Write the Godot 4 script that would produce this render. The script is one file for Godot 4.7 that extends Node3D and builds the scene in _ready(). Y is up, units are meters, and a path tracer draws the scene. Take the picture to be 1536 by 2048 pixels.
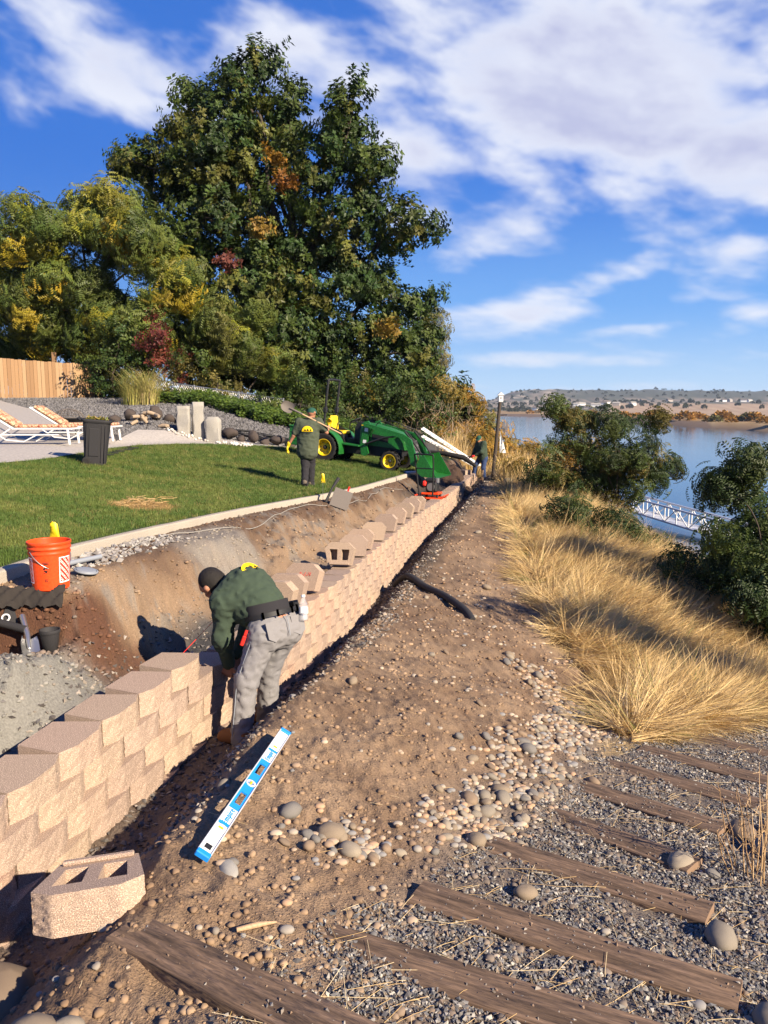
extends Node3D
# Retaining wall job on a river bank. Camera stands at (0, 2, 0) and looks towards -Z; helper functions use D = -z and H = metres below the eye.

var rng := RandomNumberGenerator.new()
var fb := FastNoiseLite.new()      # fractal noise
var fr := FastNoiseLite.new()      # ridged
var used := {}
var M := {}

const EYE := 2.0

# ------------------------------------------------------------------ small helpers
func rf(a: float, b: float) -> float: return rng.randf_range(a, b)
func lin(r: float, g: float, b: float, a := 1.0) -> Color:
	return Color(r, g, b, a).linear_to_srgb()
func tab(a: Array, d: float) -> float:      # [d0, v0, d1, v1, ...]
	var n := a.size()
	if d <= a[0]: return a[1]
	if d >= a[n - 2]: return a[n - 1]
	var i := 2
	while a[i] < d: i += 2
	var t: float = (d - a[i - 2]) / (a[i] - a[i - 2])
	return lerpf(a[i - 1], a[i + 1], t)
func sm(a: float, b: float, x: float) -> float:
	var t := clampf((x - a) / (b - a), 0.0, 1.0)
	return t * t * (3.0 - 2.0 * t)
func V(x: float, y: float, z: float) -> Vector3: return Vector3(x, y, z)
func W(x: float, D: float, H: float) -> Vector3: return Vector3(x, EYE - H, -D)

func numbered(s: String) -> String:
	if not used.has(s):
		used[s] = 0
		return s
	used[s] += 1
	return "%s_%03d" % [s, used[s]]

func thing(called: String, label: String, category: String, at := Vector3.ZERO, turn := 0.0, group := "") -> Node3D:
	var o := Node3D.new()
	o.name = numbered(called)
	add_child(o, true)
	o.position = at
	o.rotation.y = turn
	o.set_meta("label", label)
	o.set_meta("category", category)
	if group != "": o.set_meta("group", group)
	return o

func tag(o: Node, label: String, category: String, group := "") -> Node:
	o.set_meta("label", label)
	o.set_meta("category", category)
	if group != "": o.set_meta("group", group)
	return o

func obj(called: String, mesh, m: Material, parent: Node = null, xf := Transform3D.IDENTITY) -> MeshInstance3D:
	var o := MeshInstance3D.new()
	if mesh is MB: mesh = mesh.done()
	o.mesh = mesh
	o.material_override = m
	o.transform = xf
	if parent == null:
		o.name = numbered(called)
		add_child(o, true)
	else:
		o.name = called
		parent.add_child(o, true)
	return o

func struct(called: String, mesh, m: Material, label := "") -> MeshInstance3D:
	var o := obj(called, mesh, m)
	o.set_meta("kind", "structure")
	if label != "": o.set_meta("label", label)
	return o

func many(called: String, mesh, m: Material, xfs: Array, cols: Array, parent: Node = null) -> MultiMeshInstance3D:
	var mm := MultiMesh.new()
	mm.transform_format = MultiMesh.TRANSFORM_3D
	mm.use_colors = true
	mm.mesh = mesh.done() if mesh is MB else mesh
	mm.instance_count = xfs.size()
	for i in xfs.size():
		mm.set_instance_transform(i, xfs[i])
		mm.set_instance_color(i, cols[i])
	var o := MultiMeshInstance3D.new()
	o.multimesh = mm
	o.material_override = m
	o.set_meta("kind", "stuff")
	if parent == null:
		o.name = numbered(called)
		add_child(o, true)
	else:
		o.name = called
		parent.add_child(o, true)
	return o

func mat(key: String, c: Color, rough := 0.9, metal := 0.0) -> StandardMaterial3D:
	var m := StandardMaterial3D.new()
	m.resource_name = key
	m.albedo_color = c
	m.roughness = rough
	m.metallic = metal
	m.metallic_specular = 0.4
	M[key] = m
	return m

func vmat(key: String, rough := 0.9) -> StandardMaterial3D:      # colour comes from the vertices or copies
	var m := mat(key, Color.WHITE, rough)
	m.vertex_color_use_as_albedo = true
	return m

func noise_tex(seed_: int, freq: float, lo: float, hi: float, size := 512, kind := FastNoiseLite.TYPE_SIMPLEX_SMOOTH, oct := 5) -> NoiseTexture2D:
	var n := FastNoiseLite.new()
	n.seed = seed_
	n.noise_type = kind
	n.frequency = freq
	n.fractal_octaves = oct
	n.fractal_gain = 0.6
	var t := NoiseTexture2D.new()
	t.width = size
	t.height = size
	t.seamless = true
	t.noise = n
	var g := Gradient.new()
	g.set_color(0, Color(lo, lo, lo))
	g.set_color(1, Color(hi, hi, hi))
	t.color_ramp = g
	return t

func norm_tex(seed_: int, freq: float, bump: float, size := 512, kind := FastNoiseLite.TYPE_SIMPLEX_SMOOTH, oct := 5) -> NoiseTexture2D:
	var n := FastNoiseLite.new()
	n.seed = seed_
	n.noise_type = kind
	n.frequency = freq
	n.fractal_octaves = oct
	n.fractal_gain = 0.62
	var t := NoiseTexture2D.new()
	t.width = size
	t.height = size
	t.seamless = true
	t.noise = n
	t.as_normal_map = true
	t.bump_strength = bump
	return t

func tri(m: StandardMaterial3D, scale: float, col: Texture2D, nor: Texture2D = null, ns := 1.0, world := true, height: Texture2D = null, hs := 0.0) -> StandardMaterial3D:
	m.uv1_triplanar = true
	m.uv1_world_triplanar = world
	m.uv1_scale = Vector3(scale, scale, scale)
	if col: m.albedo_texture = col
	if nor:
		m.normal_enabled = true
		m.normal_texture = nor
		m.normal_scale = ns
	if height:
		m.heightmap_enabled = true
		m.heightmap_texture = height
		m.heightmap_scale = hs
	return m

# ------------------------------------------------------------------ mesh builder
class MB:
	var v := PackedVector3Array()
	var n := PackedVector3Array()
	var c := PackedColorArray()
	var u := PackedVector2Array()
	var x := Transform3D.IDENTITY
	var col := Color.WHITE
	func at(o: Vector3, b := Basis.IDENTITY) -> MB:
		x = Transform3D(b, o)
		return self
	func _p(p: Vector3, q: Vector3, w := Vector2.ZERO) -> void:
		v.append(x * p)
		n.append((x.basis * q).normalized())
		c.append(col)
		u.append(w)
	func tri(a: Vector3, b: Vector3, d: Vector3) -> void:     # counter-clockwise from outside
		var q := (b - a).cross(d - a)
		_p(a, q); _p(d, q); _p(b, q)
	func quad(a: Vector3, b: Vector3, d: Vector3, e: Vector3) -> void:
		var q := (d - a).cross(e - b)
		_p(a, q, Vector2(0, 1)); _p(d, q, Vector2(1, 0)); _p(b, q, Vector2(1, 1))
		_p(a, q, Vector2(0, 1)); _p(e, q, Vector2(0, 0)); _p(d, q, Vector2(1, 0))
	func box(o: Vector3, s: Vector3, b := Basis.IDENTITY, bev := 0.0) -> MB:
		var keep := x
		x = x * Transform3D(b, o)
		var h := s * 0.5
		if bev <= 0.0:
			for k in 3:
				for sg in [-1.0, 1.0]:
					var i := (k + 1) % 3
					var j := (k + 2) % 3
					var p := Vector3.ZERO
					p[k] = h[k] * sg
					var e1 := Vector3.ZERO
					e1[i] = h[i]
					var e2 := Vector3.ZERO
					e2[j] = h[j] * sg
					quad(p - e1 - e2, p + e1 - e2, p + e1 + e2, p - e1 + e2)
		else:
			bev = minf(bev, minf(h.x, minf(h.y, h.z)) * 0.9)
			for k in 3:
				for sg in [-1.0, 1.0]:
					var i := (k + 1) % 3
					var j := (k + 2) % 3
					var p := Vector3.ZERO
					p[k] = h[k] * sg
					var e1 := Vector3.ZERO
					e1[i] = h[i] - bev
					var e2 := Vector3.ZERO
					e2[j] = (h[j] - bev) * sg
					quad(p - e1 - e2, p + e1 - e2, p + e1 + e2, p - e1 + e2)
			for k in 3:
				var i := (k + 1) % 3
				var j := (k + 2) % 3
				for si in [-1.0, 1.0]:
					for sj in [-1.0, 1.0]:
						var a := Vector3.ZERO
						a[i] = h[i] * si
						a[j] = (h[j] - bev) * sj
						var d := Vector3.ZERO
						d[i] = (h[i] - bev) * si
						d[j] = h[j] * sj
						var e := Vector3.ZERO
						e[k] = (h[k] - bev) * si * sj
						quad(a - e, d - e, d + e, a + e)
			for sx in [-1.0, 1.0]:
				for sy in [-1.0, 1.0]:
					for sz in [-1.0, 1.0]:
						var p1 := Vector3(h.x * sx, (h.y - bev) * sy, (h.z - bev) * sz)
						var p2 := Vector3((h.x - bev) * sx, h.y * sy, (h.z - bev) * sz)
						var p3 := Vector3((h.x - bev) * sx, (h.y - bev) * sy, h.z * sz)
						if sx * sy * sz > 0: tri(p1, p2, p3)
						else: tri(p1, p3, p2)
		x = keep
		return self
	func grid(P: Array, wrap := false, flip := false) -> MB:    # rows of points, smooth normals
		var R := P.size()
		var C: int = P[0].size()
		var N := []
		for i in R:
			var row := PackedVector3Array()
			for j in C:
				var j0 := j - 1
				var j1 := j + 1
				if wrap:
					j0 = posmod(j0, C - 1)
					j1 = posmod(j1, C - 1)
				else:
					j0 = maxi(j0, 0)
					j1 = mini(j1, C - 1)
				var du: Vector3 = P[i][j1] - P[i][j0]
				var dv: Vector3 = P[mini(i + 1, R - 1)][j] - P[maxi(i - 1, 0)][j]
				var q := du.cross(dv)
				row.append(-q if flip else q)
			N.append(row)
		for i in R:
			for j in C:
				if N[i][j].length_squared() < 1e-16:
					var q := Vector3.ZERO
					for jj in C: q += N[clampi(i + (1 if i < R / 2 else -1), 0, R - 1)][jj]
					N[i][j] = q
		for i in R - 1:
			for j in C - 1:
				var w0 := Vector2(float(j) / (C - 1), float(i) / (R - 1))
				var w1 := Vector2(float(j + 1) / (C - 1), float(i + 1) / (R - 1))
				var o := [[i, j, w0], [i, j + 1, Vector2(w1.x, w0.y)], [i + 1, j + 1, w1], [i, j, w0], [i + 1, j + 1, w1], [i + 1, j, Vector2(w0.x, w1.y)]]
				var order := [0, 1, 2, 3, 4, 5] if flip else [0, 2, 1, 3, 5, 4]
				for k in order:
					_p(P[o[k][0]][o[k][1]], N[o[k][0]][o[k][1]], o[k][2])
		return self
	func tube(pts: Array, r, sides := 8, cap := true) -> MB:
		var rows := []
		var up := Vector3(0.21, 0.95, 0.13)
		for i in pts.size():
			var t: Vector3 = (pts[mini(i + 1, pts.size() - 1)] - pts[maxi(i - 1, 0)]).normalized()
			if absf(t.dot(up.normalized())) > 0.97: up = Vector3(0.95, 0.1, 0.3)
			var a := up.cross(t).normalized()
			var b := t.cross(a).normalized()
			up = b
			var rad: float = r[i] if r is Array else r
			var row := PackedVector3Array()
			for k in sides + 1:
				var g := TAU * (k % sides) / sides
				row.append(pts[i] + (a * cos(g) + b * sin(g)) * rad)
			rows.append(row)
		grid(rows, true)
		if cap:
			for e in [0, pts.size() - 1]:
				for k in sides:
					if e == 0: tri(pts[0], rows[0][k + 1], rows[0][k])
					else: tri(pts[e], rows[e][k], rows[e][k + 1])
		return self
	func lathe(prof: Array, sides := 20) -> MB:         # Vector2(r, y), from the bottom up
		var rows := []
		for p in prof:
			var row := PackedVector3Array()
			for k in sides + 1:
				var g := -TAU * (k % sides) / sides
				row.append(Vector3(cos(g) * p.x, p.y, sin(g) * p.x))
			rows.append(row)
		return grid(rows, true)
	func ball(o: Vector3, s: Vector3, nu := 10, nv := 7, rough := 0.0, noise: FastNoiseLite = null, sd := 0.0) -> MB:
		var rows := []
		for i in nv + 1:
			var row := PackedVector3Array()
			var th := PI * i / nv
			for k in nu + 1:
				var g := -TAU * (k % nu) / nu
				var d := Vector3(cos(g) * sin(th), -cos(th), sin(g) * sin(th))
				var f := 1.0
				if rough > 0.0: f += rough * noise.get_noise_3d(d.x * 60.0 + sd, d.y * 60.0 - sd, d.z * 60.0 + sd * 0.7)
				row.append(o + d * s * f)
			rows.append(row)
		return grid(rows, true)
	func prism(poly: PackedVector2Array, d: float, bev := 0.0) -> MB:   # polygon in xy, counter-clockwise, extruded z -d/2..d/2
		var ids := Geometry2D.triangulate_polygon(poly)
		for i in range(0, ids.size(), 3):
			var a := poly[ids[i]]
			var b := poly[ids[i + 1]]
			var e := poly[ids[i + 2]]
			if (b - a).cross(e - a) < 0.0:
				var k := b
				b = e
				e = k
			tri(Vector3(a.x, a.y, d / 2), Vector3(b.x, b.y, d / 2), Vector3(e.x, e.y, d / 2))
			tri(Vector3(a.x, a.y, -d / 2), Vector3(e.x, e.y, -d / 2), Vector3(b.x, b.y, -d / 2))
		for i in poly.size():
			var a := poly[i]
			var b := poly[(i + 1) % poly.size()]
			quad(Vector3(a.x, a.y, -d / 2), Vector3(b.x, b.y, -d / 2), Vector3(b.x, b.y, d / 2), Vector3(a.x, a.y, d / 2))
		return self
	func done() -> ArrayMesh:
		var a := []
		a.resize(Mesh.ARRAY_MAX)
		a[Mesh.ARRAY_VERTEX] = v
		a[Mesh.ARRAY_NORMAL] = n
		a[Mesh.ARRAY_COLOR] = c
		a[Mesh.ARRAY_TEX_UV] = u
		var m := ArrayMesh.new()
		m.add_surface_from_arrays(Mesh.PRIMITIVE_TRIANGLES, a)
		return m

func mb() -> MB: return MB.new()
func rotv(d: Vector3, spin := 0.0) -> Basis:       # basis whose y axis is d
	var y := d.normalized()
	var k := Vector3(1, 0, 0) if absf(y.x) < 0.9 else Vector3(0, 0, 1)
	var z := k.cross(y).normalized()
	var b := Basis(y.cross(z).normalized(), y, z)
	return b * Basis(Vector3.UP, spin)
func bez(a: Vector3, b: Vector3, c: Vector3, n: int) -> Array:
	var o := []
	for i in n + 1:
		var t := float(i) / n
		o.append(a.lerp(b, t).lerp(b.lerp(c, t), t))
	return o
func smooth_path(p: Array, per := 5) -> Array:
	var o := []
	for i in p.size() - 1:
		var a: Vector3 = p[maxi(i - 1, 0)]
		var b: Vector3 = p[i]
		var c: Vector3 = p[i + 1]
		var d: Vector3 = p[mini(i + 2, p.size() - 1)]
		for k in per: o.append(b.cubic_interpolate(c, a, d, float(k) / per))
	o.append(p[p.size() - 1])
	return o
func poly(a: Array) -> PackedVector2Array:
	var o := PackedVector2Array()
	for i in range(0, a.size(), 2): o.append(Vector2(a[i], a[i + 1]))
	return o
func oriented(a: PackedVector2Array) -> PackedVector2Array:
	if Geometry2D.is_polygon_clockwise(a): a.reverse()
	return a

# ------------------------------------------------------------------ the lie of the land
var WX := [1.0, -1.85, 3.0, -1.65, 4.0, -1.5, 5.0, -1.29, 6.0, -1.08, 7.7, -0.77, 9.0, -0.53, 10.8, -0.25, 12.8, 0.08, 14.9, 0.48, 17.0, 0.93, 19.0, 1.42, 23.5, 2.42, 28.0, 3.42, 40.0, 6.1]   # front of the wall
var WH := [3.5, 1.852, 5.0, 1.852, 7.7, 2.0, 9.0, 2.06, 10.8, 2.12, 12.8, 2.2, 15.0, 2.23, 17.0, 2.26, 19.0, 2.29, 23.5, 2.31, 28.0, 2.32]  # top of its main course
var FH := [2.5, 2.2, 3.2, 2.3, 5.3, 2.34, 6.0, 2.48, 7.7, 2.7, 10.0, 2.86, 13.0, 2.96, 17.0, 2.92, 21.0, 2.8, 27.0, 2.62]      # ground at its foot
var KH := [1.0, 1.74, 2.0, 1.79, 3.0, 1.81, 4.0, 1.82, 5.0, 1.88, 6.0, 2.03, 7.0, 2.22, 8.6, 2.44, 11.0, 2.6, 13.0, 2.64, 16.0, 2.57, 21.0, 2.45, 27.0, 2.34]  # crest of the mound
var KT := [3.0, 0.75, 4.0, 0.74, 5.0, 0.72, 6.0, 0.66, 7.5, 0.46, 12.0, 0.46, 27.0, 0.55]
var KA := [3.0, 0.12, 7.0, 0.12, 9.0, 0.09, 12.0, 0.135, 16.0, 0.085, 27.0, 0.085]
var CX := [4.0, -3.07, 5.0, -3.05, 5.9, -3.01, 7.1, -2.9, 8.6, -2.72, 10.24, -2.46, 11.8, -2.2, 13.27, -1.88, 15.25, -1.28, 17.24, -0.55, 19.5, 0.16, 22.0, 0.89, 25.0, 1.75, 40.0, 5.0]   # concrete curb
var CH := [4.0, 1.3, 5.9, 1.3, 7.1, 1.32, 10.24, 1.5, 13.27, 1.68, 15.25, 1.77, 17.24, 1.82, 22.0, 1.85, 25.0, 1.87]
var GX := [5.5, 1.65, 6.6, 1.95, 7.95, 2.28, 9.15, 2.1, 11.4, 2.2, 15.0, 2.6, 20.8, 3.2, 27.0, 4.1]   # where the dry grass begins
var D0 := [-7.0, 19.5, -5.0, 24.2, -1.0, 27.0, 3.0, 32.0]

var XB := [4.0, 4.2, 7.0, 5.0, 9.0, 5.4, 12.0, 5.8, 15.0, 5.9, 17.0, 5.4, 20.0, 5.2, 24.0, 5.1, 27.0, 6.2]       # brow of the river bank
var KB := [3.0, 0.095, 7.0, 0.09, 9.0, 0.055, 12.0, 0.0]
var KC := [3.0, 0.4, 9.0, 0.33, 12.0, 0.14, 16.0, 0.09]
func path_h(x: float, D: float) -> float: return 1.80 + 0.21 * (0.43 * x + 0.9 * D - 1.85)
func lawn_h(x: float, D: float) -> float:
	var d := tab(CX, D) - x
	var h: float = tab(CH, D) - 0.12 * minf(d, 7.5)
	return maxf(h - 0.105 * maxf(0.0, D - tab(D0, x)), -0.35)
func bed_h(x: float, D: float) -> float:
	var xc := tab(CX, D)
	if x < xc: return lawn_h(x, D)
	var xb := tab(WX, D) - 0.45
	var v := clampf((x - xc) / (xb - xc), 0.0, 1.0)
	var hb := lerpf(2.12, tab(WH, D) + 0.06, sm(6.0, 7.6, D))
	var far := sm(8.0, 11.0, D)
	var s := lerpf(sm(0.36, 0.86, v), sm(0.08, 0.95, v), far)
	var h := lerpf(tab(CH, D) + 0.05, hb, s)
	if D < 5.9:
		var De := D + sm(-2.4, -2.1, x) * 0.2 * fb.get_noise_2d(x * 110.0, D * 60.0) + sm(-2.4, -2.1, x) * 0.06 * fr.get_noise_2d(x * 330.0, D * 330.0)
		h = maxf(h, lerpf(h, 1.93, 0.8 * sm(5.68, 5.4, De) + 0.2 * sm(5.4, 4.9, De)))
	var g := ((x + 2.3) * (x + 2.3) + (D - 4.6) * (D - 4.6)) / 0.3
	h -= 0.42 * exp(-g)
	var bank := s * (1.0 - s) * 4.0
	return h - 0.06 * fb.get_noise_2d(x * 34.0, D * 34.0) * sm(0.0, 0.25, v) - bank * (0.16 * fb.get_noise_2d(x * 75.0 + 40.0, D * 50.0) + 0.05 * fr.get_noise_2d(x * 160.0, D * 130.0)) - (0.02 + 0.02 * bank) * fb.get_noise_2d(x * 260.0, D * 260.0) - 0.008 * fb.get_noise_2d(x * 900.0, D * 900.0)
func front_h(x: float, D: float, t: float) -> float:
	var hp := path_h(x, D)
	var hf := tab(FH, D)
	var tc := tab(KT, D)
	var hm: float
	var r0 := lerpf(0.2, 0.1, sm(6.0, 8.0, D))
	if t < tc: hm = lerpf(hf, tab(KH, D), sm(r0, tc + 0.1, t))
	else:
		var u := t - tc
		var k := minf(u, 3.0)
		hm = lerpf(hf, tab(KH, D), sm(r0, tc + 0.1, t)) + tab(KA, D) * u + tab(KB, D) * k * k + tab(KC, D) * maxf(0.0, u - 3.0)
	var w := sm(tc + 0.1, tc + 0.7, t)
	var e := hm - hp
	var lo := hp if e > 0.12 else (hm if e < -0.12 else hm - (e + 0.12) * (e + 0.12) / 0.48)
	hm = lerpf(hm, lo, w)
	var over := maxf(0.0, x - tab(XB, D) + 0.3 * fb.get_noise_2d(D * 20.0, 5.0))
	hm += 0.75 * over * over / (over + 0.8)
	var rough := 1.0 - 0.7 * sm(-0.05, 0.1, e) * w
	hm -= rough * (0.06 * fb.get_noise_2d(x * 50.0, D * 50.0) + 0.016 * fr.get_noise_2d(x * 300.0, D * 300.0))
	hm -= 0.012 * fb.get_noise_2d(x * 420.0, D * 420.0)
	return minf(hm, 11.5)
func gh(x: float, D: float) -> float:       # metres below the eye
	var d := clampf(D, 0.5, 40.0)
	var t := x - tab(WX, d)
	var h: float
	if t > -0.08: h = front_h(x, D, t)
	elif t < -0.24: h = bed_h(x, D)
	else: h = lerpf(bed_h(x, D), front_h(x, D, t), (t + 0.24) / 0.16)
	if D > 27.0: h = lerpf(h, minf(maxf(h, 0.3 * (D - 27.0) + 2.3), 11.5), sm(27.0, 33.0, D) * sm(tab(CX, d) - 1.0, tab(CX, d) + 3.0, x))
	return h
func gy(x: float, z: float) -> float: return EYE - gh(x, -z)
func G(x: float, D: float, up := 0.0) -> Vector3: return Vector3(x, EYE - gh(x, D) + up, -D)
func gnorm(x: float, D: float, e := 0.06) -> Vector3:
	var hx := gh(x + e, D) - gh(x - e, D)
	var hd := gh(x, D + e) - gh(x, D - e)
	return Vector3(hx / (2 * e), 1.0, -hd / (2 * e)).normalized()

func gh_bank(x: float, D: float) -> float: return bed_h(x, D)
func mixc(a: Color, b: Color, t: float) -> Color: return a.lerp(b, clampf(t, 0.0, 1.0))
func gcol(x: float, D: float) -> Color:      # what the soil is made of (linear)
	var d := clampf(D, 0.5, 40.0)
	var t := x - tab(WX, d)
	var hh := gh(x, D)
	var n1 := fb.get_noise_3d(x * 28.0 + 7.0, hh * 40.0, D * 28.0)
	var n2 := fb.get_noise_3d(x * 150.0, hh * 170.0, D * 150.0 + 90.0)
	var soil := mixc(Color(0.235, 0.148, 0.088), Color(0.42, 0.29, 0.18), 0.5 + 0.8 * n1 + 0.6 * n2)
	if t < -0.16:
		var xc := tab(CX, d)
		if x < xc:
			if D > tab(D0, x) - 1.0 and D > 19.0: return Color(0.115, 0.11, 0.108)
			return Color(0.05, 0.06, 0.02)
		var c := mixc(soil, Color(0.40, 0.28, 0.175), 0.4)
		var v := (x - xc) / (tab(WX, d) - 0.4 - xc)
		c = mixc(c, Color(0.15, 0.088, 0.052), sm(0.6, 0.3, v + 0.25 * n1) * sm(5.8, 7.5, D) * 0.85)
		c = mixc(c, Color(0.14, 0.066, 0.036), sm(6.1, 5.6, D + 0.5 * n1) * sm(-1.35, -1.7, x + 0.4 * n1) * sm(1.33, 1.45, gh_bank(x, D)))
		c = mixc(c, Color(0.27, 0.235, 0.195), 0.75 * sm(0.02, 0.3, n2 + 0.5 * n1 - 0.1))
		c = mixc(c, Color(0.34, 0.305, 0.255), 0.8 * sm(0.75, 0.35, Vector2((x + 1.95) * 1.1, (D - 8.9) * 0.55).length() + 0.3 * n1))
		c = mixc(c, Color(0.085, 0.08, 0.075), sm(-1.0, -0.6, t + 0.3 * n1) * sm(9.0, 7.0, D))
		c = mixc(c, Color(0.29, 0.275, 0.24), sm(0.95, 0.5, Vector2(x + 2.3, D - 4.55).length() + 0.25 * n1))
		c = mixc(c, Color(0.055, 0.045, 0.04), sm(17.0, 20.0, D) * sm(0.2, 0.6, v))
		return c
	var k := soil
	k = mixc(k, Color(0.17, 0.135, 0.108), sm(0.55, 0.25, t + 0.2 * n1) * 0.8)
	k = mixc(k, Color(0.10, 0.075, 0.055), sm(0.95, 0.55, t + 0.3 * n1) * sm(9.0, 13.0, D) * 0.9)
	var hp := path_h(x, D)
	var onp := sm(-0.1, 0.12, hp * -1.0 + gh(x, D) + 0.1) * sm(0.7, 1.6, t) * sm(8.0, 6.0, D)
	k = mixc(k, Color(0.22, 0.185, 0.155), onp * sm(-0.35, 0.25, x - 0.05 * D + 0.3 * n1) * 0.85)
	var gx := tab(GX, d)
	if D > 5.4 + 0.95 * (x - 1.63): k = mixc(k, Color(0.42, 0.30, 0.15), sm(-0.1, 0.35, x - gx + 0.4 * n1))
	k = mixc(k, Color(0.075, 0.065, 0.035), sm(0.3, 1.5, x - tab(XB, d)))
	if D > 29.0: k = Color(0.10, 0.085, 0.04)
	return k

func surf(P: Array, C: Array) -> ArrayMesh:        # indexed grid with smooth normals; rows go away from the viewer
	var R := P.size()
	var K: int = P[0].size()
	var v := PackedVector3Array()
	var n := PackedVector3Array()
	var c := PackedColorArray()
	var ix := PackedInt32Array()
	for i in R:
		for j in K:
			v.append(P[i][j])
			c.append(C[i][j])
			var q: Vector3 = (P[i][mini(j + 1, K - 1)] - P[i][maxi(j - 1, 0)]).cross(P[mini(i + 1, R - 1)][j] - P[maxi(i - 1, 0)][j])
			n.append(q.normalized() if q.y > 0 else -q.normalized())
	for i in R - 1:
		for j in K - 1:
			var a := i * K + j
			ix.append_array([a, a + K, a + 1, a + 1, a + K, a + K + 1])
	var ar := []
	ar.resize(Mesh.ARRAY_MAX)
	ar[Mesh.ARRAY_VERTEX] = v
	ar[Mesh.ARRAY_NORMAL] = n
	ar[Mesh.ARRAY_COLOR] = c
	ar[Mesh.ARRAY_INDEX] = ix
	var m := ArrayMesh.new()
	m.add_surface_from_arrays(Mesh.PRIMITIVE_TRIANGLES, ar)
	return m

func strip(A: Array, B: Array, nu: int, nv: int, lift: float, colf = null) -> ArrayMesh:   # sheet laid on the ground between two lines of (x, D)
	var P := []
	var C := []
	for i in nv + 1:
		var row := PackedVector3Array()
		var cr := PackedColorArray()
		var a := along(A, float(i) / nv)
		var b := along(B, float(i) / nv)
		for j in nu + 1:
			var p := a.lerp(b, float(j) / nu)
			row.append(G(p.x, p.y, lift))
			cr.append(Color.WHITE)
		P.append(row)
		C.append(cr)
	return surf(P, C)
func along(A: Array, t: float) -> Vector2:
	var f := t * (A.size() - 1)
	var i := mini(int(f), A.size() - 2)
	return (A[i] as Vector2).lerp(A[i + 1], f - i)

func fill(n: int, x0: float, x1: float, d0: float, d1: float, ok: Callable) -> Array:    # spots on the ground, evener towards the near side
	var o := []
	var tries := 0
	while o.size() < n and tries < n * 12:
		tries += 1
		var x := rf(x0, x1)
		var D := d0 * pow(d1 / d0, rng.randf())
		if ok.call(x, D): o.append(Vector2(x, D))
	return o

# ------------------------------------------------------------------ plants
func leaf(m: MB, b: Vector3, d: Vector3, up: Vector3, ln: float, wd: float) -> void:
	var r := d.cross(up).normalized() * wd * 0.5
	var k := r.cross(d).normalized()
	var mid := b + d * ln * 0.45 + k * wd * 0.18
	var tip := b + d * ln - k * ln * 0.12
	m.tri(b, mid + r - k * wd * 0.1, tip)
	m.tri(b, tip, mid - r - k * wd * 0.1)

func broad_sprig(n: int, ln: float, lw: float, lh: float) -> ArrayMesh:      # lobed-looking leaves round the end of a twig
	var m := mb()
	for i in n:
		var t := float(i) / n
		var a := i * 2.4
		var out := V(cos(a), rf(-0.25, 0.55), sin(a)).normalized()
		var d := (out + V(0, 0.35 * t, 0) + V(rf(-0.3, 0.3), rf(-0.4, 0.2), rf(-0.3, 0.3))).normalized()
		var s := rf(0.75, 1.2)
		var g := rf(0.75, 1.2)
		m.col = Color(g, g, g)
		var up := V(rf(-0.4, 0.4), 1, rf(-0.4, 0.4)).normalized()
		var b := V(0, ln * (0.1 + 0.9 * t), 0) + out * 0.02
		leaf(m, b, d, up, lh * s, lw * s)
		var r := d.cross(up).normalized()
		leaf(m, b + d * lh * s * 0.15, (d + r * 0.9).normalized(), up, lh * s * 0.7, lw * s * 0.55)
		leaf(m, b + d * lh * s * 0.15, (d - r * 0.9).normalized(), up, lh * s * 0.7, lw * s * 0.55)
	return m.done()

func fern_sprig(fr_: int, ln: float, n: int, ll: float, lw: float) -> ArrayMesh:     # compound leaves of many leaflets, arching over
	var m := mb()
	for k in fr_:
		var a := k * 2.2 + rf(-0.3, 0.3)
		var out := V(cos(a), rf(0.1, 0.6), sin(a)).normalized()
		var g := rf(0.75, 1.2)
		m.col = Color(g, g, g)
		var p := V(0, k * 0.05, 0)
		var d := out
		for i in n:
			d = (d + V(0, -0.16, 0)).normalized()
			var q := p + d * ln / n
			var side := d.cross(Vector3.UP).normalized()
			for sg in [-1.0, 1.0]:
				leaf(m, q, (side * sg + d * 0.5 + V(0, -0.35, 0)).normalized(), (V(0, 1, 0) + side * sg * 0.3).normalized(), ll * rf(0.8, 1.15), lw)
			p = q
		leaf(m, p, d, Vector3.UP, ll, lw)
	return m.done()

func rand_dir() -> Vector3:
	var y := rf(-1, 1)
	var a := rf(0, TAU)
	var r := sqrt(1.0 - y * y)
	return V(r * cos(a), y, r * sin(a))

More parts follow.
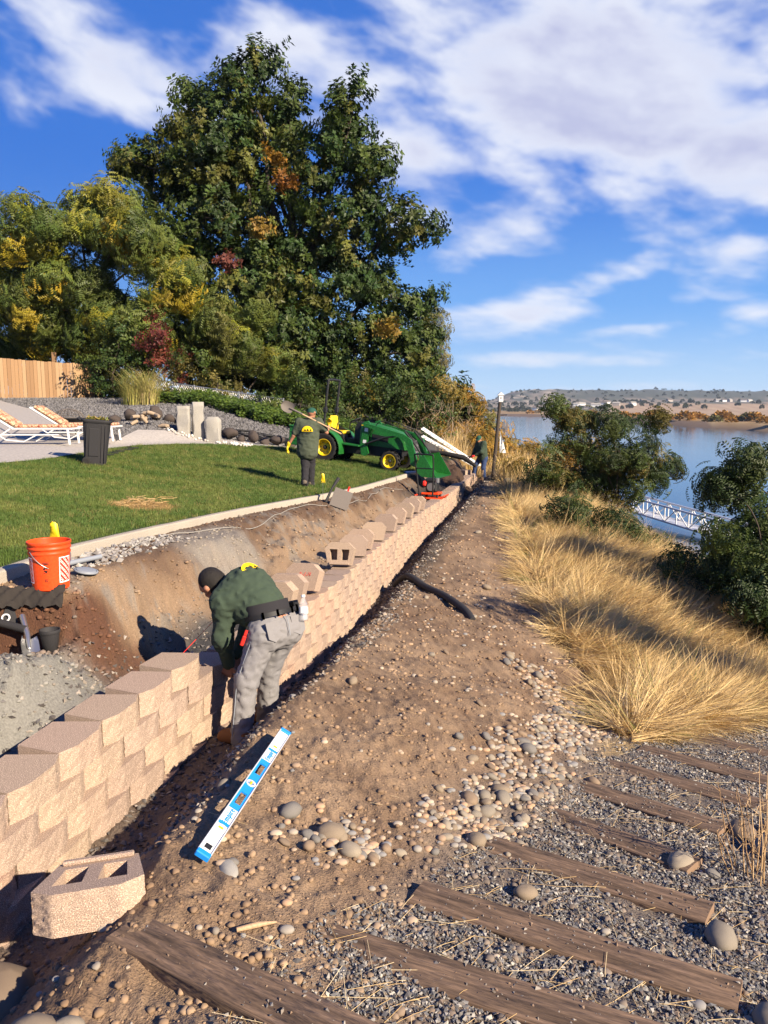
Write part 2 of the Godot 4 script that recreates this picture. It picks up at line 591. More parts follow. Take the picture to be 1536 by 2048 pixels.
# lobes: [x, y, z, rx, ry, rz]; pal: [colour, weight, ...] chosen clump by clump
func crown(parent: Node, lobes: Array, sprigs: Array, m: Material, density: float, clump_r: float, per: int, sz: float, pal: Array, droop := 0.0, called := "crown") -> Array:
	var X := []
	var C := []
	var centres := []
	for q in sprigs: X.append([]); 
	for q in sprigs: C.append([])
	var tot := 0.0
	for i in range(1, pal.size(), 2): tot += pal[i]
	for L in lobes:
		var o := V(L[0], L[1], L[2])
		var r := V(L[3], L[4], L[5])
		var n := int(maxf(3.0, density * pow(r.x * r.y * r.z, 0.667)))
		for i in n:
			var d := rand_dir()
			var cp := o + d * r * pow(rf(0.12, 1.0), 0.45)
			centres.append(cp)
			var w := rf(0, tot)
			var ci := 0
			while w > pal[ci * 2 + 1] and ci * 2 + 3 < pal.size():
				w -= pal[ci * 2 + 1]
				ci += 1
			var base: Color = pal[ci * 2]
			var b := rf(0.75, 1.2)
			var cr := clump_r * rf(0.6, 1.25)
			for k in per:
				var e := rand_dir()
				var p := cp + e * V(1, 0.75, 1) * cr * pow(rng.randf(), 0.5)
				var dir := (e * 0.9 + d * 0.7 + V(0, 0.25 - droop, 0) + rand_dir() * 0.4).normalized()
				var s := sz * rf(0.7, 1.25)
				var v := rng.randi() % sprigs.size()
				X[v].append(Transform3D(rotv(dir, rf(0, TAU)).scaled(V(s, s, s)), p))
				var g := b * rf(0.8, 1.2)
				C[v].append(Color(base.r * g * rf(0.9, 1.1), base.g * g, base.b * g * rf(0.85, 1.15)))
	for v in sprigs.size(): many(called, sprigs[v], m, X[v], C[v], parent)
	return centres

func limb(parent: Node, a: Vector3, b: Vector3, r0: float, r1: float, m: Material, called := "branch", wob := 0.06) -> void:
	var n := 6
	var pts := []
	var rs := []
	var L := a.distance_to(b)
	for i in n + 1:
		var t := float(i) / n
		var p := a.lerp(b, t) + V(0, L * 0.12 * sin(PI * t), 0)
		if i > 0 and i < n: p += rand_dir() * L * wob
		pts.append(p)
		rs.append(lerpf(r0, r1, t))
	obj(called, mb().tube(smooth_path(pts, 3), _interp(rs, 3), 7), m, parent)
func _interp(r: Array, per: int) -> Array:
	var o := []
	for i in r.size() - 1:
		for k in per: o.append(lerpf(r[i], r[i + 1], float(k) / per))
	o.append(r[r.size() - 1])
	return o

# a tree whose lobes are given as [px, py, rx, ry] in metres across and above its own foot, with a depth of its own
func tree(called: String, label: String, cat: String, foot: Vector3, lobes: Array, zj: float, sprigs: Array, lm: Material, tm: Material, tr: float, dens: float, cr: float, per: int, sz: float, pal: Array, droop := 0.0, group := "", limbs := true) -> Node3D:
	var t := thing(called, label, cat, foot, 0.0, group)
	var L := []
	var top := 0.0
	for l in lobes:
		var r: float = (l[2] + l[3]) * 0.5
		L.append([l[0], l[1], rf(-zj, zj), l[2], l[3], r])
		top = maxf(top, l[1])
	if limbs:
		var pts := []
		var rs := []
		for i in 7:
			var k := i / 6.0
			pts.append(V(sin(i * 1.7) * tr * 0.5, -0.3 + top * 0.85 * k, cos(i * 1.3) * tr * 0.4))
			rs.append(tr * (1.25 - 0.25 * minf(1.0, k * 6.0)) * lerpf(1.0, 0.22, k))
		obj("trunk", mb().tube(smooth_path(pts, 4), _interp(rs, 4), 10), tm, t)
		for l in L:
			var h := clampf(l[1] * rf(0.3, 0.55), 0.2, top * 0.75)
			limb(t, V(0, h, 0), V(l[0], l[1], l[2]), tr * 0.4, tr * 0.1, tm)
	var cs := crown(t, L, sprigs, lm, dens, cr, per, sz, pal, droop)
	if limbs:
		var tw := mb()
		for i in range(0, cs.size(), 4):
			var l = L[rng.randi() % L.size()]
			var best := 1e9
			for q in L:
				var dd: float = cs[i].distance_to(V(q[0], q[1], q[2]))
				if dd < best:
					best = dd
					l = q
			var a := V(l[0], l[1], l[2])
			tw.tube([a, a.lerp(cs[i], 0.5) + rand_dir() * best * 0.1, cs[i]], [tr * 0.1, tr * 0.07, tr * 0.03], 5, false)
		obj("twigs", tw, tm, t).set_meta("kind", "stuff")
	return t

func blade_tuft(n: int, h: float, w: float, spread: float, bend: float, segs := 3) -> ArrayMesh:
	var m := mb()
	for i in n:
		var a := rf(0, TAU)
		var b := V(cos(a), 0, sin(a)) * spread * sqrt(rng.randf())
		var lean := V(cos(a + rf(-1, 1)), 0, sin(a + rf(-1, 1))) * bend * rf(0.4, 1.2)
		var hh := h * rf(0.55, 1.15)
		var side := V(cos(a + 1.6), 0, sin(a + 1.6)) * w * 0.5
		var g := rf(0.75, 1.2)
		m.col = Color(g, g, g * rf(0.85, 1.1))
		var p := b
		var d := V(0, 1, 0)
		for s in segs:
			var t1 := float(s + 1) / segs
			d = (d + lean * t1).normalized()
			var q := p + d * hh / segs
			var w0 := 1.0 - float(s) / segs * 0.6
			var w1 := (1.0 - t1 * 0.6) if s < segs - 1 else 0.05
			m.quad(p - side * w0, p + side * w0, q + side * w1, q - side * w1)
			p = q
	return m.done()

func stone_mesh(sd: float, rough: float, nu := 10, nv := 7) -> ArrayMesh:
	return mb().ball(Vector3.ZERO, Vector3.ONE, nu, nv, rough, fb, sd).done()
func chip_mesh(sd: int) -> ArrayMesh:      # broken, flat-faced stone
	var m := mb()
	var r := RandomNumberGenerator.new()
	r.seed = sd
	var b := Basis(V(1, 0, 0), r.randf() * 3.0) * Basis(V(0, 1, 0), r.randf() * 3.0)
	var P := []
	for i in 6:
		var a: Vector3 = [V(1, 0, 0), V(-1, 0, 0), V(0, 1, 0), V(0, -1, 0), V(0, 0, 1), V(0, 0, -1)][i]
		P.append(b * (a * r.randf_range(0.6, 1.15) + V(r.randf_range(-0.3, 0.3), r.randf_range(-0.3, 0.3), r.randf_range(-0.3, 0.3))))
	for s in [[0, 2, 4], [2, 1, 4], [1, 3, 4], [3, 0, 4], [2, 0, 5], [1, 2, 5], [3, 1, 5], [0, 3, 5]]:
		m.tri(P[s[0]], P[s[1]], P[s[2]])
	return m.done()

# ------------------------------------------------------------------ retaining wall blocks
const BW := 0.4
const BH := 0.152
const BD := 0.3
func block_mesh(sd: float, cores := false, cz := 0.042, cx := 0.1) -> ArrayMesh:
	var m := mb()
	var line := []        # front outline in plan, from -x to +x: [x, z, normal]
	for k in 7: line.append([lerpf(-0.199, -cx, k / 7.0), lerpf(-cz, 0.0, k / 7.0), V(-0.5, 0, 0.85)])
	for k in 15: line.append([lerpf(-cx, cx, k / 14.0), 0.0, V(0, 0, 1)])
	for k in 7: line.append([lerpf(cx, 0.199, (k + 1) / 7.0), lerpf(0.0, -cz, (k + 1) / 7.0), V(0.5, 0, 0.85)])
	var rows := []
	for i in 13:
		var y := BH * i / 12.0
		var row := PackedVector3Array()
		for q in line:
			var e := 1.0 if (i > 0 and i < 12) else 0.3
			var d := (fb.get_noise_3d(q[0] * 2600.0 + sd, y * 2600.0, sd) * 0.011 + fb.get_noise_3d(q[0] * 420.0 + sd, y * 420.0, 9.0 - sd) * 0.006) * e
			row.append(V(q[0], y, q[1]) + q[2] * d)
		rows.append(row)
	# split face
	m.grid(rows)
	var n := line.size()
	var br := V(0.15, 0, -BD)
	var bl := V(-0.15, 0, -BD)
	var up := V(0, BH, 0)
	m.quad(rows[0][n - 1], br, br + up, rows[12][n - 1])
	m.quad(br, bl, bl + up, br + up)
	m.quad(bl, rows[0][0], rows[12][0], bl + up)
	for j in n - 1:
		m.tri(rows[0][j], bl.lerp(br, float(j) / (n - 1)), rows[0][j + 1])
		m.tri(bl.lerp(br, float(j) / (n - 1)), bl.lerp(br, float(j + 1) / (n - 1)), rows[0][j + 1])
	if not cores:
		for j in n - 1:
			m.tri(rows[12][j], rows[12][j + 1], bl.lerp(br, float(j) / (n - 1)) + up)
			m.tri(bl.lerp(br, float(j) / (n - 1)) + up, rows[12][j + 1], bl.lerp(br, float(j + 1) / (n - 1)) + up)
	else:
		var z0 := -maxf(0.085, cz + 0.012)
		var z1 := -0.235
		var ex := func(z: float) -> float: return lerpf(0.199, 0.15, (z + cz) / (-BD + cz))
		for j in n - 1:        # front bar
			var a := V(lerpf(-ex.call(z0), ex.call(z0), float(j) / (n - 1)), BH, z0)
			var b := V(lerpf(-ex.call(z0), ex.call(z0), float(j + 1) / (n - 1)), BH, z0)
			m.quad(rows[12][j], rows[12][j + 1], b, a)
		m.quad(V(-ex.call(z1), BH, z1), V(ex.call(z1), BH, z1), br + up, bl + up)      # back bar
		for sg in [-1.0, 1.0]:
			var x0 := 0.028
			var x1 := 0.135
			var P := [V(x0 * sg, BH, z0), V(x1 * sg, BH, z0), V((x1 - 0.02) * sg, BH, z1), V(x0 * sg, BH, z1)]
			var E := [V(ex.call(z0) * sg, BH, z0), V(ex.call(z1) * sg, BH, z1)]
			var dn := V(0, -0.125, 0)
			if sg > 0:
				m.quad(P[1], E[0], E[1], P[2])
				for k in 4: m.quad(P[k], P[(k + 1) % 4], P[(k + 1) % 4] + dn, P[k] + dn)
				m.quad(P[0] + dn, P[1] + dn, P[2] + dn, P[3] + dn)
			else:
				m.quad(E[0], P[1], P[2], E[1])
				for k in 4: m.quad(P[(k + 1) % 4], P[k], P[k] + dn, P[(k + 1) % 4] + dn)
				m.quad(P[1] + dn, P[0] + dn, P[3] + dn, P[2] + dn)
		m.quad(V(-0.028, BH, z0), V(0.028, BH, z0), V(0.028, BH, z1), V(-0.028, BH, z1))
		m.box(V(0, BH + 0.009, -BD + 0.018), V(0.27, 0.018, 0.032), Basis.IDENTITY, 0.005)
	return m.done()

# ------------------------------------------------------------------ bodies: tapered bones joined by a smooth minimum and meshed with surface nets
# bones: [a, b, ra, rb] or [a, b, ra, rb, flatten_dir, flatten]
func bones_mesh(bones: Array, cell: float, k: float, wr := 0.0, wf := 60.0, out: MB = null) -> MB:
	var lo := V(1e9, 1e9, 1e9)
	var hi := -lo
	for b in bones:
		var r: float = maxf(b[2], b[3]) + k * 3.0
		for p in [b[0], b[1]]:
			lo = lo.min(p - V(r, r, r))
			hi = hi.max(p + V(r, r, r))
	lo -= V(cell, cell, cell) * 2.0
	var nx := int((hi.x - lo.x) / cell) + 3
	var ny := int((hi.y - lo.y) / cell) + 3
	var nz := int((hi.z - lo.z) / cell) + 3
	var S := PackedFloat32Array()
	S.resize(nx * ny * nz)
	for b in bones:
		var A: Vector3 = b[0]
		var B: Vector3 = b[1]
		var ra: float = b[2]
		var rb: float = b[3]
		var r := maxf(ra, rb) + k * 3.0 + cell
		var a0 := A.min(B) - V(r, r, r) - lo
		var a1 := A.max(B) + V(r, r, r) - lo
		var ab := B - A
		var l2 := maxf(ab.length_squared(), 1e-9)
		var flat: bool = b.size() > 4
		var fd: Vector3 = b[4] if flat else Vector3.ZERO
		var fk: float = b[5] if flat else 0.0
		for iz in range(maxi(int(a0.z / cell), 0), mini(int(a1.z / cell) + 2, nz)):
			for iy in range(maxi(int(a0.y / cell), 0), mini(int(a1.y / cell) + 2, ny)):
				var at := (iz * ny + iy) * nx
				for ix in range(maxi(int(a0.x / cell), 0), mini(int(a1.x / cell) + 2, nx)):
					var p := lo + V(ix, iy, iz) * cell - A
					var t := clampf(p.dot(ab) / l2, 0.0, 1.0)
					var q := p - ab * t
					if flat: q += fd * q.dot(fd) * fk
					S[at + ix] += exp(-(q.length() - lerpf(ra, rb, t)) / k)
	var nw := FastNoiseLite.new()
	nw.frequency = 0.02
	nw.fractal_octaves = 2
	for i in S.size():
		var e := S[i]
		S[i] = 1.0 if e < 1e-9 else -k * log(e)
	if wr > 0.0:
		for iz in nz:
			for iy in ny:
				for ix in nx:
					var i := (iz * ny + iy) * nx + ix
					if absf(S[i]) < cell * 3.0:
						var p := lo + V(ix, iy, iz) * cell
						S[i] += wr * (absf(nw.get_noise_3d(p.x * wf * 10.0, p.y * wf * 14.0, p.z * wf * 10.0)) * 2.0 - 0.5)
	var id := PackedInt32Array()
	id.resize(S.size())
	id.fill(-1)
	var P := PackedVector3Array()
	var off := [0, 1, nx, nx + 1, nx * ny, nx * ny + 1, nx * ny + nx, nx * ny + nx + 1]
	var E := [[0, 1], [0, 2], [0, 4], [1, 3], [1, 5], [2, 3], [2, 6], [3, 7], [4, 5], [4, 6], [5, 7], [6, 7]]
	for iz in nz - 1:
		for iy in ny - 1:
			for ix in nx - 1:
				var i := (iz * ny + iy) * nx + ix
				if S[i] > cell * 2.0: continue
				var s0 := S[i] < 0.0
				var same := true
				for o in off:
					if (S[i + o] < 0.0) != s0:
						same = false
						break
				if same: continue
				var sum := Vector3.ZERO
				var cnt := 0
				for e in E:
					var va := S[i + off[e[0]]]
					var vb := S[i + off[e[1]]]
					if (va < 0.0) != (vb < 0.0):
						var t := va / (va - vb)
						var pa := V(e[0] & 1, (e[0] >> 1) & 1, e[0] >> 2)
						var pb := V(e[1] & 1, (e[1] >> 1) & 1, e[1] >> 2)
						sum += pa.lerp(pb, t)
						cnt += 1
				id[i] = P.size()
				P.append(lo + (V(ix, iy, iz) + sum / cnt) * cell)
	var N := PackedVector3Array()
	N.resize(P.size())
	var F := PackedInt32Array()
	var dx := [1, nx, nx * ny]
	for iz in range(1, nz - 1):
		for iy in range(1, ny - 1):
			for ix in range(1, nx - 1):
				var i := (iz * ny + iy) * nx + ix
				if S[i] > cell * 2.0: continue
				var ins := S[i] < 0.0
				for ax in 3:
					if (S[i + dx[ax]] < 0.0) == ins: continue
					var u: int = dx[(ax + 1) % 3]
					var w: int = dx[(ax + 2) % 3]
					var q := [id[i - u - w], id[i - w], id[i], id[i - u]]
					if q[0] < 0 or q[1] < 0 or q[2] < 0 or q[3] < 0: continue
					if not ins: q.reverse()
					var g: Vector3 = (P[q[2]] - P[q[0]]).cross(P[q[3]] - P[q[1]])
					for z in q: N[z] += g
					F.append_array([q[0], q[1], q[2], q[0], q[2], q[3]])
	var m := out if out else mb()
	for f in range(0, F.size(), 3):
		for e in [0, 2, 1]: m._p(P[F[f + e]], N[F[f + e]])
	return m

func hand(o: Vector3, d: Vector3, palm: Vector3, sc := 1.0, curl := 0.5, fat := 0.0) -> Array:      # wrist, towards the fingers, palm faces
	d = d.normalized()
	palm = (palm - d * palm.dot(d)).normalized()
	var s := d.cross(palm).normalized()
	var B := []
	for i in 4:
		var e := (i - 1.5) * 0.021 * sc
		var k := o + d * (0.088 - absf(i - 1.2) * 0.005) * sc + s * e
		B.append([o + s * e * 0.55, k, (0.015 + fat) * sc, (0.0125 + fat) * sc])
		var ln: float = [0.068, 0.076, 0.072, 0.056][i] * sc
		var p := k
		var v := d
		for j in 3:
			v = (v * cos(curl) + palm * sin(curl)).normalized()
			var q: Vector3 = p + v * ln * [0.45, 0.32, 0.25][j]
			B.append([p, q, (0.0098 - j * 0.0008 + fat) * sc, (0.009 - j * 0.0008 + fat) * sc])
			p = q
			palm = palm
	var tb := o + d * 0.025 * sc - s * 0.028 * sc
	var t1 := tb + (d * 0.7 - s * 0.6 + palm * 0.3).normalized() * 0.042 * sc
	var t2 := t1 + (d * 0.85 - s * 0.1 + palm * 0.5).normalized() * 0.03 * sc
	B.append([o, tb, (0.016 + fat) * sc, (0.014 + fat) * sc])
	B.append([tb, t1, (0.0135 + fat) * sc, (0.0115 + fat) * sc])
	B.append([t1, t2, (0.011 + fat) * sc, (0.009 + fat) * sc])
	return B

# ------------------------------------------------------------------ sky: air and clouds
var CL := [   # azimuth, elevation, half width, half height (degrees), strength, turn
	[14.8, 20.5, 13.0, 5.6, 1.25, -0.22], [23.8, 15.6, 6.5, 3.6, 1.1, -0.1], [23.7, 9.7, 3.2, 1.7, 0.85, 0.25], [9.6, 13.0, 6.0, 2.0, 0.86, 0.2],
	[16.9, 9.3, 2.6, 1.0, 0.75, 0.1], [10.5, 6.6, 5.6, 1.7, 0.85, 0.15], [18.0, 5.5, 4.2, 0.45, 0.75, 0.04], [13.7, 3.3, 10.5, 0.65, 0.85, 0.0],
	[24.9, 5.7, 2.9, 0.9, 0.55, 0.15], [-17.5, 21.6, 8.2, 3.0, 0.9, -0.18], [-5.1, 22.0, 8.7, 3.8, 0.85, 0.0], [2.6, 17.0, 3.8, 5.2, 0.9, 0.0],
	[18.9, 1.4, 11.0, 0.5, 0.5, 0.0], [4.6, 24.5, 9.0, 3.2, 0.8, 0.0], [20.0, 29.0, 16.0, 6.0, 1.1, 0.0], [-14.0, 32.0, 16.0, 4.0, 0.7, 0.1],
	[62.0, 24.0, 16.0, 4.0, 0.9, 0.1], [-70.0, 18.0, 18.0, 3.0, 0.7, 0.0], [110.0, 12.0, 22.0, 2.5, 0.7, 0.0], [-120.0, 30.0, 20.0, 6.0, 0.8, 0.1], [170.0, 16.0, 24.0, 3.0, 0.7, 0.0]]
var ns := FastNoiseLite.new()
func sky_col(az: float, el: float) -> Color:
	var s := sin(deg_to_rad(maxf(el, 0.0)))
	var b := Color(0.50, 0.70, 0.92).lerp(Color(0.20, 0.45, 0.90), sm(0.0, 0.13, s))
	b = b.lerp(Color(0.06, 0.215, 0.72), sm(0.08, 0.30, s))
	b = b.lerp(Color(0.03, 0.12, 0.50), sm(0.25, 0.7, s))
	b = b.lerp(Color(0.04, 0.17, 0.62), sm(0.0, -25.0, az) * sm(0.0, 0.1, s) * sm(-60.0, -30.0, az) * 0.4)
	var m := 0.0
	for c in CL:
		var dx: float = wrapf(az - c[0], -180.0, 180.0)
		if absf(dx) > c[2] * 2.2: continue
		var dy: float = el - c[1]
		var ca := cos(c[5])
		var sa := sin(c[5])
		var ex: float = (dx * ca + dy * sa) / c[2]
		var ey: float = (-dx * sa + dy * ca) / c[3]
		var r := ex * ex + ey * ey
		if r < 5.0: m = maxf(m, c[4] * exp(-r * 0.75))
	if m < 0.03 or el < 0.0: return b
	var k := 1.0 / (0.16 + s)            # clouds lie in a flat layer: finer towards the horizon
	var px := az * 1.0
	var py := el * (0.9 + k * 0.35)
	var w := ns.get_noise_2d(px * 5.0 + 300.0, py * 6.0) * 3.0
	var n := ns.get_noise_2d(px * 8.0 + w * 4.0, py * 17.0 + px * 3.0 + w * 5.0) * 0.95 + ns.get_noise_2d(px * 24.0 + w * 9.0, py * 38.0 + px * 12.0) * 0.2
	var d := sm(0.24, 1.06, m + n * (0.66 - 0.52 * sm(0.7, 1.15, m)))
	var thick := sm(0.75, 1.25, m + n * 0.3)
	var cl := Color(0.83, 0.86, 0.96).lerp(Color(0.53, 0.555, 0.76), clampf(thick * (0.72 + 0.5 * n), 0.0, 1.0))
	cl = cl.lerp(Color(0.70, 0.78, 0.92), sm(7.0, 2.0, el) * 0.6)
	return b.lerp(cl, d * 0.95)
func make_sky() -> PanoramaSkyMaterial:
	ns.seed = 11
	ns.frequency = 0.012
	ns.fractal_octaves = 5
	ns.fractal_gain = 0.52
	var w := 1024
	var im := Image.create(w, w / 2, false, Image.FORMAT_RGBF)
	for j in w / 2:
		var el := 90.0 - (j + 0.5) * 360.0 / w
		for i in w:
			if el < -3.0: im.set_pixel(i, j, Color(0.13, 0.12, 0.10))
			else: im.set_pixel(i, j, sky_col(wrapf((i + 0.5) * 360.0 / w, -180.0, 180.0), el))
	var big := 4096
	im.resize(big, big / 2, Image.INTERPOLATE_CUBIC)
	var q := 360.0 / big
	for j in range(int((90.0 - 30.0) / q), int(91.0 / q)):
		var el := 90.0 - (j + 0.5) * q
		for i in range(int(-31.0 / q), int(31.0 / q)):
			im.set_pixel(posmod(i, big), j, sky_col((i + 0.5) * q, el))
	var m := PanoramaSkyMaterial.new()
	m.panorama = ImageTexture.create_from_image(im)
	return m

func set_up_view() -> void:
	var cam := Camera3D.new()
	cam.name = "camera"
	cam.position = V(0, EYE, 0)
	cam.rotation_degrees = V(-7.74, 0, 0)
	cam.fov = 67.3
	cam.near = 0.05
	cam.far = 9000.0
	add_child(cam)
	var env := Environment.new()
	env.background_mode = Environment.BG_SKY
	var sky := Sky.new()
	sky.sky_material = make_sky()
	env.sky = sky
	env.background_energy_multiplier = 0.46
	env.tonemap_mode = Environment.TONE_MAPPER_LINEAR
	env.tonemap_exposure = 2.3
	env.fog_enabled = true
	env.fog_density = 0.00008
	env.fog_light_color = Color(0.80, 0.87, 0.97)
	env.sdfgi_enabled = true
	env.ssao_enabled = true
	env.ssil_enabled = true
	var we := WorldEnvironment.new()
	we.name = "environment"
	we.environment = env
	add_child(we)
	var sun := DirectionalLight3D.new()
	sun.name = "sun"
	sun.light_color = Color(1.0, 0.93, 0.83)
	sun.light_energy = 1.6
	sun.light_angular_distance = 0.5
	sun.shadow_enabled = true
	add_child(sun)
	var el := deg_to_rad(29.0)
	var to_sun := V(0.74 * cos(el), sin(el), 0.67 * cos(el))
	sun.look_at_from_position(to_sun * 10.0, Vector3.ZERO, Vector3.UP)

func make_materials() -> void:
	var grit := noise_tex(3, 0.035, 0.6, 1.0, 1024)
	var grit_n := norm_tex(5, 0.05, 7.0, 1024)
	var speck := noise_tex(8, 0.12, 0.38, 1.0, 512, FastNoiseLite.TYPE_CELLULAR, 2)
	var speck_n := norm_tex(9, 0.10, 5.0, 512, FastNoiseLite.TYPE_CELLULAR, 3)
	var soft := noise_tex(14, 0.02, 0.72, 1.0, 512)
	tri(vmat("soil", 0.98), 1.6, grit, grit_n, 1.1, true, grit, 1.3)
	tri(mat("lawn", lin(0.055, 0.085, 0.018)), 0.9, grit, speck_n, 0.6)
	tri(mat("concrete", lin(0.48, 0.44, 0.395)), 1.1, soft, grit_n, 0.25)
	tri(mat("curb", lin(0.60, 0.53, 0.43)), 2.6, grit, grit_n, 1.0)
	tri(mat("block", lin(0.93, 0.70, 0.515), 0.95), 3.6, speck, speck_n, 1.1, false)
	tri(mat("block2", lin(0.88, 0.66, 0.51), 0.95), 3.6, speck, speck_n, 1.1, false)
	tri(mat("block3", lin(0.95, 0.70, 0.525), 0.95), 3.6, speck, speck_n, 1.1, false)
	M["block4"] = M.block.duplicate()
	M.block4.albedo_color = lin(0.80, 0.60, 0.47)
	M["block5"] = M.block.duplicate()
	M.block5.albedo_color = lin(0.95, 0.66, 0.49)
	for m in ["block", "block2", "block3", "block4", "block5"]: M[m].metallic_specular = 0.2
	for i in 6:
		var c: Color = [Color(0.34, 0.265, 0.185), Color(0.27, 0.20, 0.14), Color(0.32, 0.275, 0.215), Color(0.40, 0.335, 0.25), Color(0.25, 0.23, 0.205), Color(0.35, 0.25, 0.165)][i]
		tri(mat("cobble%d" % i, lin(c.r, c.g, c.b), 0.85), 9.0, grit, grit_n, 0.3, false)
	vmat("stone", 0.9)
	vmat("leaf", 0.5).cull_mode = BaseMaterial3D.CULL_DISABLED
	M.leaf.backlight_enabled = true
	M.leaf.backlight = Color(0.5, 0.55, 0.3)
	M.leaf.metallic_specular = 0.35
	vmat("straw", 0.7).cull_mode = BaseMaterial3D.CULL_DISABLED
	M.straw.backlight_enabled = true
	M.straw.backlight = Color(0.35, 0.33, 0.25)
	vmat("paint", 0.6)
	tri(mat("bark", lin(0.11, 0.085, 0.065)), 3.0, grit, grit_n, 1.2)
	mat("tie", lin(0.265, 0.172, 0.112), 0.97)
	M.tie.albedo_texture = noise_tex(31, 0.02, 0.5, 1.0, 1024)
	M.tie.normal_enabled = true
	M.tie.normal_texture = norm_tex(33, 0.02, 9.0, 1024)
	M.tie.normal_scale = 0.35
	M.tie.uv1_scale = V(0.6, 0.12, 1)
	tri(mat("wood", lin(0.50, 0.30, 0.15), 0.8), 2.0, grit, grit_n, 0.2)
	M.wood.uv1_scale = V(14.0, 1.3, 14.0)
	var wk: StandardMaterial3D = M.wood.duplicate()
	wk.albedo_color = lin(0.57, 0.37, 0.20)
	M["wood2"] = wk
	var wd: StandardMaterial3D = M.wood.duplicate()
	wd.albedo_color = lin(0.42, 0.245, 0.12)
	M["wood3"] = wd
	tri(mat("green", lin(0.016, 0.18, 0.026), 0.42), 2.5, noise_tex(41, 0.012, 0.62, 1.0, 512), null, 1.0, false)
	M.green.clearcoat_enabled = true
	M.green.clearcoat = 0.3
	tri(mat("yellow", lin(0.85, 0.60, 0.012), 0.45), 3.0, soft, null, 1.0, false)
	mat("black", lin(0.015, 0.015, 0.016), 0.55)
	tri(mat("rubber", lin(0.03, 0.028, 0.026), 0.9), 5.0, grit, grit_n, 0.3, false)
	tri(mat("dustyblack", lin(0.045, 0.043, 0.045), 0.75), 3.0, grit, grit_n, 0.15, false)
	mat("white", lin(0.66, 0.66, 0.64), 0.4)
	mat("steel", lin(0.4, 0.4, 0.4), 0.32, 0.85)
	mat("alu", lin(0.6, 0.61, 0.62), 0.4, 0.3)
	tri(mat("rusty", lin(0.22, 0.19, 0.165), 0.8), 5.0, grit, grit_n, 0.4, false)
	tri(mat("orange", lin(0.95, 0.085, 0.014), 0.45), 4.0, noise_tex(43, 0.015, 0.78, 1.0, 512), grit_n, 0.06, false)
	mat("red", lin(0.75, 0.03, 0.02), 0.45)
	mat("blue", lin(0.01, 0.22, 0.62), 0.4)
	tri(mat("shirt", lin(0.062, 0.093, 0.06), 0.95), 12.0, grit, grit_n, 0.35, false)
	tri(mat("shirt2", lin(0.095, 0.115, 0.075), 0.95), 30.0, grit, grit_n, 0.2, false)
	tri(mat("jeans", lin(0.27, 0.26, 0.26), 0.95), 18.0, soft, grit_n, 0.25, false)
	mat("dark_cloth", lin(0.022, 0.021, 0.024), 0.95)
	mat("denim", lin(0.03, 0.05, 0.12), 0.95)
	mat("skin", lin(0.36, 0.17, 0.10), 0.6)
	M.skin.subsurf_scatter_enabled = true
	M.skin.subsurf_scatter_strength = 0.1
	tri(mat("hair", lin(0.02, 0.016, 0.013), 0.75), 16.0, grit, grit_n, 1.2, false)
	mat("boot", lin(0.17, 0.075, 0.03), 0.85)
	tri(mat("shoe", lin(0.20, 0.16, 0.12), 0.9), 20.0, grit, null, 1.0, false)
	mat("cap", lin(0.015, 0.07, 0.045), 0.85)
	tri(mat("handle_wood", lin(0.6, 0.40, 0.23), 0.6), 6.0, soft, null, 1.0, false)
	tri(mat("limestone", lin(0.50, 0.47, 0.41), 0.95), 2.2, grit, grit_n, 0.9, false)
	tri(mat("basalt", lin(0.105, 0.082, 0.07), 0.95), 3.0, grit, grit_n, 0.8, false)
	tri(mat("driftwood", lin(0.5, 0.38, 0.26), 0.9), 5.0, grit, grit_n, 0.5, false)
	tri(mat("fabric", lin(0.05, 0.042, 0.036), 0.95), 8.0, grit, grit_n, 0.4, false)
	mat("grey_plastic", lin(0.22, 0.24, 0.27), 0.5)
	var wtr := mat("water", lin(0.012, 0.035, 0.06), 0.07)
	wtr.metallic_specular = 0.55
	tri(wtr, 0.09, null, norm_tex(21, 0.03, 2.2, 1024), 0.16)
	wtr.uv1_scale = V(0.05, 0.05, 0.16)
	vmat("far_land", 1.0)
	mat("glass", Color(0.95, 0.97, 1.0, 0.12), 0.05).transparency = BaseMaterial3D.TRANSPARENCY_ALPHA
	M["grit"] = grit

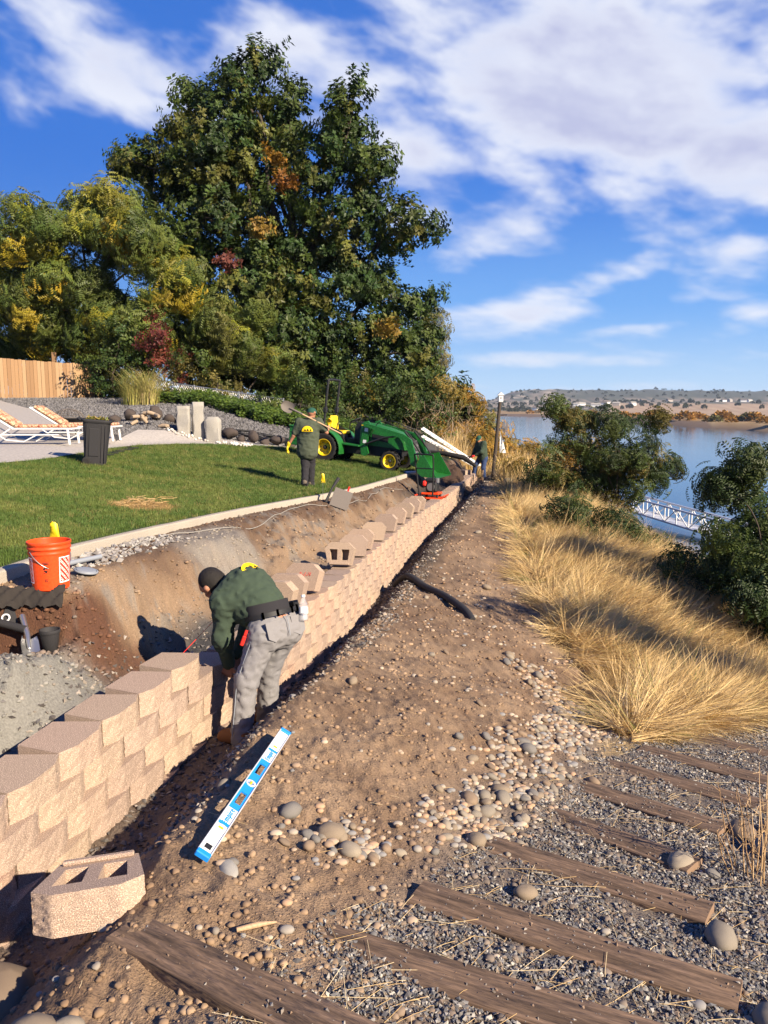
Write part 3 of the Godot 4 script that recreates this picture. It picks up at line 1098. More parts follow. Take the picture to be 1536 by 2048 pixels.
# ------------------------------------------------------------------ ground, lawn, path, river, far shore
func build_land() -> void:
	var P := []
	var C := []
	var ang := []
	var a := -62.0
	while a <= 62.0:
		ang.append(a)
		a += 0.17 if absf(a) < 29.0 else 1.1
	var r := 0.7
	while r < 150.0:
		var row := PackedVector3Array()
		var cr := PackedColorArray()
		for t in ang:
			var x: float = r * tan(deg_to_rad(t))
			row.append(G(x, r))
			cr.append(gcol(x, r))
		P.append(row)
		C.append(cr)
		r *= 1.0105 if r < 34.0 else 1.05
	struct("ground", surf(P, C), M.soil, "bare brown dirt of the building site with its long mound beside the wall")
	# lawn
	P = []
	C = []
	for i in 150:
		var D := 4.4 + 21.6 * pow(i / 149.0, 1.3)
		var row := PackedVector3Array()
		var cr := PackedColorArray()
		for j in 41:
			var x := lerpf(tab(LX, D), tab(CX, D), j / 40.0)
			row.append(W(x, D, lawn_h(x, D) - 0.035))
			cr.append(Color.WHITE)
		P.append(row)
		C.append(cr)
	struct("lawn", surf(P, C), M.lawn)
	# patio slab
	struct("patio", strip([Vector2(-22, 9), Vector2(-22, 14), Vector2(-22, 18), Vector2(-22, 22), Vector2(-22, 25), Vector2(-22, 28), Vector2(-22, 31)],
		[Vector2(-7.6, 9), Vector2(-6.85, 16), Vector2(-6.75, 18.2), Vector2(-6.95, 20), Vector2(-7.7, 21.8), Vector2(-10.6, 25.3), Vector2(-15.4, 31)], 24, 60, 0.06), M.concrete)
	struct("patio_path", strip([Vector2(-6.76, 18.25), Vector2(-6.94, 20), Vector2(-7.0, 22.0), Vector2(-6.2, 23.3), Vector2(-4.6, 24.6), Vector2(-3.2, 25.4)],
		[Vector2(-6.75, 18.2), Vector2(-6.4, 20), Vector2(-5.8, 21.4), Vector2(-5.0, 22.6), Vector2(-3.8, 23.8), Vector2(-2.6, 24.6)], 6, 40, 0.065), M.concrete)
	# concrete curb between lawn and bed
	var m := mb()
	var rows := []
	var prof := [[-0.055, -0.12], [-0.055, 0.03], [-0.04, 0.045], [0.035, 0.045], [0.055, 0.028], [0.06, -0.15]]
	for i in 130:
		var D := 4.3 + 22.0 * i / 129.0
		var x := tab(CX, D)
		var tn := V(tab(CX, D + 0.3) - tab(CX, D - 0.3), 0, -0.6).normalized()
		var nr := tn.cross(Vector3.UP)
		var row := PackedVector3Array()
		var jig := fb.get_noise_1d(D * 60.0) * 0.02
		for p in prof: row.append(V(x, EYE - lawn_h(x - 0.01, D) + p[1] + jig * 0.4, -D) + nr * (p[0] + jig))
		rows.append(row)
	m.grid(rows)
	struct("curb", m, M.curb, "pale concrete mowing curb between the lawn and the dug bed")
	# river
	m = mb()
	var yb := EYE - 10.0
	m.quad(V(-2500, yb, -12), V(3500, yb, -12), V(3500, yb, -4200), V(-2500, yb, -4200))
	struct("river", m, M.water)
	# far shore and hills, laid out by bearing and distance
	P = []
	C = []
	var rows_n := 46
	for i in rows_n:
		P.append(PackedVector3Array())
		C.append(PackedColorArray())
	for j in 181:
		var az := -42.0 + 90.0 * j / 180.0
		var sh := shore(az)
		var cw := cos(deg_to_rad(az))
		for i in rows_n:
			var t := i / float(rows_n - 1)
			var d := sh * pow(5200.0 / sh, t)
			var h := far_h(az, d, sh)
			P[i].append(V(sin(deg_to_rad(az)) * d / cw, EYE + h, -d))
			var n := fb.get_noise_2d(az * 90.0, d * 0.35)
			var n2 := fb.get_noise_2d(az * 300.0 + 50.0, d * 0.9)
			var c := Color(0.22, 0.165, 0.10).lerp(Color(0.33, 0.26, 0.17), 0.5 + n2)
			if d < sh * 1.06: c = Color(0.13, 0.09, 0.055)
			elif d < sh * 1.5: c = Color(0.28, 0.20, 0.10).lerp(Color(0.20, 0.11, 0.03), 0.5 + n2)
			elif d < 1500.0: c = Color(0.25, 0.17, 0.105).lerp(Color(0.34, 0.25, 0.16), 0.5 + n2) if az > 16.0 else Color(0.15, 0.125, 0.075).lerp(Color(0.09, 0.095, 0.05), 0.5 + n * 1.4)
			else:
				var f := sm(0.0, 0.12, n + 0.05)
				c = Color(0.20, 0.16, 0.115).lerp(Color(0.055, 0.065, 0.045), clampf(f + sm(2050.0, 2250.0, d) * sm(9.0, 16.0, az), 0.0, 1.0))
				if az < 12.5 and absf(n2) < 0.07: c = Color(0.36, 0.30, 0.22)
			C[i].append(c)
	struct("hills", surf(P, C), M.far_land, "low farmed hills and brown fields across the river")

var LX := [4.0, -9.0, 8.9, -9.0, 9.0, -7.6, 16.0, -6.85, 18.2, -6.75, 20.0, -6.4, 21.4, -5.8, 22.6, -5.0, 23.8, -3.8, 24.6, -2.6, 26.5, 0.9]
func shore(az: float) -> float: return tab([-40.0, 1300.0, 2.0, 1080.0, 8.6, 905.0, 12.3, 789.0, 15.7, 603.0, 18.7, 480.0, 21.4, 405.0, 26.5, 314.0, 34.0, 230.0, 48.0, 160.0], az)
func far_h(az: float, d: float, sh: float) -> float:     # metres above the eye
	var crest := tab([-42.0, 14.0, 4.0, 8.0, 6.5, 14.0, 8.0, 24.0, 8.8, 40.0, 9.7, 54.0, 12.0, 57.0, 15.0, 55.0, 17.0, 54.0, 19.0, 56.0, 22.0, 53.0, 27.0, 49.0, 48.0, 50.0], az)
	var n := fb.get_noise_2d(az * 60.0, d * 0.25)
	var bank := lerpf(-10.3, -7.6, sm(sh, sh * 1.035, d))
	var mid := lerpf(bank, -6.6, sm(sh * 1.05, sh * 1.6, d))
	var f := sm(950.0 if az > 15.0 else 1250.0, 1750.0, maxf(d, sh * 1.7 if d > sh * 1.7 else 0.0)) * sm(sh * 1.3, sh * 1.8, d)
	mid = lerpf(mid, 12.0 if az > 15.0 else 6.0, f)
	var h := lerpf(mid, crest * 1.15 + n * 5.0, sm(1750.0, 2900.0, d))
	return h + n * 1.2 * f

func col_of(list: Array) -> Color: return list[rng.randi() % list.size()]

func build_ground_cover() -> void:
	# lawn grass
	var tuft := blade_tuft(12, 0.055, 0.0045, 0.05, 0.8, 2)
	var X := []
	var C := []
	var spots := fill(42000, -8.0, 1.2, 4.8, 26.0, func(x, D): return x < tab(CX, D) - 0.09 and x > tab(LX, D) + 0.04 and absf(x) < D * 0.62)
	for p in spots:
		var s := rf(0.8, 1.35) * (1.0 + 0.035 * maxf(0.0, p.y - 8.0))
		X.append(Transform3D(Basis(Vector3.UP, rf(0, TAU)).scaled(V(s, s * rf(0.7, 1.2), s)), W(p.x, p.y, lawn_h(p.x, p.y) - 0.03)))
		var n := fb.get_noise_2d(p.x * 40.0, p.y * 40.0)
		var c := Color(0.075, 0.125, 0.022).lerp(Color(0.13, 0.16, 0.035), clampf(0.35 + n * 1.7 + 0.5 * fb.get_noise_2d(p.x * 12.0, p.y * 12.0 + 70.0) + rf(-0.25, 0.25), 0, 1))
		if Vector2((p.x + 3.35) * 1.0, (p.y - 10.6) * 0.7).length() < 0.33 + rf(0, 0.15): c = Color(0.34, 0.22, 0.09)
		if rng.randf() < 0.06: c = Color(0.26, 0.22, 0.08)
		C.append(c)
	many("lawn_grass", tuft, M.straw, X, C)
	# grey crushed stone of the garden bed behind the patio
	var chip := chip_mesh(4)
	X = []
	C = []
	spots = fill(36000, -22.0, 1.5, 17.5, 34.0, func(x, D): return in_gravel(x, D))
	for p in spots:
		var s := rf(0.022, 0.05)
		X.append(Transform3D(Basis(rand_dir(), rf(0, TAU)).scaled(V(s, s, s)), G(p.x, p.y, s * 0.3)))
		var g := rf(0.06, 0.19)
		C.append(Color(g, g * 0.96, g * 0.95))
	many("crushed_stone", chip, M.stone, X, C)
	# path gravel
	X = []
	C = []
	spots = fill(64000, -1.3, 5.5, 1.7, 9.0, func(x, D): return on_path(x, D) and absf(x) < D * 0.6 and rng.randf() < 0.12 + 1.4 * sm(-0.1, 0.4, fb.get_noise_2d(x * 60.0, D * 60.0 + 33.0) + 0.45 * (x - path_left(D))))
	for p in spots:
		var s: float = (0.0032 + 0.0085 * pow(rng.randf(), 2.4)) * (1.0 + 0.05 * p.y)
		X.append(Transform3D(Basis(rand_dir(), rf(0, TAU)).scaled(V(s * rf(0.7, 1.4), s * 0.8, s)), G(p.x, p.y, s * 0.45)))
		C.append(col_of([Color(0.11, 0.108, 0.108), Color(0.17, 0.16, 0.15), Color(0.25, 0.235, 0.21), Color(0.075, 0.072, 0.075), Color(0.38, 0.35, 0.30), Color(0.2, 0.15, 0.11), Color(0.13, 0.128, 0.13), Color(0.16, 0.145, 0.125)]))
	for q in ties:
		var a: Vector3 = q[0]
		var b: Vector3 = q[1]
		var sd := (b - a).cross(Vector3.UP).normalized()
		for k in 110:
			var u := pow(rng.randf(), 0.8)
			var s := rf(0.003, 0.008) if rng.randf() < 0.85 else rf(0.008, 0.013)
			X.append(Transform3D(Basis(rand_dir(), rf(0, TAU)).scaled(V(s, s * 0.8, s)), a.lerp(b, u) + sd * 0.078 * pow(rf(-1, 1), 3.0) * (1.0 if rng.randf() < 0.5 else 0.3) + sd * rf(-0.07, 0.07) + V(0, 0.017, 0)))
			C.append(col_of([Color(0.13, 0.12, 0.115), Color(0.2, 0.17, 0.14), Color(0.3, 0.27, 0.23), Color(0.22, 0.15, 0.1)]))
	many("path_gravel", chip_mesh(8), M.stone, X, C)
	# clods and grit on the dirt
	X = []
	C = []
	spots = fill(15000, -3.2, 4.5, 1.7, 24.0, func(x, D): return on_dirt(x, D) or (x < tab(WX, D) - 0.35 and x > tab(CX, D) + 0.1 and D < 20.0 and rng.randf() < 0.5))
	for p in spots:
		var s: float = pow(rng.randf(), 3.0) * 0.013 + 0.003
		s *= 1.0 + 0.06 * p.y
		X.append(Transform3D(Basis(rand_dir(), rf(0, TAU)).scaled(V(s, s * 0.7, s)), G(p.x, p.y, s * 0.2)))
		var c := gcol(p.x, p.y)
		var g := rf(0.8, 1.2)
		if rng.randf() < 0.03: c = col_of([Color(0.36, 0.31, 0.25), Color(0.24, 0.23, 0.22), Color(0.45, 0.36, 0.26)])
		C.append(Color(c.r * g * 0.72, c.g * g * 0.72, c.b * g * 0.72))
	many("dirt_clods", stone_mesh(15.0, 0.5, 7, 5), M.stone, X, C)
	X = []
	C = []
	for i in 900:       # crumbled soil on the steep side of the pit
		var x := rf(-3.0, -1.5)
		var D := rf(5.15, 5.8)
		var s := 0.004 + 0.02 * pow(rng.randf(), 3.0)
		X.append(Transform3D(Basis(rand_dir(), rf(0, TAU)).scaled(V(s, s * 0.8, s)), G(x, D, s * 0.3)))
		var c := gcol(x, D)
		var g := rf(0.6, 1.15)
		C.append(Color(c.r * g, c.g * g, c.b * g))
	many("soil_crumbs", stone_mesh(19.0, 0.5, 7, 5), M.stone, X, C)
	# small pebbles among the cobbles
	X = []
	C = []
	spots = fill(3800, -1.2, 4.2, 2.2, 26.0, func(x, D): return cobble_here(x, D, 0.6))
	for p in spots:
		var s: float = rf(0.008, 0.02) * (1.0 + 0.03 * p.y)
		X.append(Transform3D(Basis(Vector3.UP, rf(0, TAU)).scaled(V(s * rf(1.0, 1.5), s * 0.7, s)), G(p.x, p.y, s * 0.25)))
		C.append(col_of(PEB))
	many("small_pebbles", stone_mesh(3.0, 0.1, 8, 5), M.stone, X, C)
	# dark crushed rock behind and at the foot of the wall
	X = []
	C = []
	for i in 9000:
		var D := 3.4 * pow(27.0 / 3.4, rng.randf())
		var t := rf(0.02, 0.75) if rng.randf() < 0.62 else rf(-1.0, -0.3)
		if t < 0.0 and (D > 9.0 or rng.randf() < 0.3): continue
		if t > 0.0 and D < 7.0 and rng.randf() < 0.5: continue
		var x := tab(WX, D) + t
		var s := rf(0.008, 0.02) * (1.0 + 0.03 * D)
		X.append(Transform3D(Basis(rand_dir(), rf(0, TAU)).scaled(V(s, s * 0.8, s)), G(x, D, s * 0.3)))
		C.append(col_of([Color(0.13, 0.12, 0.11), Color(0.2, 0.17, 0.14), Color(0.075, 0.065, 0.06), Color(0.3, 0.26, 0.22)]))
	many("drain_rock", chip_mesh(23), M.stone, X, C)
	# dry grass on the slope: long blades laid over
	for v in 3:
		var t2 := blade_tuft(9, 0.66, 0.005, 0.035, [0.22, 0.4, 0.12][v], 4)
		X = []
		C = []
		spots = fill(24000, 1.2, 10.0, 5.0, 30.0, func(x, D): return x > tab(GX, D) + 0.12 + 0.25 * fb.get_noise_2d(x * 80.0, D * 80.0) and x > 1.2 and D > 5.6 + 0.95 * (x - 1.63) and rng.randf() < 0.1 + 1.3 * minf(x - tab(GX, D), (D - 5.65 - 0.95 * (x - 1.63)) * 0.8) + 0.5 * fb.get_noise_2d(x * 90.0, D * 70.0) and x < tab(XB, D) + 0.3 and absf(x) < D * 0.62 and fb.get_noise_2d(x * 130.0 + 40.0, D * 130.0) < 0.28)
		for p in spots:
			var h := fb.get_noise_2d(p.x * 42.0, p.y * 30.0) * 5.0
			var edge := sm(0.6, 0.0, p.x - tab(GX, p.y))
			var lay := V(0.3 - 0.7 * edge + 0.6 * cos(h), 0, 0.25 + 0.6 * sin(h)).normalized()
			var up := (gnorm(p.x, p.y) * lerpf(0.06, 0.6, pow(rng.randf(), 4.0)) + (lay + V(rf(-0.9, 0.9), 0, rf(-0.9, 0.9))) * rf(0.7, 1.2)).normalized()
			var s := rf(0.55, 1.25)
			X.append(Transform3D(rotv(up, rf(0, TAU)).scaled(V(s, s, s)), G(p.x, p.y, rf(-0.01, 0.09))))
			var n := fb.get_noise_2d(p.x * 70.0, p.y * 60.0 + 200.0)
			var c := Color(0.74, 0.55, 0.27).lerp(Color(0.46, 0.30, 0.12), clampf(0.35 + n * 1.3 + rf(-0.3, 0.3), 0, 1))
			if rng.randf() < 0.05: c = Color(0.2, 0.22, 0.06)
			C.append(c)
		many("dry_grass", t2, M.straw, X, C)
	# upright dry grass behind the wall end, under the pole and along the bank
	var t3 := blade_tuft(26, 0.8, 0.012, 0.16, 0.35, 3)
	X = []
	C = []
	for i in 900:
		var D := rf(22.0, 36.0)
		var x := tab(WX, D) + rf(-1.6, 4.5)
		if D < 29.0 and x < tab(GX, D) + 0.2: continue
		var s := rf(0.7, 1.4)
		X.append(Transform3D(rotv(V(rf(-0.3, 0.4), 1, rf(-0.2, 0.3)), rf(0, TAU)).scaled(V(s, s, s)), G(x, D, -0.05)))
		C.append(col_of([Color(0.6, 0.42, 0.18), Color(0.5, 0.33, 0.13), Color(0.66, 0.5, 0.25)]))
	many("tall_dry_grass", t3, M.straw, X, C)
	# loose straw on the path
	X = []
	C = []
	var st := mb()
	st.tube([V(-0.5, 0, 0), V(-0.1, 0.03, 0.02), V(0.5, 0, -0.03)], 0.012, 4)
	spots = fill(900, -1.4, 4.5, 1.8, 8.0, func(x, D): return (on_path(x, D) or rng.randf() < 0.035) and absf(x) < D * 0.6)
	for p in spots:
		var s: float = pow(rng.randf(), 2.0) * 0.22 + 0.03
		X.append(Transform3D(Basis(Vector3.UP, rf(0, TAU)) * Basis(V(0, 0, 1), rf(-0.1, 0.1)) * Basis.from_scale(V(s, 0.075, 0.075)), G(p.x, p.y, 0.012)))
		C.append(col_of([Color(0.62, 0.45, 0.22), Color(0.5, 0.34, 0.15), Color(0.7, 0.56, 0.33)]))
	many("loose_straw", st, M.straw, X, C)

var PEB := [Color(0.36, 0.27, 0.19), Color(0.30, 0.21, 0.14), Color(0.33, 0.28, 0.22), Color(0.42, 0.34, 0.25), Color(0.22, 0.21, 0.2), Color(0.40, 0.26, 0.16), Color(0.28, 0.25, 0.21)]
func in_gravel(x: float, D: float) -> bool:
	if absf(x) > D * 0.62: return false
	if x < -6.9: return D > tab([-22.0, 33.0, -15.4, 31.0, -10.6, 25.3, -7.7, 21.8, -6.9, 20.5], x)
	return D > tab([-7.0, 22.2, -6.2, 23.4, -4.6, 24.7, -3.2, 25.5, 1.5, 28.0], x)
func on_path(x: float, D: float) -> bool:
	var t := x - tab(WX, D)
	return D < 9.0 and x > path_left(D) + 0.25 * fb.get_noise_2d(x * 90.0, D * 90.0) and not (x > 1.4 and D > 5.75 + 0.95 * (x - 1.63))
func path_left(D: float) -> float: return tab([1.99, -0.38, 2.38, -0.49, 2.85, 0.12, 3.29, 0.3, 4.29, 0.92, 5.64, 1.59, 6.28, 2.07, 8.0, 3.4], D)
func on_dirt(x: float, D: float) -> bool:
	if absf(x) > D * 0.62: return false
	var t := x - tab(WX, D)
	if t > 0.0: return x < tab(GX, D) + 0.2
	return t < -0.4 and x > tab(CX, D) + 0.1
func cobble_here(x: float, D: float, k: float) -> bool:      # thicker along the toe of the mound and where it meets the path
	var t := x - tab(WX, D)
	if t < 0.45 or absf(x) > D * 0.6: return false
	var gx := tab(GX, D)
	if x > gx + 0.15: return false
	var e := gh(x, D) - path_h(x, D)
	var p := 0.10
	if D > 2.6 and D < 8.2:
		p = lerpf(0.016, 1.0, sm(0.34, 0.16, absf(x - path_left(minf(D, 6.3)) + 0.1 + 0.1 * (D - 4.0))) * sm(3.2, 3.6, D))
		p = maxf(p, 0.75 * sm(0.36, 0.1, Vector2(x + 0.2, (D - 3.22) * 1.2).length()))
		if x > path_left(D) + 0.25: p = 0.012
	elif D < 2.6: p = 0.012
	else: p = 0.06
	return rng.randf() < p * k

func build_cobbles() -> void:
	var hue := ["tan", "brown", "beige", "pale sandy", "grey", "reddish tan"]
	var meshes := []
	for i in 8: meshes.append(stone_mesh(20.0 + i * 31.0, 0.16, 12, 8))
	var xs := []
	# bigger stones that stand out, as [x, D, half length, squash, material]
	for s in [[-0.19, 2.33, 0.075, 0.8, 2, "round tan cobble at the lower left corner, larger of two"], [-1.0, 1.98, 0.062, 0.85, 0, "egg shaped tan cobble half out of the dirt in the lower left corner"]]: pass
	var n := 0
	var near := fill(268, -0.9, 3.2, 2.6, 8.0, func(x, D): return cobble_here(x, D, 1.0))
	for p in near: xs.append([p, rf(0.014, 0.03) * (1.0 + (0.6 if rng.randf() < 0.12 else 0.0)) * (1.0 + 0.06 * (p.y - 3.0))])
	for p in fill(40, -0.6, 3.6, 8.0, 20.0, func(x, D): return cobble_here(x, D, 1.0)): xs.append([p, rf(0.03, 0.07)])
	for q in xs:
		var p: Vector2 = q[0]
		var s: float = q[1]
		var o := obj("cobble", meshes[rng.randi() % 8], M["cobble%d" % (rng.randi() % 6)])
		var up := gnorm(p.x, p.y)
		o.transform = Transform3D(rotv((up + rand_dir() * 0.35).normalized(), rf(0, TAU)) * Basis.from_scale(V(s * rf(1.05, 1.5), s * rf(0.6, 0.85), s)), G(p.x, p.y, s * 0.28))
		var zone := "on the far part of the dirt mound"
		if p.y < 8.0:
			if Vector2(p.x + 0.2, (p.y - 3.22) * 1.2).length() < 0.42: zone = "in the small heap below the spirit level"
			elif absf(p.x - path_left(minf(p.y, 6.3)) + 0.1 + 0.1 * (p.y - 4.0)) < 0.4: zone = "in the stone band between the mound and the timber steps"
			elif p.x > path_left(minf(p.y, 6.0)): zone = "lying on the gravel path"
			else: zone = "half sunk in the bare dirt of the near mound"
		tag(o, "%s river cobble %s" % [hue[int(str(o.material_override.resource_name).right(1))], zone], "cobble", "river cobbles scattered over the dirt mound")
	for s in [[-1.02, 1.97, 0.075, "larger of two tan cobbles in the bottom left corner of the dirt", 0], [-0.93, 2.02, 0.045, "smaller of two tan cobbles in the bottom left corner of the dirt", 3], [-1.42, 2.55, 0.13, "big grey-brown boulder in shade left of the loose hollow block", 1],
			[-0.62, 2.85, 0.06, "flat white broken stone near the lower end of the spirit level", 9], [1.24, 2.18, 0.06, "pale smooth boulder at the bottom right corner beside the timber end", 2],
			[1.3, 2.72, 0.06, "grey boulder right of the timber step end", 2], [1.97, 3.95, 0.075, "brown round boulder at the right edge above the dry weed", 1], [2.15, 4.0, 0.065, "second brown boulder touching the right edge of the path", 5],
			[2.0, 3.7, 0.09, "grey angular boulder by the right edge, below the brown ones", 4], [2.15, 3.5, 0.08, "dark boulder behind the dry weed at the right edge", 1], [1.42, 3.42, 0.06, "flat pale stone at the right end of a timber step", 3],
			[-0.24, 3.25, 0.055, "largest round cobble in the heap below the spirit level", 0], [-0.15, 3.13, 0.045, "tan cobble with a white band in the heap below the spirit level", 3], [-0.44, 3.4, 0.045, "speckled grey cobble standing alone right of the spirit level", 4]]:
		var k: float = s[2]
		var o := obj("boulder" if k > 0.064 else "cobble", meshes[n % 8], M.limestone if s[4] == 9 else M["cobble%d" % s[4]])
		n += 1
		o.transform = Transform3D(Basis(Vector3.UP, rf(0, TAU)) * Basis.from_scale(V(k * 1.25, k * (0.42 if s[4] == 9 else 0.8), k * (0.6 if s[4] == 9 else 1.0))), G(s[0], s[1], k * (0.0 if s[4] == 9 else 0.3)))
		tag(o, s[3], "boulder" if k > 0.064 else "cobble", "")

var ties := []
func build_steps() -> void:
	var words := ["lowest", "second", "third", "fourth", "fifth", "sixth", "seventh", "eighth", "ninth"]
	var T := [[-0.91, 2.49, -0.26, 2.02], [-0.31, 2.56, 0.53, 2.12], [0.13, 2.9, 1.17, 2.29], [0.4, 3.55, 1.33, 2.89], [0.88, 4.06, 1.47, 3.38], [1.19, 4.65, 1.87, 3.95], [1.59, 5.22, 2.5, 4.31], [2.03, 5.78, 3.0, 4.73], [2.73, 6.43, 3.6, 5.3]]
	for i in T.size():
		var q = T[i]
		var a := G(q[0], q[1])
		var b := G(q[2], q[3])
		a.y = EYE - path_h(q[0], q[1]) + 0.005
		b.y = EYE - path_h(q[2], q[3]) + 0.025
		if i < 2:
			a.y -= 0.03 if i == 0 else 0.022
			b = a + (b - a) * 1.5
		ties.append([a, b])
		var d := (b - a).normalized()
		var m := mb()
		var L := a.distance_to(b)
		var rows := []
		var pr := [[-0.078, -0.12], [-0.082, 0.006], [-0.074, 0.016], [0.0, 0.018], [0.074, 0.016], [0.082, 0.006], [0.078, -0.12]]
		var side := d.cross(Vector3.UP).normalized()
		for k in 25:
			var c := a + d * L * k / 24.0
			var row := PackedVector3Array()
			for p in pr:
				var w := fb.get_noise_3d(c.x * 200.0, p[0] * 900.0, c.z * 200.0 + i * 50.0) * 0.011
				row.append(c + side * (p[0] + w) + Vector3.UP * (p[1] + w * 0.8))
			rows.append(row)
		m.grid(rows)
		for e in [0, 24]:
			for k in 5:
				if e == 0: m.tri(rows[0][0], rows[0][k + 2], rows[0][k + 1])
				else: m.tri(rows[24][0], rows[24][k + 1], rows[24][k + 2])
		tag(obj("timber_step", m, M.tie), "weathered brown timber step sunk in the gravel path, %s from the front" % words[i], "step", "timber steps of the gravel path")

# ------------------------------------------------------------------ the wall
var wall_pts := []      # [s, D]
func wall_at(s: float) -> float:        # arc length from D = 2.7 to D
	for i in wall_pts.size() - 1:
		if wall_pts[i + 1][0] >= s: return lerpf(wall_pts[i][1], wall_pts[i + 1][1], (s - wall_pts[i][0]) / (wall_pts[i + 1][0] - wall_pts[i][0]))
	return 28.0
func wall_frame(D: float, up: float, back := 0.0) -> Transform3D:
	var e := 0.35
	var h := -(tab(WH, D + e) - tab(WH, D - e))
	var t := V(tab(WX, D + e) - tab(WX, D - e), h, -2 * e).normalized()
	var n := t.cross(Vector3.UP).normalized()
	var y := n.cross(t).normalized()
	return Transform3D(Basis(t, y, n), V(tab(WX, D), EYE - tab(WH, D) + up, -D) - n * back)
func build_wall() -> void:
	var s := 0.0
	var D := 2.6
	while D < 28.2:
		wall_pts.append([s, D])
		var d2 := D + 0.1
		s += V(tab(WX, d2) - tab(WX, D), 0, 0.1).length()
		D = d2
	var ms := []
	for i in 6: ms.append(block_mesh(10.0 + 37.0 * i))
	var bl := [M.block, M.block2, M.block3, M.block4, M.block5]
	var w := thing("retaining_wall", "long tan split-face block retaining wall running away along the dirt mound", "wall")
	var total := s
	var pitch := 0.406
	for c in range(-1, 5):
		var n := 0
		var q := (0.2 if posmod(c, 2) == 0 else 0.0)
		while q < total - 0.3:
			var Dq := wall_at(q)
			var put := true
			if c == -1: put = Dq < 5.2
			if c == 3 and Dq > 24.0: put = false
			if c == 4: put = Dq > 6.5 and Dq < 21.0
			if c == 0 and Dq > 27.3: put = false
			var foot := tab(FH, Dq) + 0.12
			if tab(WH, Dq) + c * BH > foot: put = false
			if put:
				var xf := wall_frame(Dq, -BH * (c + 1) + (0.0 if true else 0.0), -0.011 * c + rf(-0.003, 0.003))
				xf.basis = xf.basis * Basis(Vector3.UP, rf(-0.025, 0.025))
				obj("block", ms[rng.randi() % 6], bl[rng.randi() % 5], w, xf)
			q += pitch
	# loose blocks stood on end along the top, ready to be laid
	var hm := block_mesh(77.0, true, 0.06, 0.12)
	var lm := []
	for i in 4: lm.append(block_mesh(210.0 + 31.0 * i, false, 0.082, 0.115))
	var hm2 := block_mesh(78.0, true, 0.082, 0.115)
	var nth := ["first", "second", "third", "fourth", "fifth", "sixth", "seventh", "eighth", "ninth", "tenth", "eleventh", "last"]
	var DD := [7.35, 7.75, 8.35, 10.1, 10.9, 11.6, 12.6, 13.7, 14.7, 15.6, 16.4, 17.0]
	for i in DD.size():
		var f := wall_frame(DD[i], 0.0, 0.2 + rf(-0.02, 0.02))
		var N := f.basis.z
		var T := f.basis.x
		var lean: float = [0.05, 0.12, 0.25, 0.2, 0.14, 0.16, 0.14, 0.1, 0.15, 0.12, 0.2, 0.08][i]
		var b := Basis(-N, -T, Vector3.UP) * Basis(V(1, 0, 0), lean) * Basis(V(0, 0, 1), rf(-0.15, 0.15))
		var o := obj("loose_block", hm2 if i in [3] else lm[i % 4], bl[i % 3])
		o.transform = Transform3D(b, f.origin + Vector3.UP * (BD + 0.003))
		tag(o, "tan block stood on end along the wall top, %s beyond the bending worker%s" % [nth[i], ", two holes" if i == 3 else (", red marks" if i == 2 else "")], "block", "loose blocks stood on the wall")
		if i == 2:
			var k := mb()
			for j in 5: k.tube([V(-0.1 + j * 0.03, BH + 0.002, -0.1 - 0.02 * (j % 2)), V(-0.09 + j * 0.035, BH + 0.002, -0.14), V(-0.075 + j * 0.03, BH + 0.002, -0.1 - 0.03 * (j % 3))], 0.0025, 4)
			obj("crayon_mark", k, M.red, o)
	var fe := wall_frame(26.9, 0.0, 0.12)
	var o2 := obj("loose_block", ms[2], M.block)
	o2.transform = Transform3D(Basis(fe.basis.y, 0.9) * fe.basis, fe.origin + V(-0.1, 0, 0))
	tag(o2, "single tan block lying across the far end of the wall by the standing worker", "block")
	# the hollow block on the dirt in front
	var o3 := obj("loose_block", hm, M.block3)
	o3.transform = Transform3D(Basis(Vector3.UP, 0.2) * Basis(V(0, 0, 1), 0.05) * Basis(V(1, 0, 0), -0.2), G(-1.07, 2.55, 0.035))
	tag(o3, "loose tan hollow block lying on the dirt in the foreground with two open cores", "block")

# ------------------------------------------------------------------ people
func mirror_hand(o: Vector3, d: Vector3, palm: Vector3, sc: float, curl: float, fat: float, left: bool) -> Array:
	var B := hand(o, d, palm, sc, curl, fat)
	if left:
		var s := d.normalized().cross((palm - d.normalized() * palm.dot(d.normalized())).normalized()).normalized()
		for b in B:
			for i in 2: b[i] = b[i] - s * 2.0 * s.dot(b[i] - o)
	return B

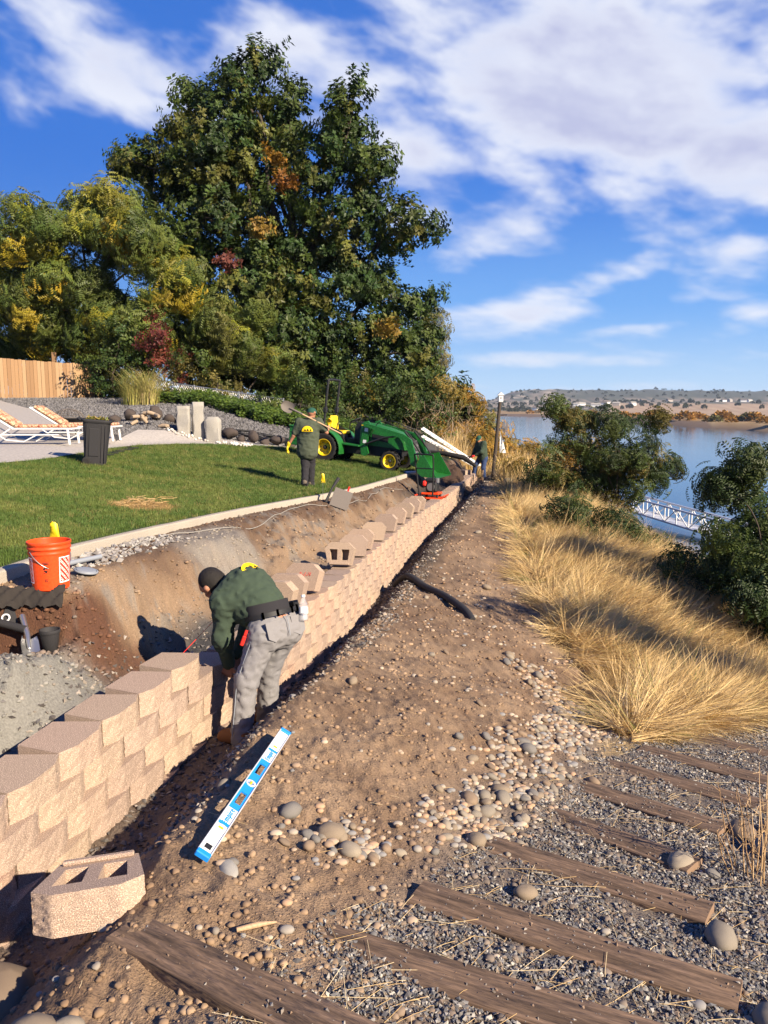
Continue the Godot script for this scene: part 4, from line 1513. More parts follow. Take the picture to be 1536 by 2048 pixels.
# J: joints by name; o: options (long sleeves, gloves, ...)
func person(called: String, label: String, at: Vector3, J: Dictionary, o: Dictionary) -> Node3D:
	var t := thing(called, label, "person", at)
	var hc: Vector3 = J.head
	var hf: Vector3 = J.face
	var hu: Vector3 = (J.crown - hf * J.crown.dot(hf)).normalized()
	var hs := hf.cross(hu).normalized()
	var cell: float = o.get("cell", 0.018)
	var B := []
	B.append([J.pelvis, J.chest, 0.12, 0.135])
	B.append([J.chest, J.neck, 0.12, 0.06])
	B.append([J.neck, hc - hu * 0.03, 0.055, 0.06])
	for s in ["L", "R"]:
		B.append([J.chest.lerp(J["sh" + s], 0.3), J["sh" + s], 0.08, 0.058])
		B.append([J["sh" + s], J["el" + s], 0.05, 0.04])
		B.append([J["el" + s], J["wr" + s], 0.041, 0.027])
		B.append([J.pelvis.lerp(J["hip" + s], 0.6), J["hip" + s], 0.1, 0.09])
		B.append([J["hip" + s], J["kn" + s], 0.082, 0.055])
		B.append([J["kn" + s], J["an" + s], 0.055, 0.038])
		B.append([J["an" + s], J["to" + s], 0.038, 0.03])
	var body := bones_mesh(B, cell, 0.014)
	var HB := [[hc + hu * 0.03, hc + hu * 0.022 - hf * 0.015, 0.088, 0.09], [hc - hu * 0.055 + hf * 0.03, hc - hu * 0.085 + hf * 0.05, 0.06, 0.038], [hc - hu * 0.15, hc - hu * 0.05, 0.055, 0.06],
		[hc + hf * 0.083 + hu * 0.005, hc + hf * 0.106 - hu * 0.032, 0.011, 0.016], [hc + hf * 0.075 + hu * 0.03 + hs * 0.03, hc + hf * 0.075 + hu * 0.03 - hs * 0.03, 0.018, 0.018], [hc + hf * 0.083 - hu * 0.062, hc + hf * 0.086 - hu * 0.066, 0.018, 0.018]]
	for g in [-1.0, 1.0]: HB.append([hc + hs * 0.086 * g - hf * 0.012, hc + hs * 0.094 * g - hf * 0.02 + hu * 0.02, 0.016, 0.02])
	bones_mesh(HB, minf(cell, 0.009), 0.008, 0.0, 60.0, body)
	if not o.get("gloves", false):
		for s in ["L", "R"]: bones_mesh(mirror_hand(J["wr" + s], J["hd" + s], J["pa" + s], 1.0, o.get("curl", 0.6), 0.0, s == "L"), 0.0055, 0.004, 0.0, 60.0, body)
	obj("body", body, M.skin, t)
	for g in [-1.0, 1.0]:
		obj("eye", mb().ball(hc + hf * 0.087 + hu * 0.012 + hs * 0.031 * g, V(0.011, 0.009, 0.011), 8, 6), M.hair, t)
	obj("mouth", mb().ball(hc + hf * 0.098 - hu * 0.06, V(0.02, 0.006, 0.012), 8, 5), M.red if false else M.boot, t)
	if o.get("gloves", false):
		for s in ["L", "R"]:
			var g := bones_mesh(mirror_hand(J["wr" + s], J["hd" + s], J["pa" + s], 1.05, o.get("curl", 0.6), 0.003, s == "L"), 0.007, 0.005)
			bones_mesh([[J["wr" + s] - J["hd" + s].normalized() * 0.06, J["wr" + s], 0.042, 0.036]], 0.008, 0.005, 0.0, 60.0, g)
			obj("glove", g, o.glove, t)
	# shirt
	var S := []
	var r: float = o.get("fit", 1.0)
	S.append([J.pelvis.lerp(J.chest, o.get("hem", -0.12)), J.chest, 0.155 * r, 0.165 * r])
	S.append([J.chest, J.neck - (J.neck - J.chest) * 0.15, 0.15, 0.075 * o.get("tight", 1.0)])
	for s in ["L", "R"]:
		S.append([J.chest.lerp(J["sh" + s], 0.2), J["sh" + s], 0.12, 0.074])
		S.append([J.pelvis.lerp(J["hip" + s], 0.7).lerp(J.chest, o.get("hem", -0.12) + 0.08), J.chest.lerp(J["sh" + s], 0.45), 0.12 * r, 0.12 * r])
		if o.get("long", false):
			S.append([J["sh" + s], J["el" + s], 0.074, 0.058])
			S.append([J["el" + s], J["wr" + s], 0.06, 0.045])
		else: S.append([J["sh" + s], J["sh" + s].lerp(J["el" + s], 0.8), 0.076, 0.07])
	obj("shirt", bones_mesh(S, cell * 0.9, 0.03, o.get("wrinkle", 0.012), o.get("wf", 60.0)), o.shirt, t)
	# trousers
	var T := []
	if J.has("waist"): T.append([J.waist, J.hipL.lerp(J.hipR, 0.5), 0.125, 0.13])
	else: T.append([J.pelvis + (J.chest - J.pelvis) * 0.08, J.pelvis - (J.chest - J.pelvis) * 0.1, 0.145, 0.14])
	for s in ["L", "R"]:
		T.append([J.pelvis.lerp(J["hip" + s], 0.7), J["hip" + s] - (J.chest - J.pelvis) * 0.05, 0.125, 0.118])
		T.append([J["hip" + s], J["kn" + s], 0.112, 0.078])
		T.append([J["kn" + s], J["an" + s] + V(0, -0.035, 0), 0.08, 0.076])
	obj("trousers", bones_mesh(T, cell * 0.9, 0.014, o.get("wrinkle", 0.012) * 0.9, o.get("wf", 60.0) * 1.2), o.trousers, t)
	for s in ["L", "R"]:
		var a: Vector3 = J["an" + s]
		var e: Vector3 = J["to" + s]
		var d := (e - a)
		var k := bones_mesh([[a + V(0, 0.02, 0), a, 0.05, 0.056], [a - d * 0.18, e - d * 0.1, 0.052, 0.044], [a - d * 0.2 + V(0, -0.035, 0), e + V(0, -0.012, 0), 0.046, 0.044]], 0.014, 0.01)
		var bt := obj("boot", k, o.boot, t)
		var fl := V(d.x, 0, d.z).normalized()
		var mid := (a + e) * 0.5
		var b := Basis(d.normalized(), d.normalized().cross(V(0, 0, 1) if absf(d.z) < 0.1 else Vector3.UP).normalized(), Vector3.ZERO)
		var y := (Vector3.UP - d.normalized() * d.normalized().y).normalized()
		obj("sole", mb().box(mid - d * 0.03 - y * 0.066, V(d.length() + 0.14, 0.025, 0.098), Basis(d.normalized(), y, d.normalized().cross(y)), 0.008), M.rubber, bt)
	# hair or cap
	if o.has("cap"):
		var c := mb()
		var rows := []
		for i in 7:
			var row := PackedVector3Array()
			for j in 19:
				var th := i / 6.0 * 1.72
				var g := TAU * (j % 18) / 18.0
				row.append(hc + hu * (0.025 + 0.098 * cos(th)) + (hf * cos(g) * 1.07 + hs * sin(g)) * 0.101 * sin(th))
			rows.append(row)
		c.grid(rows, true)
		for i in 9:
			var g0 := -1.1 + 2.2 * i / 9.0
			var g1 := -1.1 + 2.2 * (i + 1) / 9.0
			var base := hc + hu * 0.012
			var p := func(g: float, q: float) -> Vector3: return base + (hf * cos(g) * 1.05 + hs * sin(g)) * 0.1 + hf * q * cos(g * 1.2) * 0.085 - hu * q * 0.018
			c.quad(p.call(g0, 0.0), p.call(g0, 1.0), p.call(g1, 1.0), p.call(g1, 0.0))
			c.quad(p.call(g0, 0.0) - hu * 0.006, p.call(g1, 0.0) - hu * 0.006, p.call(g1, 1.0) - hu * 0.006, p.call(g0, 1.0) - hu * 0.006)
		obj("cap", c, o.cap, t)
	else:
		obj("hair", bones_mesh([[hc + hu * 0.045 - hf * 0.022, hc + hu * 0.02 - hf * 0.028, 0.093, 0.094], [hc - hu * 0.05 - hf * 0.045, hc + hu * 0.02 - hf * 0.03, 0.055, 0.085]], 0.009, 0.006, 0.004, 150.0), M.hair, t)
	return t

func build_people() -> void:
	# ---- the bending worker; coordinates are scene (x, D, H) turned into metres from his base
	var base := W(-0.95, 5.25, 2.33)
	var q := func(x: float, D: float, H: float) -> Vector3: return W(x, D, H) - base
	var J := {}
	J.pelvis = q.call(-0.8, 5.33, 1.49)
	J.chest = q.call(-1.0, 5.5, 1.33)
	J.waist = q.call(-0.79, 5.33, 1.54)
	J.neck = q.call(-1.145, 5.56, 1.33)
	J.head = q.call(-1.27, 5.59, 1.31)
	J.face = V(-0.72, -0.55, -0.42).normalized()
	J.crown = V(-0.75, 0.45, -0.1)
	J.hipL = q.call(-0.84, 5.22, 1.57)
	J.hipR = q.call(-0.71, 5.38, 1.57)
	J.knL = q.call(-0.955, 5.14, 1.88)
	J.knR = q.call(-0.84, 5.42, 1.88)
	J.anL = q.call(-0.99, 5.08, 2.24)
	J.anR = q.call(-0.87, 5.45, 2.24)
	J.toL = q.call(-1.13, 5.16, 2.29)
	J.toR = q.call(-1.02, 5.55, 2.29)
	J.shL = q.call(-1.15, 5.36, 1.38)
	J.shR = q.call(-0.98, 5.72, 1.38)
	J.elL = q.call(-1.16, 5.36, 1.65)
	J.elR = q.call(-1.02, 5.7, 1.65)
	J.wrL = q.call(-1.14, 5.44, 1.86)
	J.wrR = q.call(-1.12, 5.64, 1.85)
	J.hdL = V(-0.2, -1, -0.2)
	J.hdR = V(-0.2, -1, 0.2)
	J.paL = V(0.2, 0, -1)
	J.paR = V(0.2, 0, 1)
	var p := person("person", "bending worker in green shirt and grey jeans reaching down behind the block wall", base, J, {"cell": 0.014, "long": true, "shirt": M.shirt, "trousers": M.jeans, "boot": M.boot, "hem": 0.44, "tight": 0.62, "fit": 1.03, "wrinkle": 0.014, "wf": 42.0})
	# belt, black undershirt, pouch, bottle, knife, pocket seams
	var up: Vector3 = (J.chest - J.pelvis).normalized()
	var sd: Vector3 = (J.hipR - J.hipL).normalized()
	sd = (sd - up * up.dot(sd)).normalized()
	var fw := up.cross(sd)
	if fw.x > 0: fw = -fw
	var sup := up
	var sbk := -fw
	up = (up * 0.35 + Vector3.UP * 0.8).normalized()
	up = (up - sd * up.dot(sd)).normalized()
	fw = up.cross(sd)
	if fw.x > 0: fw = -fw
	var ring := func(c: Vector3, rx: float, rz: float, h: float, mm: MB) -> void:
		var rows := []
		for i in 3:
			var row := PackedVector3Array()
			for k in 29:
				var g := TAU * (k % 28) / 28.0
				row.append(c + up * h * (i - 1) * 0.5 + sd * cos(g) * rx + fw * sin(g) * rz)
			rows.append(row)
		mm.grid(rows, true, true)
	var bm := mb()
	ring.call(J.pelvis + up * 0.035, 0.2, 0.166, 0.032, bm)
	obj("belt", bm, M.black, p)
	bm = mb()
	ring.call(J.pelvis + up * 0.07 + fw * 0.035, 0.172, 0.152, 0.1, bm)
	obj("undershirt", bm, M.dark_cloth, p)
	for g in [-0.9, -0.35, 0.3, 0.9]:
		obj("belt_loop", mb().box(J.pelvis + up * 0.035 + sd * sin(g) * 0.205 - fw * cos(g) * 0.172, V(0.012, 0.05, 0.012), Basis(sd, up, fw)), M.jeans, p)
	for s in ["L", "R"]:       # side seams of the jeans
		var g := -1.0 if s == "L" else 1.0
		var P := [J["hip" + s] + sd * g * 0.119 - fw * 0.02, J["hip" + s].lerp(J["kn" + s], 0.5) + sd * g * 0.099, J["kn" + s] + sd * g * 0.083, J["kn" + s].lerp(J["an" + s], 0.5) + sd * g * 0.083, J["an" + s] + sd * g * 0.08]
		obj("side_seam", mb().tube(smooth_path(P, 6), 0.0035, 5), M.grey_plastic, p)
	obj("back_seam", mb().tube(smooth_path([J.pelvis - fw * 0.158 + up * 0.02, J.pelvis - fw * 0.165 - up * 0.06, J.hipL.lerp(J.hipR, 0.5) - fw * 0.15 - up * 0.05], 5), 0.003, 5), M.grey_plastic, p)
	for g in [-1.0, 1.0]:
		var pk := mb()
		var c0: Vector3 = J["hipL" if g < 0 else "hipR"] - fw * 0.126 + up * 0.01 + sd * g * 0.015
		pk.prism(poly([-0.06, 0.065, -0.055, -0.05, 0.0, -0.08, 0.055, -0.05, 0.06, 0.065]), 0.006)
		obj("back_pocket", pk, M.jeans, p, Transform3D(Basis(sd, up, sd.cross(up)) * Basis(V(1, 0, 0), 0.0), c0))
	obj("belt_pouch", mb().box(J.pelvis + up * 0.03 + sd * 0.2 - fw * 0.03, V(0.05, 0.12, 0.085), Basis(sd, up, sd.cross(up)), 0.01), M.black, p)
	var lg := obj("back_print", patch(J.chest + sup * 0.07, sd, sup, sbk, 0.176, 0.17, 0.14), shirt_print(), p)
	lg.name = "back_print"
	var bt := thing("water_bottle", "clear plastic water bottle in the back pocket of the bending worker", "bottle", base + J.hipR - fw * 0.15 + up * 0.02 + sd * 0.05)
	bt.basis = Basis(sd, up, sd.cross(up)) * Basis(V(0, 0, 1), -0.25)
	obj("bottle_body", mb().lathe([Vector2(0.0, 0), Vector2(0.03, 0.002), Vector2(0.032, 0.02), Vector2(0.03, 0.05), Vector2(0.032, 0.09), Vector2(0.032, 0.11), Vector2(0.013, 0.165), Vector2(0.013, 0.172)], 16), M.glass, bt)
	obj("bottle_label", mb().lathe([Vector2(0.0325, 0.05), Vector2(0.033, 0.052), Vector2(0.033, 0.095), Vector2(0.0325, 0.097)], 16), M.white, bt)
	obj("water", mb().lathe([Vector2(0.0, 0.004), Vector2(0.0285, 0.006), Vector2(0.0285, 0.1), Vector2(0.0, 0.1)], 12), M.glass, bt)
	obj("bottle_cap", mb().lathe([Vector2(0.0145, 0.168), Vector2(0.0145, 0.186), Vector2(0.0, 0.187)], 12), M.white, bt)
	var kn := thing("utility_knife", "red utility knife clipped to the left hip of the bending worker", "knife", base + J.hipL - sd * 0.135 + fw * 0.03 + up * 0.03)
	kn.basis = Basis(V(0, 0, 1), -0.35) 
	obj("grip", mb().box(V(0, -0.05, 0), V(0.026, 0.075, 0.02), Basis.IDENTITY, 0.006), M.red, kn)
	obj("body", mb().box(V(0, 0.012, 0), V(0.02, 0.045, 0.016), Basis.IDENTITY, 0.004), M.red, kn)
	obj("clip", mb().box(V(0, 0.045, 0.004), V(0.016, 0.035, 0.006)), M.black, kn)

	# ---- the walking worker with a shovel on his shoulder
	base = W(-1.63, 16.3, lawn_h(-1.63, 16.3) - 0.03)
	J = {}
	J.pelvis = V(0.02, 0.88, 0)
	J.chest = V(0.04, 1.22, -0.02)
	J.neck = V(0.08, 1.44, -0.02)
	J.head = V(0.11, 1.555, -0.03)
	J.face = V(0.55, -0.1, -0.83).normalized()
	J.crown = V(0.05, 1, 0)
	J.hipL = V(-0.08, 0.86, 0)
	J.hipR = V(0.11, 0.86, 0)
	J.knL = V(-0.04, 0.47, 0.03)
	J.knR = V(0.08, 0.47, -0.1)
	J.anL = V(-0.04, 0.11, 0.14)
	J.anR = V(0.06, 0.085, -0.13)
	J.toL = V(-0.05, 0.03, 0.01)
	J.toR = V(0.09, 0.04, -0.28)
	J.shL = V(-0.15, 1.37, 0.0)
	J.shR = V(0.25, 1.38, 0.0)
	J.elL = V(-0.27, 1.1, 0.02)
	J.elR = V(0.42, 1.16, 0.03)
	J.wrL = V(-0.4, 0.87, -0.02)
	J.wrR = V(0.47, 1.31, -0.1)
	J.hdL = V(-0.3, -0.9, -0.1)
	J.hdR = V(0.25, 0.9, 0.1)
	J.paL = V(0.9, -0.2, 0.1)
	J.paR = V(-0.4, 0.0, 0.9)
	p = person("person", "worker in green cap and yellow gloves walking on the lawn with a shovel", base, J, {"gloves": true, "glove": M.yellow, "shirt": M.shirt2, "trousers": M.dark_cloth, "boot": M.shoe, "cap": M.cap, "hem": -0.42, "fit": 1.12, "wrinkle": 0.012, "wf": 26.0})
	obj("back_print", patch(V(0.03, 1.22, 0.0), V(1, 0, 0), V(0, 1, 0), V(0, 0, 1), 0.196, 0.25, 0.25), shirt_print(), p)
	var sh := thing("shovel", "round point shovel carried across the shoulders of the walking worker", "shovel", base + V(-0.2, 1.6, 0.08))
	var d := V(0.87, -0.44, 0.02).normalized()
	obj("shovel_handle", mb().tube([V(0, 0, 0), d * 1.05], 0.017, 8), M.handle_wood, sh)
	shovel_blade(sh, -d, V(0, 0.35, 0.94), M.rusty, 0.27, 0.24)

	# ---- the far worker at the end of the wall
	base = G(3.55, 27.7, -0.02)
	J = {}
	J.pelvis = V(0.0, 0.87, 0)
	J.chest = V(-0.06, 1.2, 0.03)
	J.neck = V(-0.11, 1.41, 0.05)
	J.head = V(-0.15, 1.52, 0.08)
	J.face = V(-0.6, -0.25, 0.76).normalized()
	J.crown = V(-0.1, 1, 0.1)
	J.hipL = V(0.06, 0.85, 0.07)
	J.hipR = V(-0.06, 0.85, -0.07)
	J.knL = V(0.02, 0.47, 0.12)
	J.knR = V(-0.25, 0.55, -0.05)
	J.anL = V(0.06, 0.1, 0.1)
	J.anR = V(-0.3, 0.16, -0.06)
	J.toL = V(-0.08, 0.04, 0.16)
	J.toR = V(-0.45, 0.12, 0.0)
	J.shL = V(0.02, 1.36, 0.2)
	J.shR = V(-0.16, 1.36, -0.12)
	J.elL = V(-0.08, 1.06, 0.26)
	J.elR = V(-0.28, 1.08, -0.08)
	J.wrL = V(-0.3, 0.94, 0.18)
	J.wrR = V(-0.38, 0.9, 0.02)
	J.hdL = V(-1, -0.3, -0.1)
	J.hdR = V(-1, -0.3, 0.1)
	J.paL = V(0, -1, -0.3)
	J.paR = V(0, -1, 0.3)
	p = person("person", "worker in green shirt, cap and blue jeans standing at the far end of the wall", base, J, {"gloves": true, "glove": M.red, "long": true, "shirt": M.shirt, "trousers": M.denim, "boot": M.boot, "cap": M.cap, "hem": -0.2, "fit": 1.05, "wrinkle": 0.014, "cell": 0.02})
	var ht := thing("hand_tool", "dark hand tool held by the worker at the far end of the wall", "tool", base + V(-0.45, 0.9, 0.12))
	obj("tool_handle", mb().tube([V(0.05, 0.02, 0), V(-0.16, -0.04, 0.02)], 0.018, 7), M.black, ht)
	obj("tool_head", mb().box(V(-0.2, -0.05, 0.02), V(0.06, 0.12, 0.05), Basis.IDENTITY, 0.008), M.rusty, ht)

func shovel_blade(t: Node3D, d: Vector3, nrm: Vector3, m: Material, L: float, w: float) -> void:
	var s := d.cross(nrm).normalized()
	var n := s.cross(d).normalized()
	var rows := []
	for i in 9:
		var u := i / 8.0
		var ww := w * 0.5 * (1.0 if u < 0.55 else sqrt(maxf(0.0, 1.0 - pow((u - 0.55) / 0.47, 2.0)))) * (0.8 + 0.2 * minf(1.0, u * 6.0))
		var row := PackedVector3Array()
		for j in 9:
			var v := (j - 4) / 4.0
			row.append(d * (0.08 + u * L) + s * v * ww + n * (0.045 * v * v - 0.03 * sin(u * PI) - 0.02))
		rows.append(row)
	var k := mb().grid(rows)
	var r2 := []
	for r in rows:
		var row := PackedVector3Array()
		for p in r: row.append(p - n * 0.004)
		r2.append(row)
	k.grid(r2, false, true)
	obj("shovel_blade", k, m, t)
	obj("socket", mb().tube([d * -0.14, d * 0.05, d * 0.16 - n * 0.02], [0.021, 0.021, 0.012], 8), m, t)

func patch(c: Vector3, sx: Vector3, sy: Vector3, nr: Vector3, off: float, w: float, h: float) -> MB:     # a print that follows a rounded back
	var rows := []
	for i in 7:
		var row := PackedVector3Array()
		for j in 9:
			var a := (j / 8.0 - 0.5) * w
			var b := (0.5 - i / 6.0) * h
			row.append(c + sx * a + sy * b + nr * (off - a * a * 1.6 - b * b * 0.6))
		rows.append(row)
	return mb().grid(rows, false, true)
var _sp: StandardMaterial3D
func shirt_print() -> StandardMaterial3D:      # yellow half sun with dark figures, lettering below
	if _sp: return _sp
	var im := Image.create(128, 128, false, Image.FORMAT_RGBA8)
	im.fill(Color(0, 0, 0, 0))
	for y in 128:
		for x in 128:
			var dx := x - 64.0
			var dy := 84.0 - y
			if dy > 0 and dx * dx + dy * dy < 60.0 * 60.0:
				im.set_pixel(x, y, Color(0.93, 0.78, 0.08))
				var f := 16.0 + 10.0 * sin(dx * 0.21) + 14.0 * maxf(0.0, 1.0 - absf(dx) / 12.0) + 8.0 * maxf(0.0, 1.0 - absf(absf(dx) - 30.0) / 9.0)
				if dy < f and absf(dx) < 46 and dy > 4: im.set_pixel(x, y, Color(0.25, 0.17, 0.03))
	for r in [[22, 92, 12, 4], [38, 92, 10, 4], [58, 90, 12, 8], [76, 92, 10, 4], [92, 92, 14, 4], [30, 102, 66, 3], [40, 109, 44, 3]]: im.fill_rect(Rect2i(r[0], r[1], r[2], r[3]), Color(0.05, 0.07, 0.05))
	_sp = mat("shirt_print", Color.WHITE, 0.9)
	_sp.albedo_texture = ImageTexture.create_from_image(im)
	_sp.transparency = BaseMaterial3D.TRANSPARENCY_ALPHA_SCISSOR
	_sp.alpha_scissor_threshold = 0.5
	return _sp

# ------------------------------------------------------------------ tractor
func wheel(t: Node3D, at: Vector3, R: float, rim: float, w: float, lugs: int) -> void:
	var b := Basis(V(1, 0, 0), PI / 2)      # lathe axis along z
	var ty := mb()
	ty.x = Transform3D(b, Vector3.ZERO)
	ty.lathe([Vector2(rim, -w * 0.42), Vector2(R * 0.8, -w * 0.5), Vector2(R * 0.93, -w * 0.46), Vector2(R * 0.96, -w * 0.3), Vector2(R * 0.965, w * 0.3), Vector2(R * 0.93, w * 0.46), Vector2(R * 0.8, w * 0.5), Vector2(rim, w * 0.42)], 36)
	for i in lugs:
		for s in [-1.0, 1.0]:
			var g := TAU * (i + (0.5 if s > 0 else 0.0)) / lugs
			var c := V(cos(g), sin(g), 0)
			var bb := Basis(V(-sin(g), cos(g), 0), c, V(0, 0, 1)) * Basis(V(0, 1, 0), 0.6 * s)
			ty.x = Transform3D.IDENTITY
			ty.box(c * R * 0.97 + V(0, 0, s * w * 0.25), V(R * 0.1, R * 0.07, w * 0.52), bb)
	var wh := obj("wheel", ty, M.rubber, t, Transform3D(Basis.IDENTITY, at))
	var sg := signf(at.z)
	var k := mb()
	k.x = Transform3D(b, Vector3.ZERO)
	var o := w * 0.42 * sg
	var pr := [Vector2(0.0, o * 0.2), Vector2(rim * 0.42, o * 0.2), Vector2(rim * 0.5, o * 0.1), Vector2(rim * 0.85, o * 0.35), Vector2(rim * 0.93, o * 0.95), Vector2(rim * 1.03, o * 1.06), Vector2(rim * 1.03, o * 0.8)]
	if sg > 0: pr.reverse()
	k.lathe(pr, 32)
	obj("rim", k, M.yellow, wh)
	var h := mb()
	h.x = Transform3D(b, V(0, 0, o * 0.25))
	h.lathe([Vector2(rim * 0.26, -0.03), Vector2(rim * 0.26, 0.03), Vector2(rim * 0.16, 0.06), Vector2(0, 0.062)] if sg > 0 else [Vector2(0, -0.062), Vector2(rim * 0.16, -0.06), Vector2(rim * 0.26, -0.03), Vector2(rim * 0.26, 0.03)], 16)
	obj("hub", h, M.black, wh)
	for i in 6:
		var g := TAU * i / 6
		obj("wheel_bolt", mb().box(V(cos(g) * rim * 0.62, sin(g) * rim * 0.62, o * 0.28), V(0.025, 0.025, 0.03), Basis(V(0, 0, 1), g), 0.004), M.black, wh)
func side_plate(p: Array, z0: float, z1: float) -> MB:
	var m := mb()
	m.x = Transform3D(Basis.IDENTITY, V(0, 0, (z0 + z1) * 0.5))
	return m.prism(oriented(poly(p)), absf(z1 - z0))
func build_tractor() -> void:
	var o := W(-1.5, 22.35, lawn_h(-1.5, 22.35) - 0.02)
	var t := thing("tractor", "green compact tractor with yellow wheels, roll bar and front loader on the lawn", "tractor", o)
	t.basis = Basis(Vector3.UP, -0.40) * Basis(V(0, 0, 1), -0.105)
	for z in [0.5, -0.5]:
		wheel(t, V(0, 0.42, z), 0.43, 0.235, 0.33, 18)
		wheel(t, V(2.0, 0.285, z * 0.96), 0.295, 0.185, 0.22, 16)
	obj("chassis", side_plate([-0.25, 0.42, -0.2, 0.7, 0.5, 0.72, 1.0, 0.75, 2.2, 0.7, 2.2, 0.42, 1.6, 0.34, 0.3, 0.3], -0.2, 0.2), M.black, t)
	obj("front_axle", mb().box(V(2.0, 0.32, 0), V(0.13, 0.12, 0.8), Basis.IDENTITY, 0.02), M.black, t)
	obj("rear_axle", mb().box(V(0, 0.42, 0), V(0.2, 0.2, 0.8), Basis.IDENTITY, 0.02), M.black, t)
	# hood: swept sections
	var rows := []
	for s in [[0.92, 0.62, 1.2, 0.26], [0.96, 0.62, 1.235, 0.275], [1.3, 0.62, 1.22, 0.28], [1.7, 0.62, 1.16, 0.275], [2.05, 0.62, 1.08, 0.26], [2.22, 0.6, 1.0, 0.235], [2.28, 0.6, 0.86, 0.2]]:
		var row := PackedVector3Array()
		for k in 15:
			var g := PI * k / 14.0
			var y: float = s[1] + (s[2] - s[1]) * pow(sin(g), 0.33)
			var z: float = -signf(cos(g)) * s[3] * pow(absf(cos(g)), 0.38)
			row.append(V(s[0], y, z))
		rows.append(row)
	var hd := mb().grid(rows, false, true)
	for k in 13: hd.tri(rows[6][0], rows[6][k + 2], rows[6][k + 1]); 
	for k in 13: hd.tri(rows[0][0], rows[0][k + 1], rows[0][k + 2])
	var hood := obj("hood", hd, M.green, t)
	for z in [-1.0, 1.0]:
		obj("side_stripe", mb().box(V(1.55, 1.1, z * 0.281), V(0.85, 0.035, 0.006), Basis(V(0, 0, 1), -0.11)), M.yellow, hood)
		obj("rear_stripe", mb().box(V(1.05, 1.15, z * 0.279), V(0.2, 0.03, 0.006)), M.yellow, hood)
		obj("side_vent", mb().box(V(1.55, 0.85, z * 0.281), V(0.5, 0.16, 0.006), Basis(V(0, 0, 1), -0.08)), M.black, hood)
		obj("headlight", mb().box(V(2.255, 0.93, z * 0.14), V(0.03, 0.06, 0.1), Basis.IDENTITY, 0.01), M.white, hood)
	# operator station
	obj("platform", mb().box(V(0.72, 0.58, 0), V(0.6, 0.05, 1.0), Basis.IDENTITY, 0.01), M.green, t)
	obj("dashboard", side_plate([0.72, 0.6, 0.72, 1.05, 0.8, 1.22, 0.98, 1.22, 0.98, 0.6], -0.2, 0.2), M.black, t)
	for z in [-1.0, 1.0]:
		var P := []
		for k in 12:
			var g := -0.25 + (PI * 0.78 + 0.25) * k / 11.0
			var rr := 0.53
			P.append([cos(PI * 0.02 + g) * rr, 0.42 + sin(g) * rr * 0.97])
		var fr2 := []
		for zz in [0.33, 0.36, 0.64, 0.67]:
			var row := PackedVector3Array()
			for q in P:
				var e: float = 0.0 if (zz > 0.35 and zz < 0.65) else -0.03
				row.append(V(q[0] * (1.0 + e), 0.42 + (q[1] - 0.42) * (1.0 + e), zz * z))
			fr2.append(row)
		var f := mb().grid(fr2, false, z > 0)
		var lower := []
		for row in fr2:
			var r2 := PackedVector3Array()
			for q in row: r2.append(V(q.x * 0.965, 0.42 + (q.y - 0.42) * 0.965, q.z))
			lower.append(r2)
		f.grid(lower, false, z < 0)
		obj("fender", f, M.green, t)
		obj("inner_fender", side_plate([-0.38, 0.7, -0.3, 0.93, 0.0, 1.0, 0.35, 0.9, 0.5, 0.6, 0.2, 0.6], 0.26 * z, 0.3 * z), M.black, t)
	var st := obj("seat", mb().box(V(0.18, 0.86, 0), V(0.42, 0.1, 0.44), Basis(V(0, 0, 1), 0.08), 0.03), M.yellow, t)
	obj("backrest", mb().box(V(-0.05, 1.1, 0), V(0.09, 0.42, 0.42), Basis(V(0, 0, 1), 0.18), 0.035), M.yellow, st)
	obj("seat_base", mb().box(V(0.18, 0.76, 0), V(0.36, 0.12, 0.36), Basis.IDENTITY, 0.02), M.black, st)
	var sw := []
	for k in 25: sw.append(V(0.62, 1.24, 0) + Basis(V(0, 0, 1), 0.5) * V(cos(TAU * k / 24) * 0.17, 0, sin(TAU * k / 24) * 0.17))
	obj("steering_wheel", mb().tube(sw, 0.014, 7, false).tube([V(0.62, 1.24, 0), V(0.8, 1.1, 0)], 0.018, 7).tube([sw[0], sw[12]], 0.01, 6).tube([sw[6], sw[18]], 0.01, 6), M.black, t)
	obj("roll_bar", mb().tube(smooth_path([V(-0.18, 0.6, 0.36), V(-0.18, 1.3, 0.36), V(-0.16, 2.2, 0.36), V(-0.16, 2.3, 0.28), V(-0.16, 2.3, -0.28), V(-0.16, 2.2, -0.36), V(-0.18, 1.3, -0.36), V(-0.18, 0.6, -0.36)], 5), 0.036, 8), M.black, t)
	for z in [-0.36, 0.36]: obj("roll_bar_hinge", mb().box(V(-0.18, 1.45, z), V(0.11, 0.16, 0.1), Basis.IDENTITY, 0.015), M.black, t)
	for z in [-0.42, 0.42]:
		obj("hand_grip", mb().tube([V(0.25, 0.95, z), V(0.28, 1.15, z)], 0.014, 6), M.black, t)
	obj("exhaust", mb().tube([V(1.75, 0.4, -0.3), V(1.75, 0.3, -0.33), V(1.5, 0.3, -0.33)], 0.025, 8), M.black, t)
	# loader
	var ld := obj("loader", side_plate([1.08, 0.34, 1.02, 0.62, 1.08, 1.26, 1.2, 1.3, 1.28, 1.2, 1.22, 0.62, 1.3, 0.4, 1.2, 0.32], 0.36, 0.42), M.green, t)
	obj("loader_mast", side_plate([1.08, 0.34, 1.02, 0.62, 1.08, 1.26, 1.2, 1.3, 1.28, 1.2, 1.22, 0.62, 1.3, 0.4, 1.2, 0.32], -0.42, -0.36), M.green, ld)
